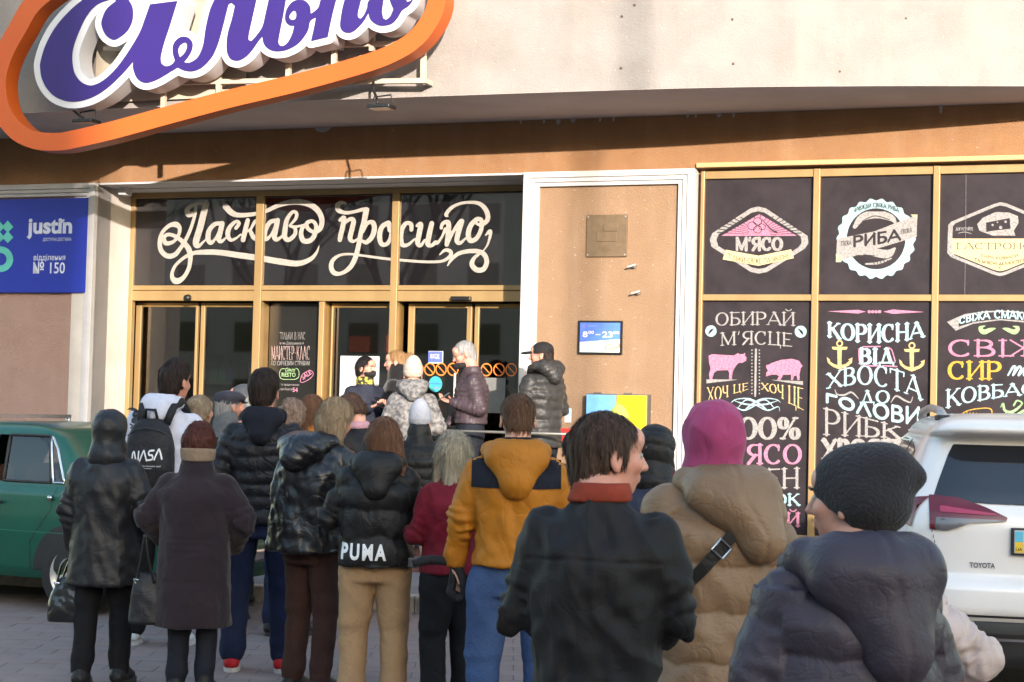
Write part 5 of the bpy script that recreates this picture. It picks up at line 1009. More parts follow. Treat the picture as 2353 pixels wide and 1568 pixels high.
def person(label, x, Z, H, yaw=0, z0=0., group='people queueing outside the shop', sk=(.50, .27, .185), pose='pocket', arms=None, lean=0., shift=0., sw=.098, bulk=.0,
           coat=None, cmat=None, hem=.8, puff=0, pamp=.012, wr=.006, flare=1.0, collar=None, colm=None, legs=None, lw=1., stance=.085, stride=0., shoe=None, head=(0, 0, 0), hoff=(0, 0), hz=0., hs=1., hair=None, hmat=None, hat=None, hatm=None,
           hood=None, hoodm=None, seams=(), face=False, hq=None, cq=None, hands=True, waist=1., X=None, neckfat=1., depth=1.):
    X = at(x, Z, z0+H*.75) if X is None else X
    E_ = empty('person', label, 'person', mw=Matrix.Translation((X, Z, z0)) @ Matrix.Rotation(math.radians(yaw), 4, 'Z'), group=group)
    near = Z < 7.2
    hb = hq or (.0065 if near else .0085 if Z < 14 else .0085); hc = cq or (.0075 if near else .0115 if Z < 11 else .0135)
    s = H*.133/.228*hs; sh = sw*H*.93; shz = .80*H; ly = lambda z: lean*(z-.5*H); lx = lambda z: shift*(z-.5*H)
    S_ = lambda q: np.array([q*sh+lx(shz), ly(shz)-.004*H, shz])
    pl_ = pose if isinstance(pose, tuple) else (pose, pose); A = []
    for i, q in enumerate((-1, 1)):
        if arms and arms[i]: e, w_ = [np.array(v, float)*H for v in arms[i]]
        else: e, w_ = [np.array(v, float)*H*np.array([q, 1, 1]) for v in POSE[pl_[i]]]
        e = e+np.array([q*bulk*.35, ly(e[2])+0., 0])+np.array([lx(e[2]), 0, 0]); w_ = w_+np.array([q*bulk*.3, ly(w_[2]), 0]); A.append((S_(q), e, w_))
    yw, pt, rl = [math.radians(v) for v in head]; R = rotm(yw, pt, rl)
    C = np.array([hoff[0]+lx(.93*H), hoff[1]+ly(.93*H)+.012*H+.35*s*.1*math.sin(-pt)*0, .925*H+hz]); C = C-np.array([0, 0, .012*H*max(0, -pt*2)*0])
    A3 = np.array(R)
    # --- body: one continuous surface
    zf = max(.80*H, C[2]-.17*s*1.15); F = Fd(axis(-.50, .50, hb*1.0), axis(-.26+min(0, ly(H)), .42+max(0, ly(H)), hb), np.r_[np.arange(-.02, zf, .028), np.arange(zf, C[2]+.16*s, hb*.9)])
    F.loft([(.50*H, .095*H*.9, .062*H, 0, 0), (.60*H, .075*H, .055*H, lx(.6*H), ly(.6*H)), (.72*H, .09*H, .06*H, lx(.72*H), ly(.72*H)), (.78*H, .078*H, .045*H, lx(.8*H), ly(.8*H)), (.805*H, .06*H, .038*H, lx(.8*H), ly(.8*H)), (.83*H, .045*H, .035*H, lx(.83*H), ly(.83*H))])
    nb = np.array([lx(.82*H), ly(.82*H)-.008*H, .82*H]); nt_ = C+A3 @ np.array([0, -.035*s, -.06*s]); F.cone(nb, nt_, .036*H*neckfat, .054*s*neckfat, .02)
    g, Ah = head_prims(F, C, R, s)
    for sh_, e, w_ in A: F.cone(sh_*np.array([.86, 1, 1])+np.array([0, 0, -.035*H]), e, .022*H, .018*H, .02); F.cone(e, w_, .019*H, .0155*H, .01)
    hx = stance*H*.62; ft = []
    for q in (-1, 1):
        kn = np.array([q*hx*1.08, .012*H+q*stride*.4, .28*H]); an = np.array([q*hx*1.15, -.01*H+q*stride, .05*H]); F.cone((q*hx*.9, 0, .49*H), kn, .048*H, .03*H, .02); F.cone(kn, an, .032*H, .02*H, .01); F.cone(an-[0, .01, .0], an+np.array([q*.012, .10, -.03*H]), .022*H, .016*H, .01); ft.append((kn, an))
    P, Q = F.mesh(); P = relax(P, Q, 1, .3)
    if hands:
        for i, (sh_, e, w_) in enumerate(A):
            if not (hands is True or hands[i]): continue
            d = w_-e; n = np.array([1 if i == 0 else -1, .0, .3]) if w_[1] < .1*H else np.array([0, 0.2, 1.]) if w_[2] > .62*H else np.array([1 if i == 0 else -1, -.5, .2])
            if hands is True or hands[i] == 1:
                Ph, Qh = hand_field(w_, d, n, H/1.72, .45, i == 1, .0062 if not near else .005); Q = np.vstack([Q, Qh+len(P)]); P = np.vstack([P, Ph])
    o = link('body', rawmesh('body', P, Q), skin(sk), E_, smooth=True)
    if face:
        for q in (-1, 1):
            c_ = g((q*.031, .0785, .010)); r = .0115*s; m = MB(); n = 10
            GR = [[tuple(c_+r*np.array([math.cos(a)*math.cos(b), math.sin(a)*math.cos(b), math.sin(b)])) for a in np.linspace(0, 2*math.pi, n, endpoint=False)] for b in np.linspace(-1.5, 1.5, 7)]
            ey = m.grid(GR, True).build('eye', EYEW, E_, smooth=True); c2_ = g((q*.031, .0862, .010)); m = MB(); m.grid([[tuple(c2_+.0052*s*np.array([math.cos(a)*math.cos(b), math.sin(a)*math.cos(b), math.sin(b)])) for a in np.linspace(0, 2*math.pi, 8, endpoint=False)] for b in np.linspace(-1.5, 1.5, 5)], True); m.build('iris', IRIS, ey, smooth=True)
            MB().tube([g((q*.015, .096, .030)), g((q*.032, .097, .036)), g((q*.050, .085, .030))], [.0035*s, .0042*s, .002*s], 6).build('eyebrow', hmat or IRIS, E_, smooth=True)
    # --- coat with sleeves
    if cmat is not None:
        t = .022+bulk; cw = .082*H; hemz = hem; W_ = lambda w_, d_: (w_*H*.95+t*.8, (d_*H+t)*depth)
        rows = [(hemz, W_(.098*flare, .068*flare)[0], W_(.098, .070)[1]*flare, 0, ly(hemz)), (.60*H, W_(.088*waist, 0)[0], W_(0, .064*waist)[1], lx(.6*H), ly(.6*H)), (.72*H, W_(.100, 0)[0], W_(0, .070)[1], lx(.72*H), ly(.72*H)-.004), (.762*H, sh+.012+t*.6, W_(0, .060)[1], lx(.78*H), ly(.78*H)-.006), (.806*H, sh*.70+t*.4, .050*H+t*.7, lx(.81*H), ly(.81*H)-.006), (.838*H, sh*.36+t*.45, .040*H+t*.5, lx(.84*H), ly(.84*H)-.004), (.862*H, .040*H+t*.4, .038*H+t*.4, lx(.86*H), ly(.86*H))]
        if hemz > .56*H: rows[1] = (.66*H, *rows[1][1:4], ly(.66*H))
        if hemz < .40*H: rows.insert(1, (.5*H, W_(.096*(flare*.6+.4), 0)[0], W_(0, .070*(flare*.6+.4))[1], 0, ly(.5*H)))
        F = Fd(axis(-.56, .56, hc), axis(-.34+min(0, ly(H)), .46+max(0, ly(H)), hc), axis(hemz-.03, .92*H, hc)); F.loft(rows, p=2.35)
        ra = .031*H+t*.5
        for sh_, e, w_ in A: F.cone(sh_+np.array([-.006 if sh_[0] > 0 else .006, 0, -.020*H]), e, ra*1.0, ra*.86, .035); F.cone(e, w_, ra*.88, ra*.68, .012)
        if collar: F.cone((lx(.85*H), ly(.85*H)-.005, .835*H), (lx(.88*H), ly(.88*H)-.0, collar*H), .045*H+t*.5, .044*H+t*.3, .015)
        P, Q = F.mesh(); P = relax(P, Q, 2, .5); N_ = normals(P, Q)
        best = np.full(len(P), 9.); tt = np.zeros(len(P)); ok = np.zeros(len(P), int)
        for i, (a, b, c) in enumerate(A):
            l0 = np.linalg.norm(b-a)
            for u, v, o0 in ((a, b, 0), (b, c, l0)):
                d = v-u; l = np.linalg.norm(d); k = np.clip((P-u) @ d/l**2, 0, 1); D_ = np.linalg.norm(P-u-k[:, None]*d, axis=1)-ra*.9; m = D_ < best; best[m] = D_[m]; tt[m] = (o0+k*l)[m]; ok[m] = i+1
        C_ = np.array(rows); ax_ = np.interp(P[:, 2], C_[:, 0], C_[:, 1]); bx_ = np.interp(P[:, 2], C_[:, 0], C_[:, 2]); dT = (np.sqrt((P[:, 0]/ax_)**2+(P[:, 1]/bx_)**2)-1)*bx_
        arm = (best < dT-.004) & (P[:, 2] < .80*H); disp = np.zeros(len(P)); sd_ = sum(label.encode()) % 97
        nz = fbm(P*np.array([7, 7, 5.])+sd_, 3)
        if puff:
            ph = np.where(arm, tt+.4*puff, P[:, 2]-hemz)+.012*nz*(puff/.08); q = np.abs(np.sin(math.pi*ph/puff)); disp += pamp*(q**.55-.75)
            u_ = np.where(arm, tt*0+P[:, 2]*40, P[:, 0]*30+P[:, 1]*30); disp += (1-q)*.007*noise(np.c_[u_*1.3, P[:, 1]*12, P[:, 2]*6+sd_])+.0035*q*noise(np.c_[u_*.7, P[:, 2]*14, P[:, 1]*9+sd_])
        rg = 1-np.abs(fbm(P*np.array([6.5, 6.5, 4.2])+np.array([0, 0, 1.])*(P[:, :1]*5)+sd_*1.7, 3)); fold = 1+1.6*np.exp(-((tt-np.linalg.norm(A[0][1]-A[0][0]))/.09)**2)*arm
        disp += wr*fold*((rg-.7)*1.6)+wr*.6*noise(P*22+sd_)
        for z_ in seams: disp -= .005*np.exp(-((P[:, 2]-z_-.01*np.cos(P[:, 0]*6))/.005)**2)*~arm
        elb = np.exp(-((tt-np.linalg.norm(A[0][1]-A[0][0]))/.07)**2)*arm; disp += wr*.9*elb*np.sin(tt*150+nz*5)
        disp = np.where(arm, np.maximum(disp, -.016), disp); disp *= np.clip((.90*H-P[:, 2])/.05, 0, 1)*.6+.4
        P = P+N_*disp[:, None]; me = rawmesh('coat', P, Q)
        co = link(coat or 'jacket', me, cmat, E_, smooth=True); PREP[label] = (E_, BVHTree.FromPolygons([tuple(p) for p in P], [tuple(q) for q in Q]) if (near or 'PUMA' in label or 'backpack' in label or 'mustard' in label or 'letter' in label) else None, C, R, s, A, g)
    else: PREP[label] = (E_, None, C, R, s, A, g)
    # --- legs
    if legs is not None:
        hl_ = .0145 if Z > 8.5 else .012; top = min(hem+.12, .56*H) if cmat is not None else .56*H
        F = Fd(axis(-.30, .30, hl_), axis(-.30-abs(stride), .30+abs(stride), hl_), axis(.0, top+.02, hl_)); F.loft([(.44*H, .10*H, .072*H, 0, 0), (.50*H, .105*H, .075*H, 0, 0), (top, .095*H, .070*H, 0, 0)])
        for q, (kn, an) in zip((-1, 1), ft):
            F.cone((q*hx*.92, 0, .475*H), kn, .056*H*lw, .041*H*lw, .012); F.cone(kn, an+np.array([0, .0, .012*H]), .042*H*lw, .034*H*lw, .01)
        F.cutz(.022*H)
        F.f = np.maximum(F.f, .03*H-F.ax[2][None, None, :]) if False else F.f
        P, Q = F.mesh(); P = relax(P, Q, 1, .5); N_ = normals(P, Q); z = P[:, 2]/H
        w_ = .35+1.2*np.exp(-((z-.29)/.05)**2)+1.5*np.exp(-((z-.07)/.05)**2)+.8*np.exp(-((z-.46)/.04)**2)
        disp = .0065*w_*fbm(P*np.array([5, 5, 17.])+3, 2)+.007*(1-np.abs(noise(np.c_[P[:, 0]*9+P[:, 2]*6, P[:, 1]*9, P[:, 2]*7+P[:, 0]*8])))
        link('trousers', rawmesh('trousers', P+N_*disp[:, None], Q), legs, E_, smooth=True)
    if shoe is not None:
        sm, so_ = shoe if isinstance(shoe, tuple) else (shoe, BPL)
        for q, (kn, an) in zip((-1, 1), ft):
            bx, by = an[0], an[1]; F = Fd(axis(bx-.09, bx+.09, .009), axis(by-.13, by+.24, .009), axis(-.01, .16, .009)); tx = q*.022
            F.cone((bx, by-.035, .05), (bx+tx*.6, by+.07, .052), .044, .042, .01); F.cone((bx+tx*.6, by+.07, .05), (bx+tx, by+.15, .036), .042, .03, .02); F.cone((bx, by-.01, .07), (bx, by-.005, .125), .046, .043, .02); F.f = np.maximum(F.f, .026-F.ax[2][None, None, :])
            P, Q = F.mesh(); ob = link('shoe', rawmesh('shoe', P, Q), sm, E_, smooth=True)
            pts = [(bx+tx*np.clip((math.sin(a)*.115+.06)/.15, 0, 1)+.05*math.copysign(abs(math.cos(a))**.8, math.cos(a)), by+.062+.13*math.sin(a)) for a in np.linspace(0, 2*math.pi, 22, endpoint=False)]
            m = MB(); n = len(pts); m.add([(a, b, 0.0) for a, b in pts]+[(a, b, .03) for a, b in pts], [tuple(range(n))[::-1], tuple(range(n, 2*n))]+[(i, (i+1) % n, (i+1) % n+n, i+n) for i in range(n)]); m.build('sole', so_, ob)
    # --- hair
    gp = lambda p: C+A3 @ (np.array(p)*s)
    def shell(fn, h, m=.22, zlo=.2):
        F = Fd(axis(C[0]-m, C[0]+m, h), axis(C[1]-m, C[1]+m, h), axis(C[2]-zlo, C[2]+.2, h)); fn(F); return F
    if hair:
        hh = .0055 if near else .007
        def fn(F):
            e = lambda p, r, k=.0, sub=False: F.ell(gp(p), np.array(r)*s, k*s, A3, sub)
            v = hair.get('vol', 1.); e((0, -.018, .032), (.081*v, .098*v, .091*v)); top = hair.get('top', 0)
            if top: e((0, .01, .075+top*.3), (.066, .080, .045+top), .03)
            if hair.get('nape', 1): e((0, -.055, -.035), (.062*v, .052*v, .065), .03)
            e((0, .125, -.045), (.085, .095, .118-hair.get('rec', 0)*-.02), .02, True); [e((q*.075, .075, .0+.03*hair.get('rec', 0)), (.03, .05, .055), .02, True) for q in (-1, 1)]
            L_ = hair.get('long', 0)
            if L_:
                wv = hair.get('w', .085); sx_ = hair.get('side', 0)
                for q in (-1, 0, 1): F.cone(gp((q*.045, -.045, .0)), C+np.array(A3 @ np.array([q*wv*.55+sx_*.6, -.055, -.06])*s)+np.array([sx_*s, 0, -L_+.06]), .052*s, .035*s, .035)
                if hair.get('front'):
                    for q in hair['front']: F.cone(gp((q*.075, .015, .0)), gp((q*.085+sx_*.4, .045, -.02))+np.array([0, 0, -L_*.8]), .028*s, .022*s, .03)
            else: e((0, .0, -.16), (.2, .2, .085), .01, True); [e((q*.098, -.02, -.075), (.03, .06, .06), .02, True) for q in (-1, 1)]
            for q in (-1, 1):
                if not hair.get('ears'): e((q*.095, .012, -.02), (.03, .034, .042), .012, True)
            if hair.get('pony'):
                F.cone(gp((0, -.10, .05)), gp((0, -.145, .055)), .022*s, .03*s, .02); F.cone(gp((0, -.145, .055)), gp((0, -.16, -.06)), .03*s, .018*s, .03)
            if hair.get('bun'): e((0, -.10, .06), (.045, .04, .04), .015)
        F = shell(fn, hh, .24, .2+hair.get('long', 0)); P, Q = F.mesh()
        if len(P):
            N_ = normals(P, Q); q = (P-C) @ A3; an = np.arctan2(q[:, 0], -q[:, 1]); am = hair.get('rough', .004)
            disp = am*(1-np.abs(noise(np.c_[an*9+q[:, 2]*hair.get('wave', 6), q[:, 2]*9, np.hypot(q[:, 0], q[:, 1])*8+5]))*2)+am*.5*noise(np.c_[an*30, q[:, 2]*12, q[:, 1]*12])
            if hair.get('curl'): disp += hair['curl']*fbm(P*38, 2)
            P = P+N_*disp[:, None]; ns = int((8000 if near else 1300)*(1+hair.get('long', 0)*6)); r_ = np.random.default_rng(len(P)); k = r_.integers(0, len(P), ns); B0 = P[k]; nn = N_[k]
            crown = C+A3 @ np.array([0, -.03*s, .11*s]); D0 = (B0-crown); D0 = D0/(np.linalg.norm(D0, axis=1, keepdims=True)+1e-6)*.5+np.array([0, 0, -1.])+r_.normal(0, .22, (ns, 3))
            D0 -= nn*(D0*nn).sum(1, keepdims=True)*.92; D0 /= np.linalg.norm(D0, axis=1, keepdims=True)+1e-6; sd2 = np.cross(D0, nn); ln = r_.uniform(.015, .04, (ns, 1))*(1+hair.get('long', 0)*4); wd = .0011 if near else .0017
            hm = (.35+.65*(len(P) > 0)); a0 = B0+nn*.0005; a1 = B0+D0*ln*.5+nn*.0035; a2 = B0+D0*ln+nn*(.0015+r_.random((ns, 1))*.004)-np.array([0, 0, .004])
            Vs = np.concatenate([a0-sd2*wd, a0+sd2*wd, a1-sd2*wd, a1+sd2*wd, a2-sd2*wd*.3, a2+sd2*wd*.3]); i_ = np.arange(ns); Qs = np.concatenate([np.stack([i_, i_+ns, i_+3*ns, i_+2*ns], 1), np.stack([i_+2*ns, i_+3*ns, i_+5*ns, i_+4*ns], 1)])+len(P)
            ho = link('hair', rawmesh('hair', np.vstack([P, Vs]), np.vstack([Q, Qs])), hmat, E_, smooth=True)
    # --- hats and raised hoods
    if hat:
        kind = hat[0]; hh = .006 if near else .0075
        def fn(F):
            e = lambda p, r, k=.0, sub=False: F.ell(gp(p), np.array(r)*s, k*s, A3, sub)
            if kind == 'beanie':
                e((0, -.012, .045), (.092, .106, .098 if hat[1] > 1 else .098+.02*hat[1]))
                if hat[1] <= 1: e((0, -.03, .105), (.06, .06, .05+.03*hat[1]), .03)
                if hat[1] > 1: e((0, -.045, .01), (.108, .108, .105), .02); e((0, -.085, .075), (.078, .085, .070), .03); e(hat[2], (.030, .032, .028), .04); e((0, .10, -.125), (.25, .14, .12), .006, True); e((0, -.05, -.20), (.25, .25, .125), .006, True)
                else: e((0, .05, -.10), (.2, .2, .10), .004, True); e((0, -.06, -.155), (.2, .2, .13), .004, True)
            elif kind == 'cap':
                e((0, -.014, .045), (.087, .103, .078)); e((0, 0, -.085), (.2, .2, .105), .003, True); e((0, .125, .034), (.068, .066, .013), .008)
            elif kind == 'flat':
                e((0, .01, .075), (.102, .125, .045)); e((0, -.02, .045), (.088, .10, .06), .02); e((0, .0, -.095), (.2, .2, .115), .003, True); e((0, .125, .045), (.06, .04, .008), .01)
            elif kind == 'hood':
                v = hat[1]; e((0, -.022, .022), (.104*v, .122*v, .122*v)); e((0, .02, -.10), (.09*v, .095*v, .06), .04)
                e((0, .135, .0), (.082, .105, .105), .02, True); F.cone(gp((0, -.03, -.04)), (lx(.83*H), ly(.83*H)-.02, .832*H), .082*s*v, .098*v, .04)
                e((0, .10, -.10), (.06, .07, .07), .02, True)
        F = shell(fn, hh, .24, .30 if kind == 'hood' else .2)
        P, Q = F.mesh(); N_ = normals(P, Q); q = (P-C) @ A3; disp = np.zeros(len(P)); an = np.arctan2(q[:, 0], -q[:, 1])
        if kind == 'beanie':
            bd = (q[:, 2] < .028*s); disp += np.where(bd & (hat[1] <= 1), .005, 0)+(.006 if hat[1] > 1 else .0025)*fbm(P*np.array([5, 5, 8]), 2)
        elif kind == 'hood':
            pf = hat[2]
            if pf: ph = q[:, 2]*1.+.25*q[:, 1]; disp += .009*(np.abs(np.sin(math.pi*ph/pf))**.5-.7)
            disp += .010*fbm(P*np.array([8, 8, 7])+5, 3)+(.006*(1-np.abs(noise(np.c_[q[:, 0]*12+q[:, 2]*9, q[:, 1]*12, q[:, 2]*5+3])))**3 if not pf else 0)-.008*np.exp(-(q[:, 0]/.004)**2)*(0 if pf else 1)*.35
        elif kind in ('cap', 'flat'): disp += -.0015*np.exp(-(np.sin(an*3)/.06)**2)+.001*noise(P*60)
        link({'beanie': 'beanie', 'cap': 'cap', 'flat': 'flat_cap', 'hood': 'hood'}[kind], rawmesh('hat', P+N_*disp[:, None], Q), hatm or cmat, E_, smooth=True)
    # --- hood lying on the back
    if hood:
        sz = hood.get('size', 1.); hh = .0085 if near else .0105; nx, ny, nz = lx(.83*H)+hood.get('dx', 0)*.4, ly(.83*H)-.01, .842*H+hood.get('up', 0); F = Fd(axis(nx-.26, nx+.26, hh), axis(ny-.40, ny+.22, hh), axis(nz-.34*sz, nz+.16, hh))
        ring = [(-.075, .10, -.055), (-.105, .04, -.01), (-.108, -.03, .012), (-.07, -.085, .02), (0, -.105, .022), (.07, -.085, .02), (.108, -.03, .012), (.105, .04, -.01), (.075, .10, -.055)]; rr = [.022, .028, .036, .042, .045, .042, .036, .028, .022]
        for i in range(8): a, b = ring[i], ring[i+1]; F.cone((nx+a[0]*sz, ny+a[1], nz+a[2]), (nx+b[0]*sz, ny+b[1], nz+b[2]), rr[i]*sz, rr[i+1]*sz, .02)
        dr = hood.get('drop', .10); dx = hood.get('dx', 0); yb = -((.058*H+.022+bulk)*depth)+ly(.8*H); tip = (nx+dx, yb-.012, nz-dr-.02); [F.cone((nx+q*.078*sz, yb*.72-.012, nz-.015), tip, .056*sz, .040*sz, .045) for q in (-1, -.4, .4, 1)]; F.cone((nx, yb*.8-.02, nz-.03), tip, .062*sz, .046*sz, .05)
        P, Q = F.mesh(); P = relax(P, Q, 1, .5); N_ = normals(P, Q); pf = hood.get('puff', 0); disp = .0055*fbm(P*np.array([8, 8, 10.])+9, 3)
        if pf: disp += .008*(np.abs(np.sin(math.pi*(P[:, 2]+.7*np.abs(P[:, 0]))/pf))**.5-.7)
        disp -= .6*hood.get('seam', .007)*np.exp(-((P[:, 0]-nx-hood.get('dx', 0)*np.clip((nz-P[:, 2])/hood.get('drop', .1), 0, 1))/.007)**2)*(P[:, 1] < ny-.05)
        link('hood', rawmesh('hood', P+N_*disp[:, None], Q), hoodm or cmat, E_, smooth=True)
    if colm:      # scarf, or a visible shirt collar
        m_, r0, zz0, zz1 = colm; F = Fd(axis(-.18, .18, .009), axis(-.16+ly(.86*H), .2+ly(.86*H), .009), axis(zz0*H-.03, zz1*H+.03, .009))
        F.loft([(zz0*H, r0*1.08, r0*1.05, lx(.85*H), ly(.85*H)), ((zz0+zz1)/2*H, r0, r0, lx(.86*H), ly(.86*H)), (zz1*H, r0*.92, r0*.95, lx(.87*H), ly(.87*H)+.01)]); P, Q = F.mesh(); N_ = normals(P, Q); link('scarf', rawmesh('scarf', P+N_*(.006*fbm(P*np.array([8, 8, 26.]), 2))[:, None], Q), m_, E_, smooth=True)
    return E_
EYEW = M('eye_white', (.30, .25, .23), .3); IRIS = M('dark_iris', (.03, .02, .015), .2)
def solid(name, fn, lo, hi, h, mat, parent, wr=0., sc=9., it=1, label=None):
    F = Fd(*[axis(a, b, h) for a, b in zip(lo, hi)]); fn(F); P, Q = F.mesh(); P = relax(P, Q, it, .5)
    if wr: N_ = normals(P, Q); P = P+N_*(wr*fbm(P*sc, 3))[:, None]
    return link(name, rawmesh(name, P, Q), mat, parent, smooth=True, label=label)
def carried(name, label, cat_, person_label):   # a thing that somebody carries keeps that person's place and heading
    E_ = PREP[person_label][0]; return empty(name, label, cat_, mw=E_.matrix_world.copy() if False else Matrix.Translation(E_.location) @ Matrix.Rotation(E_.rotation_euler.z, 4, 'Z'))
def on_back(lbl, body, x0, x1, z0, z1, mat, name, parent, bold=.03, tree=None, eps=.004, **k):
    me = fitword(body, x0, x1, z0, z1, 0, bold, **k); n = len(me.vertices); a = np.empty(n*3, np.float32); me.vertices.foreach_get('co', a); a = a.reshape(-1, 3); t = tree or PREP[lbl][1]
    import bmesh
    bm = bmesh.new(); bm.from_mesh(me); dice(bm, .012, .012)
    for v in bm.verts:
        h = t.ray_cast(Vector((v.co.x, -1.2, v.co.z)), Vector((0, 1, 0)))
        v.co.y = (h[0].y if h[0] is not None else -.15)-eps
    bm.to_mesh(me); bm.free(); return link(name, me, mat, parent)
def cloth(name, c, rough=.75, c2=None, sheen=0., bump=.15, bscale=140, nscale=6, spec=.22, coat=0., crease=.35, cscale=7., **k): return M(name, c, rough, c2 or tuple(v*.72 for v in c), nscale, bump=bump, bscale=bscale, crease=crease, cscale=cscale, sheen=sheen, spec=spec, coat=coat, **k)
# ------------------------------------------------------------------ fabrics
LEA = cloth('black_leather', (.011, .011, .013), .52, sheen=0, bump=.15, bscale=60, spec=.35, crease=.22)
LEA2 = cloth('glossy_black_leather', (.008, .008, .010), .36, bump=.12, bscale=40, spec=.45, coat=.05)
AUB = cloth('aubergine_wool', (.022, .014, .018), .95, sheen=.12, bump=.3, bscale=40)
WHOOD = cloth('white_sweatshirt', (.50, .50, .58), .9, (.45, .45, .52), bump=.2, bscale=60)
PUF1 = cloth('charcoal_nylon', (.012, .012, .016), .48, bump=.15, bscale=60, crease=.5, cscale=9); PUF2 = cloth('black_nylon', (.013, .0125, .013), .5, bump=.25); NVY = cloth('navy_cotton', (.009, .010, .017), .9)
MUST = cloth('mustard_nylon', (.34, .125, .008), .62, (.28, .10, .006), crease=.5, cscale=5); TAN = cloth('tan_nylon', (.185, .115, .066), .5, (.15, .092, .052), crease=.25, cscale=13, spec=.3)
LIL = cloth('slate_lilac_nylon', (.040, .032, .044), .5, (.032, .026, .036), crease=.2, cscale=12, spec=.25); BLKJ = cloth('black_coat_cloth', (.0078, .0066, .0068), .7, crease=.35, cscale=4, spec=.28); PNK = cloth('rose_fleece', (.30, .045, .125), .95, (.25, .038, .105), sheen=.08, crease=.4, cscale=5)
PALEP = cloth('pale_pink_nylon', (.42, .34, .32), .5, (.36, .29, .27)); MAR = cloth('maroon_velour', (.15, .003, .014), .75, (.09, .002, .008), sheen=.05); VIO = cloth('aubergine_nylon', (.055, .038, .045), .45, (.042, .029, .034)); CHAR = cloth('olive_charcoal_nylon', (.034, .032, .031), .42, (.025, .024, .023))
JEAN = cloth('mid_blue_denim', (.042, .075, .165), .9, (.026, .048, .115), nscale=4, bump=.4, bscale=120, lo=.3, hi=.7); DJEAN = cloth('dark_denim', (.012, .018, .05), .9, (.008, .012, .034)); KHA = cloth('khaki_cotton', (.33, .21, .115), .9, (.28, .175, .09), bump=.3, bscale=60); CRM = cloth('cream_cotton', (.56, .50, .42), .9, (.48, .42, .35)); BLT = cloth('black_trousers', (.007, .007, .009), .85); BRN = cloth('brown_jersey', (.045, .022, .018), .92); DKT = cloth('dark_navy_trousers', (.010, .012, .02), .8)
RUST = cloth('rust_wool', (.42, .16, .04), .9); GRC = cloth('grey_tweed', (.13, .135, .145), .95, (.09, .095, .10), nscale=30); GCAP = cloth('slate_cap_wool', (.038, .038, .052), .95); TEAL = cloth('teal_nylon', (.02, .10, .20), .6); BEA = cloth('charcoal_knit', (.024, .023, .026), .95, (.019, .018, .021), sheen=.08, bump=.7, bscale=120); CRB = cloth('cream_knit', (.40, .34, .28), .95, (.34, .29, .24), bump=.6, bscale=110); GRB = cloth('pale_grey_knit', (.33, .34, .38), .95, (.29, .30, .34), bump=.4, bscale=110); BCAP = cloth('black_cap_cotton', (.018, .017, .018), .85); MRW = cloth('dark_maroon_wool', (.10, .03, .04), .95); LIME = cloth('lime_knit', (.55, .60, .10), .9); RCOL = cloth('rust_red_collar', (.22, .035, .018), .9); PSC = cloth('pink_scarf', (.52, .28, .32), .95); REDS = cloth('red_shoe', (.42, .012, .02), .6); WSH = cloth('white_shoe', (.6, .6, .6), .6); SHB = cloth('black_shoe', (.015, .015, .016), .5)
CAMO = M('grey_camouflage', (.21, .20, .19), .85, (.05, .047, .05), 26, detail=6, lo=.38, hi=.64, bump=.3, bscale=30)
YSC = M('yellow_black_scarf', (.40, .34, .05), .95, (.02, .02, .01), 26, lo=.45, hi=.55)
HB = hairmat((.024, .013, .010)); HBR = hairmat((.075, .042, .028), .3); HRD = hairmat((.085, .022, .014)); HBL = hairmat((.36, .25, .15), .45); HPB = hairmat((.42, .35, .25), .45); HLB = hairmat((.16, .075, .04), .55); HGR = hairmat((.34, .33, .32), .5); HBK = hairmat((.012, .009, .009)); HAB = hairmat((.30, .22, .15), .6); HCU = hairmat((.30, .20, .15), .45); HGI = hairmat((.30, .17, .075), .5)
FAIR = (.52, .30, .22); RUD = (.50, .25, .18); TANS = (.42, .225, .15)
# ------------------------------------------------------------------ the front of the queue, on the steps
ZL = .45
person('woman in navy coat and black face mask facing the camera by the glass doors', 838, 17.0, 1.62, -150, ZL, sk=FAIR, pose='phone', cmat=cloth('navy_coat', (.018, .020, .034), .7), coat='coat', hem=.75, legs=BLT, shoe=SHB, head=(28, -6, 0), hair=dict(long=.05, vol=1.0, w=.05), hmat=HBK, face=True, colm=(YSC, .085, .825, .875), bulk=.012, hands=True)
person('woman with fair ponytail and black coat in profile by the glass doors', 912, 17.35, 1.70, 76, ZL, sk=FAIR, pose='front', cmat=cloth('black_plush', (.010, .009, .010), .95, sheen=.2), coat='coat', hem=.7, collar=.90, legs=BLT, shoe=SHB, head=(10, -6, 0), hair=dict(pony=1, vol=1.0, rough=.004), hmat=HGI, face=True, bulk=.02)
person('grey haired man with glasses in a brown violet quilted jacket', 1083, 16.6, 1.78, 97, ZL, sk=RUD, arms=(((-.13, -.03, .63), (-.06, .10, .665)), ((.15, .02, .64), (.10, .10, .55))), cmat=VIO, hem=.98, puff=.05, pamp=.010, legs=DKT, shoe=SHB, head=(0, -22, 0), hoff=(0, .055), hair=dict(vol=.99, rough=.003), hmat=HGR, face=True, bulk=.02, hands=(1, 0), neckfat=1.1)
person('man in black baseball cap and charcoal quilted jacket leaning on the pilaster side', 1246, 16.3, 1.78, 42, ZL, sk=RUD, pose='front', cmat=CHAR, hem=.78, puff=.088, pamp=.014, legs=DKT, shoe=SHB, head=(38, -6, 0), hat=('cap',), hatm=BCAP, hair=dict(vol=.96), hmat=HB, face=True, bulk=.032, sw=.104, hood=dict(size=1.1, up=.035, drop=.07, puff=.05), neckfat=1.2, hands=False)
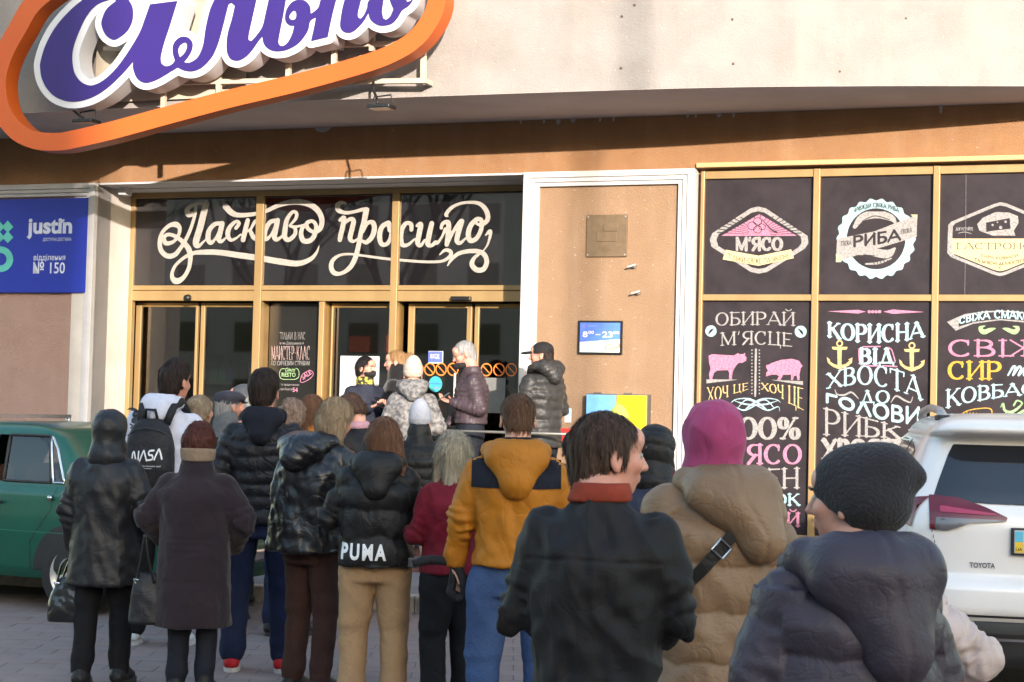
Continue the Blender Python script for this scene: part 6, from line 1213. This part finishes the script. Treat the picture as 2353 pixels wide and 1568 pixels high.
person('person in cream beanie and grey camouflage coat seen from behind', 947, 15.6, 1.66, 4, .34, cmat=CAMO, coat='coat', hem=.62, legs=DKT, shoe=SHB, hat=('beanie', .9), hatm=CRB, pose='front', bulk=.03, hands=False, hood=dict(size=1.0, drop=.05, up=.03), wr=.008)
# ------------------------------------------------------------------ middle of the crowd
person('person in pale grey hood, black quilted jacket and cream trousers', 962, 13.3, 1.60, 0, cmat=PUF2, hem=.78, puff=.085, pamp=.013, legs=CRM, lw=1.05, shoe=(SHB, WHITE), hat=('beanie', 1.0), hatm=GRB, pose='pocket', bulk=.03, hands=False, collar=.885, stance=.10)
person('dark haired woman bowing her head with a pink scarf', 822, 13.2, 1.68, 60, cmat=cloth('black_padded', (.012, .012, .014), .55), hem=.8, legs=BLT, shoe=SHB, head=(20, -38, 0), hoff=(0, .06), hair=dict(bun=0, long=.03, w=.05, vol=1.03), hmat=HBR, face=True, colm=(PSC, .085, .84, .875), sk=FAIR, pose='phone', bulk=.02, hands=False)
person('brown haired woman in a rust orange coat mostly hidden in the crowd', 715, 12.6, 1.66, 20, cmat=RUST, coat='coat', hem=.7, legs=DJEAN, shoe=SHB, hair=dict(long=.16, vol=1.05), hmat=HLB, head=(-12, -10, 0), pose='front', hands=False, collar=.89)
person('curly fair haired woman in a maroon grey coat behind the dark quilted jacket', 668, 12.0, 1.62, -10, cmat=cloth('maroon_grey_wool', (.085, .055, .062), .9), coat='coat', hem=.65, legs=DJEAN, shoe=SHB, hair=dict(vol=1.12, curl=.012, long=.03, ears=1), hmat=HCU, pose='front', hands=False, head=(0, -10, 0), bulk=.02)
person('man in a dark flat cap and grey tweed coat in the crowd', 518, 12.8, 1.68, -30, cmat=GRC, coat='coat', hem=.65, legs=DKT, shoe=SHB, hat=('flat',), hatm=GCAP, hair=dict(vol=.95), hmat=HGR, head=(-12, -4, 0), pose='front', sk=RUD, hands=False, bulk=.02, collar=.88)
person('man with a grey baseball cap in profile facing left behind the quilted jacket', 560, 13.6, 1.74, 80, cmat=cloth('slate_jacket', (.03, .035, .045), .8), hem=.8, legs=DKT, shoe=SHB, hat=('cap',), hatm=cloth('grey_cap_cotton', (.07, .075, .085), .9), hair=dict(vol=.95), hmat=HGR, face=True, sk=RUD, pose='front', hands=False)
person('ash blond woman behind the white hooded sweatshirt', 456, 12.4, 1.64, -12, cmat=cloth('dark_parka', (.02, .02, .024), .8), coat='coat', hem=.7, legs=DJEAN, shoe=SHB, hair=dict(vol=1.02, long=.03, bun=1), hmat=HAB, head=(-14, 0, 0), sk=FAIR, pose='front', hands=False)
person('person in a lime green hat in front of the blue and yellow cabinet', 1420, 14.0, 1.60, 0, cmat=cloth('blue_jacket', (.03, .06, .16), .7), hem=.8, legs=DJEAN, shoe=SHB, hat=('beanie', .8), hatm=LIME, pose='front', hands=False)
person('person in a teal jacket hidden beside the mustard jacket', 1322, 9.0, 1.50, 0, cmat=TEAL, hem=.75, legs=DJEAN, shoe=SHB, hair=dict(vol=.98), hmat=HB, pose='pocket', hands=False, bulk=.02)
# ------------------------------------------------------------------ people in the near and middle rows, left to right
person('woman in a long black leather jacket with its hood up and a scarf', 247, 9.75, 1.53, -3, cmat=LEA, coat='leather_jacket', hem=.56, flare=1.18, waist=1.12, legs=BLT, lw=1.0, shoe=SHB, hat=('hood', 1.02, 0), hatm=LEA, pose=('down', 'pocket'), bulk=.022, hands=(1, 0), wr=.010, sw=.104, colm=(MRW, .098, .822, .848), stride=.05, head=(-4, 0, 0))
person('tall young man in a white hooded sweatshirt with a black backpack', 378, 11.4, 1.85, -6, cmat=WHOOD, coat='hooded_sweatshirt', hem=.90, legs=BLT, lw=1.1, shoe=(WSH, WHITE), hair=dict(vol=1.04, top=.022, rough=.006), hmat=HB, sk=RUD, pose='front', bulk=.025, hands=False, hood=dict(size=.95, drop=.05, up=.01), head=(-22, -4, 0), hoff=(.045, .03), stance=.12, sw=.107, wr=.009)
person('short woman with red brown hair, beige headband and aubergine coat', 452, 9.4, 1.45, -4, cmat=AUB, coat='coat', hem=.39, flare=1.12, waist=1.1, legs=DKT, lw=.95, shoe=SHB, hair=dict(vol=1.10, top=.02, curl=.006, rough=.007), hmat=HRD, pose='wide', bulk=.045, hands=False, wr=.006, sw=.110, collar=.885, seams=(.62, .78, .815, .85), colm=None, hs=1.12, stance=.075)
person('tall man in a dark quilted jacket with hood and jeans and red shoes', 606, 10.4, 1.79, 0, cmat=PUF1, hem=.87, puff=.082, pamp=.013, legs=DJEAN, lw=1.08, shoe=(REDS, WHITE), hair=dict(vol=1.05, top=.012, rough=.006), hmat=HB, sk=RUD, pose='pocket', bulk=.022, hands=False, hood=dict(size=.92, drop=.085, up=.0), hoodm=NVY, sw=.109, stance=.115, waist=.96, head=(-8, 0, 0), hoff=(-.01, 0))
person('blond woman in a glossy black leather jacket over a brown hooded top', 722, 9.6, 1.63, -34, cmat=LEA2, coat='leather_jacket', hem=.79, flare=1.1, waist=1.18, legs=BRN, lw=.98, shoe=(SHB, BPL), hair=dict(vol=1.06, long=.17, w=.09, rough=.006), hmat=HBL, sk=FAIR, pose='phone', bulk=.072, hands=False, wr=.016, head=(0, -22, 0), hoff=(.055, .05), hood=dict(size=1.15, drop=.06, up=.0, puff=.06), sw=.102, shift=.05)
person('woman with long brown hair in a black padded jacket with white letters and khaki trousers', 868, 9.1, 1.54, 0, cmat=PUF2, coat='padded_jacket', hem=.757, puff=.148, pamp=.022, legs=KHA, lw=1.16, shoe=(SHB, WHITE), hair=dict(vol=1.04, long=.20, w=.05, side=.055, front=(1,), rough=.004, wave=3, ears=1), hmat=HLB, sk=FAIR, pose='cross', bulk=.040, hands=False, hood=dict(size=.98, drop=.10, up=-.005, seam=.003), hoff=(.025, 0), sw=.100, stance=.10, flare=1.06, waist=1.04, wr=.007)
person('young woman with straight pale blond hair in a dark red velour jacket', 1040, 9.0, 1.47, 28, cmat=MAR, hem=.74, legs=BLT, lw=1.1, shoe=SHB, hair=dict(vol=1.08, long=.26, w=.085, rough=.004, wave=2, front=(-1,), ears=1), hmat=HPB, sk=FAIR, pose='phone', bulk=.012, hands=False, wr=.009, head=(8, -10, 0), sw=.096, hs=1.02)
person('man in a mustard jacket with dark shoulder panels, hood down and blue jeans', 1186, 8.05, 1.67, 0, cmat=MUST, hem=.875, legs=JEAN, lw=1.12, shoe=SHB, hair=dict(vol=.99, rough=.003), hmat=hairmat((.10, .048, .024), .6), sk=FAIR, arms=(((-.148, .01, .635), (-.16, .045, .53)), ((.14, .01, .64), (.16, .1, .56))), bulk=.03, hands=(1, 0), hood=dict(size=1.12, drop=.115, up=-.02, seam=.005), sw=.108, wr=.010, head=(6, -14, 0), hoff=(0, .02), stance=.115, waist=.98, colm=(NVY, .088, .828, .878), neckfat=1.1)
# ------------------------------------------------------------------ closest people
person('person in a black quilted hood and navy jacket between two nearer people', 1502, 8.3, 1.53, -20, cmat=cloth('navy_nylon', (.022, .026, .05), .55), hem=.7, legs=BLT, shoe=SHB, hat=('hood', 1.04, .075), hatm=PUF2, pose='pocket', bulk=.03, hands=False, colm=(MRW, .098, .825, .87), head=(-10, 0, 0))
person('person in a rose hood and a big tan padded coat with a black strap', 1648, 5.75, 1.63, 6, cmat=TAN, coat='padded_coat', hem=.36, puff=.15, pamp=.020, legs=MAR, shoe=SHB, hat=('hood', 1.02, 0), hatm=PNK, pose='front', bulk=.062, hands=False, wr=.005, head=(10, 0, 0), hood=dict(size=1.2, drop=.14, up=-.015, seam=.008, dx=.085), sw=.100, flare=1.1, waist=1.05, shift=-.03)
person('man with receding brown hair in a black jacket with a rust red collar', 1374, 4.75, 1.61, -14, cmat=BLKJ, hem=.62, legs=DKT, shoe=SHB, hair=dict(vol=1.0, rough=.006, long=.0, rec=1), hmat=HBR, sk=(.50, .27, .20), pose='front', bulk=.018, hands=False, wr=.013, head=(-56, -4, 0), sw=.106, waist=1.06, seams=(1.19,), hz=-.018, colm=(RCOL, .083, .838, .870), neckfat=1.2, hs=1.05, hoff=(.01, .03), face=True, shift=.0, lean=.03)
person('woman in a slouchy charcoal beanie and slate lilac padded jacket nearest the camera', 1945, 3.95, 1.52, 14, cmat=LIL, coat='padded_jacket', hem=.60, puff=.16, pamp=.017, legs=DKT, shoe=SHB, hat=('beanie', 1.35, (.04, -.150, .055)), hatm=BEA, pose='front', bulk=.046, hands=False, wr=.003, head=(44, -4, 0), sk=(.50, .29, .22), hood=dict(size=1.2, drop=.17, up=-.01, seam=.009, dx=.03), sw=.104, waist=1.12, hoff=(.03, .03), hs=1.04, face=True)
person('child in a pale pink padded coat behind the nearest woman', 2034, 5.6, 1.27, 5, cmat=PALEP, coat='padded_coat', hem=.45, puff=.13, pamp=.016, legs=DKT, shoe=SHB, hat=('beanie', .9), hatm=GRB, arms=(None, ((.215, -.02, .66), (.18, .1, .55))), bulk=.06, hands=False)
# ------------------------------------------------------------------ things people wear and carry
lb = 'woman with long brown hair in a black padded jacket with white letters and khaki trousers'
on_back(lb, 'PUMA', -.172, .066, .80, .885, M('white_print', (.72, .72, .72), .5), 'lettering', PREP[lb][0], .04, space=1.3)
lb = 'man in a mustard jacket with dark shoulder panels, hood down and blue jeans'; E_, tr, *_ = PREP[lb]
def yoke(x0, x1, z0, z1, nm, mat, tr, E_, top=None):
    m = MB(); nx, nz = 14, 12; G_ = []
    for j in range(nz):
        z = z0+(z1-z0)*j/(nz-1); row = []
        for i in range(nx):
            x = x0+(x1-x0)*i/(nx-1); h = tr.ray_cast(Vector((x, -1, z)), Vector((0, 1, 0))); row.append((x, (h[0].y if h[0] is not None and h[0].y < .05 else .0)-.008, z))
        G_.append(row)
    return m.grid(G_).build(nm, mat, E_, smooth=True)
yoke(-.205, -.02, 1.235, 1.365, 'shoulder_panel', NVY, tr, E_); yoke(.02, .205, 1.235, 1.365, 'shoulder_panel', NVY, tr, E_)
# face masks and glasses
for lb, zz, yy_, sc_ in (('woman in navy coat and black face mask facing the camera by the glass doors', -.050, .012, 1.), ('grey haired man with glasses in a brown violet quilted jacket', -.082, .012, .9)):
    E_, tr, C, R, s, A, g = PREP[lb]; Ah = np.array(R)
    solid('face_mask', lambda F: (F.ell(g((0, .042, zz)), np.array((.064, .074, .048))*s*sc_, 0, Ah), F.ell(g((0, .108, zz+.01)), np.array((.012, .02, .03))*s*sc_, .03, Ah), F.ell(g((0, -.055, zz)), np.array((.12, .085, .10))*s, .002, Ah, True)), C-.16, C+.16, .0055, BCAP, E_)
    MB().tube([g((q*.058, .05, zz+.02)) for q in (-1,)]+[g((-.080, -.015, .0))], .0018, 5).build('mask_loop', BCAP, E_); MB().tube([g((.058, .05, zz+.02)), g((.080, -.015, .0))], .0018, 5).build('mask_loop', BCAP, E_)
E_, tr, C, R, s, A, g = PREP['grey haired man with glasses in a brown violet quilted jacket']
gl_ = empty('glasses', 'thin dark glasses on the grey haired man', 'glasses', mw=Matrix.Translation(E_.location) @ Matrix.Rotation(E_.rotation_euler.z, 4, 'Z'))
for q in (-1, 1):
    MB().tube([g((q*.033+.024*math.cos(a), .112, .006+.018*math.sin(a))) for a in np.linspace(0, 2*math.pi, 14)], .0018, 5).build('rim', BLACKM, gl_); MB().tube([g((q*.057, .110, .012)), g((q*.080, .0, .010))], .0018, 5).build('temple', BLACKM, gl_)
MB().tube([g((-.01, .114, .010)), g((.01, .114, .010))], .0018, 5).build('bridge', BLACKM, gl_)
# headband of the short woman
E_, tr, C, R, s, A, g = PREP['short woman with red brown hair, beige headband and aubergine coat']; Ah = np.array(R)
solid('headband', lambda F: (F.ell(g((0, -.018, .0)), np.array((.100, .116, .20))*s, 0, Ah), F.ell(g((0, 0, .235)), np.array((.4, .4, .245))*s, .004, Ah, True), F.ell(g((0, 0, -.31)), np.array((.4, .4, .245))*s, .004, Ah, True)), C-.2, C+.2, .006, cloth('beige_fleece', (.26, .185, .13), .95, bump=.5), E_)
# phones
PHN = M('phone_glass', (.01, .01, .012), .12)
for lb, tx, i in (('grey haired man with glasses in a brown violet quilted jacket', 'dark phone held up by the grey haired man', 0), ('woman in navy coat and black face mask facing the camera by the glass doors', 'dark phone held by the masked woman in navy', 1)):
    E_, tr, C, R, s, A, g = PREP[lb]; w_ = A[i][2]; d = (A[i][2]-A[i][1]); d /= np.linalg.norm(d); p = Vector(w_+d*.11+np.array([0, 0, .025]))
    M_ = Matrix.Translation(E_.location) @ Matrix.Rotation(E_.rotation_euler.z, 4, 'Z') @ Matrix.Translation(p) @ Matrix.Rotation(math.radians(-35), 4, 'X')
    e = empty('phone', tx, 'phone', mw=M_); B('case', BPL, e, -.037, .037, -.075, .075, -.005, .003, bevel=.003); B('screen', PHN, e, -.034, .034, -.071, .071, .0031, .0045)
# the backpack with the space agency letters
lb = 'tall young man in a white hooded sweatshirt with a black backpack'; E_, tr, C, R, s, A, g = PREP[lb]; NYB = cloth('black_backpack_nylon', (.016, .016, .019), .6, bump=.5, bscale=40)
bp_ = carried('backpack', 'black backpack with white letters on the tall young man', 'backpack', lb)
def bk(F): F.loft([(.99, .115, .06, -.02, -.235), (1.03, .150, .085, -.02, -.235), (1.15, .162, .095, -.02, -.24), (1.32, .155, .085, -.02, -.235), (1.42, .118, .065, -.02, -.225), (1.475, .06, .045, -.02, -.215)], p=2.8); F.ell((-.02, -.30, 1.16), (.13, .05, .11), .03)
bo = solid('pack_body', bk, (-.26, -.42, .93), (.22, -.06, 1.53), .009, NYB, bp_, .006, 11, 2); bt = BVHTree.FromPolygons([tuple(v.co) for v in bo.data.vertices], [tuple(p.vertices) for p in bo.data.polygons])
for q in (-1, 1): MB().tube([(q*.085-.01, -.20, 1.44), (q*.10, -.155, 1.55), (q*.115, -.05, 1.585), (q*.12, .07, 1.53), (q*.13, .13, 1.38), (q*.15, .10, 1.2), (q*.16, -.08, 1.08)], [.025, .030, .032, .03, .028, .022, .015], 8).build('shoulder_strap', NYB, bp_, smooth=True)
MB().tube([(-.06, -.22, 1.47), (-.05, -.24, 1.53), (.01, -.24, 1.53), (.02, -.22, 1.47)], .010, 7).build('grab_loop', NYB, bp_, smooth=True)
MB().tube([(-.16, -.26, 1.36), (-.10, -.31, 1.40), (-.02, -.325, 1.415), (.06, -.31, 1.40), (.12, -.26, 1.36)], .004, 5).build('zip', BPL, bp_)
WPR = M('white_print_ink', (.68, .68, .70), .5)
# rounded worm letters drawn with strokes
F = F2(-.2, 4.3, -.3, 1.3, .03); wdt = .19
for q in ([(0, 0), (0, .8), (.1, 1), (.25, .95), (.6, .08), (.75, 0), (.88, .12), (.88, 1)], [(1.1, 0), (1.5, .9), (1.6, 1), (1.7, .9), (2.1, 0)], [(3., .95), (2.45, .95), (2.3, .75), (2.45, .52), (2.8, .48), (2.95, .25), (2.8, .04), (2.2, .03)], [(3.15, 0), (3.55, .9), (3.65, 1), (3.75, .9), (4.12, 0)]): F.stroke([(a, b, wdt) for a, b in cat(q, 5)])
def conform(me, tree, fx, eps=.004, name='lettering', mat=None, par=None):
    import bmesh
    bm = bmesh.new(); bm.from_mesh(me); ex = max(v.co.x for v in bm.verts)-min(v.co.x for v in bm.verts); dice(bm, ex/16, ex/16)
    for v in bm.verts:
        x, z = fx(v.co.x, v.co.z); h = tree.ray_cast(Vector((x, -1.2, z)), Vector((0, 1, 0))); v.co = (x, (h[0].y if h[0] is not None else -.2)-eps, z)
    bm.to_mesh(me); bm.free(); return link(name, me, mat, par)
conform(stand(fill(F.loops())), bt, lambda x, z: (-.100+x*.046, 1.195+z*.062+x*.006), mat=WPR, par=bp_)
on_back(lb, 'National Aeronautics and', -.105, .085, 1.168, 1.178, WPR, 'lettering', bp_, 0, bt); on_back(lb, 'Space Administration', -.105, .03, 1.152, 1.162, WPR, 'lettering', bp_, 0, bt)
for cx_, cz_ in ((-.155, 1.50),):     # generic skull print high on the sweatshirt
    F = F2(-.09, .09, -.12, .12, .004); F.poly(circ(0, .03, .05, .045)); F.stroke([(-.02, -.03, .05), (.02, -.03, .05)]); F.hole(circ(-.02, .03, .014)); F.hole(circ(.022, .03, .014)); F.stroke([(-.04, -.09, .015), (.04, -.06, .015)]); F.stroke([(-.05, -.06, .012), (.03, -.1, .012)])
    conform(stand(fill(F.loops())), tr, lambda x, z: (cx_+x*.9, cz_+z*.8-.02), .005, 'print', M('black_print_ink', (.03, .03, .035), .7), E_)
# handbags
def handbag(lbl, nm, lab_, pos, w_, h_, d_, mat, strap, sh_=.0):
    e = carried(nm, lab_, 'bag', lbl); x, y, z = pos
    solid('bag_body', lambda F: F.loft([(z, w_*.98, d_, x, y), (z+.02, w_, d_*1.05, x, y), (z+h_*.5, w_*.93, d_*.9, x, y), (z+h_*.85, w_*.72+sh_, d_*.6, x, y), (z+h_, w_*.5, d_*.35, x, y)], p=3.), (x-w_-.06, y-d_-.06, z-.04), (x+w_+.06, y+d_+.06, z+h_+.04), .008, mat, e, .005, 12)
    for k, st_ in enumerate(strap): MB().tube([tuple(p) for p in cat(st_, 6)], .007, 7).build('handle', mat, e, smooth=True)
    MB().tube([(x-w_*.6, y-d_*.6, z+h_*.8), (x-w_*.6-.01, y-d_*.6-.01, z+h_*.88), (x-w_*.45, y-d_*.6, z+h_*.86)], .005, 6).build('ring', CHR, e); return e
LBG = cloth('polished_black_leather', (.010, .010, .012), .18, bump=.15, coat=.6)
lb = 'woman in a long black leather jacket with its hood up and a scarf'; w_ = PREP[lb][5][0][2]
handbag(lb, 'handbag', 'shiny black handbag hanging from the leather jacket woman', (w_[0]+.01, w_[1]-.02, w_[2]-.42), .125, .25, .065, LBG, ([(w_[0]-.06, w_[1]-.05, w_[2]-.2), (w_[0]-.04, w_[1]-.04, w_[2]-.10), (w_[0]+.0, w_[1]-.02, w_[2]-.07), (w_[0]+.05, w_[1]-.03, w_[2]-.12), (w_[0]+.07, w_[1]-.05, w_[2]-.2)], [(w_[0]-.06, w_[1]+.03, w_[2]-.2), (w_[0]+.0, w_[1]+.02, w_[2]-.07), (w_[0]+.07, w_[1]+.03, w_[2]-.2)]))
lb = 'short woman with red brown hair, beige headband and aubergine coat'
handbag(lb, 'shoulder_bag', 'soft black shoulder bag at the left side of the aubergine coat', (-.235, -.06, .40), .095, .27, .06, LEA, ([(-.29, -.08, .62), (-.255, -.13, .76), (-.235, -.15, .88)], [(-.19, -.10, .62), (-.215, -.14, .76), (-.23, -.15, .88)]))
lb = 'man in a mustard jacket with dark shoulder panels, hood down and blue jeans'; w_ = PREP[lb][5][0][2]; e = carried('folded_backpack', 'dark grey strapped bag dangling from the hand in the mustard sleeve', 'bag', lb); GRN = cloth('dark_grey_webbing', (.014, .014, .016), .8)
MB().tube([tuple(p) for p in cat([(w_[0]-.19, w_[1]+.0, w_[2]-.02), (w_[0]-.10, w_[1]-.01, w_[2]+.0), (w_[0]+.0, w_[1]-.02, w_[2]-.02), (w_[0]+.045, w_[1]-.03, w_[2]-.10), (w_[0]+.05, w_[1]-.02, w_[2]-.16), (w_[0]+.01, w_[1]-.02, w_[2]-.18)], 6)], .022, 8).build('strap', GRN, e, smooth=True); MB().tube([tuple(p) for p in cat([(w_[0]+.0, w_[1]+.0, w_[2]-.03), (w_[0]-.01, w_[1]+.0, w_[2]-.12), (w_[0]-.015, w_[1]-.01, w_[2]-.15), (w_[0]+.02, w_[1]-.01, w_[2]-.18)], 6)], .02, 8).build('strap', GRN, e, smooth=True); B('buckle', BPL, e, w_[0]-.215, w_[0]-.165, w_[1]-.015, w_[1]+.012, w_[2]-.04, w_[2]+.005, bevel=.005)
# cross-body strap with a buckle on the tan coat
lb = 'person in a rose hood and a big tan padded coat with a black strap'; E_, tr, C, R, s, A, g = PREP[lb]; e = carried('crossbody_strap', 'black cross-body bag strap with metal slider on the tan padded coat', 'strap', lb)
P = [];
for t in np.linspace(0, 1, 16):
    x, z = -.19+.26*t, .99+.30*t; h = tr.ray_cast(Vector((x, -1, z)), Vector((0, 1, 0))); P.append(Vector((x, (h[0].y if h[0] is not None else -.2)-.004, z)))
ys_ = [p.y for p in P]; P = [Vector((p.x, min(ys_[max(0, i-2):i+3]), p.z)) for i, p in enumerate(P)]; nv = Vector((-.30, 0, .26)).normalized()*.020
MB().grid([[tuple(p-nv), tuple(p+nv), tuple(p+nv+Vector((0, -.004, 0))), tuple(p-nv+Vector((0, -.004, 0)))] for p in P], True).build('webbing', cloth('black_webbing', (.012, .012, .012), .6), e)
q = P[9]; d = Vector((.26, 0, .30)).normalized()*.022; MB().tube([q-nv*1.15-d+Vector((0, -.01, 0)), q+nv*1.15-d+Vector((0, -.01, 0)), q+nv*1.15+d+Vector((0, -.01, 0)), q-nv*1.15+d+Vector((0, -.01, 0)), q-nv*1.15-d+Vector((0, -.01, 0))], .004, 6).build('slider', CHR, e)
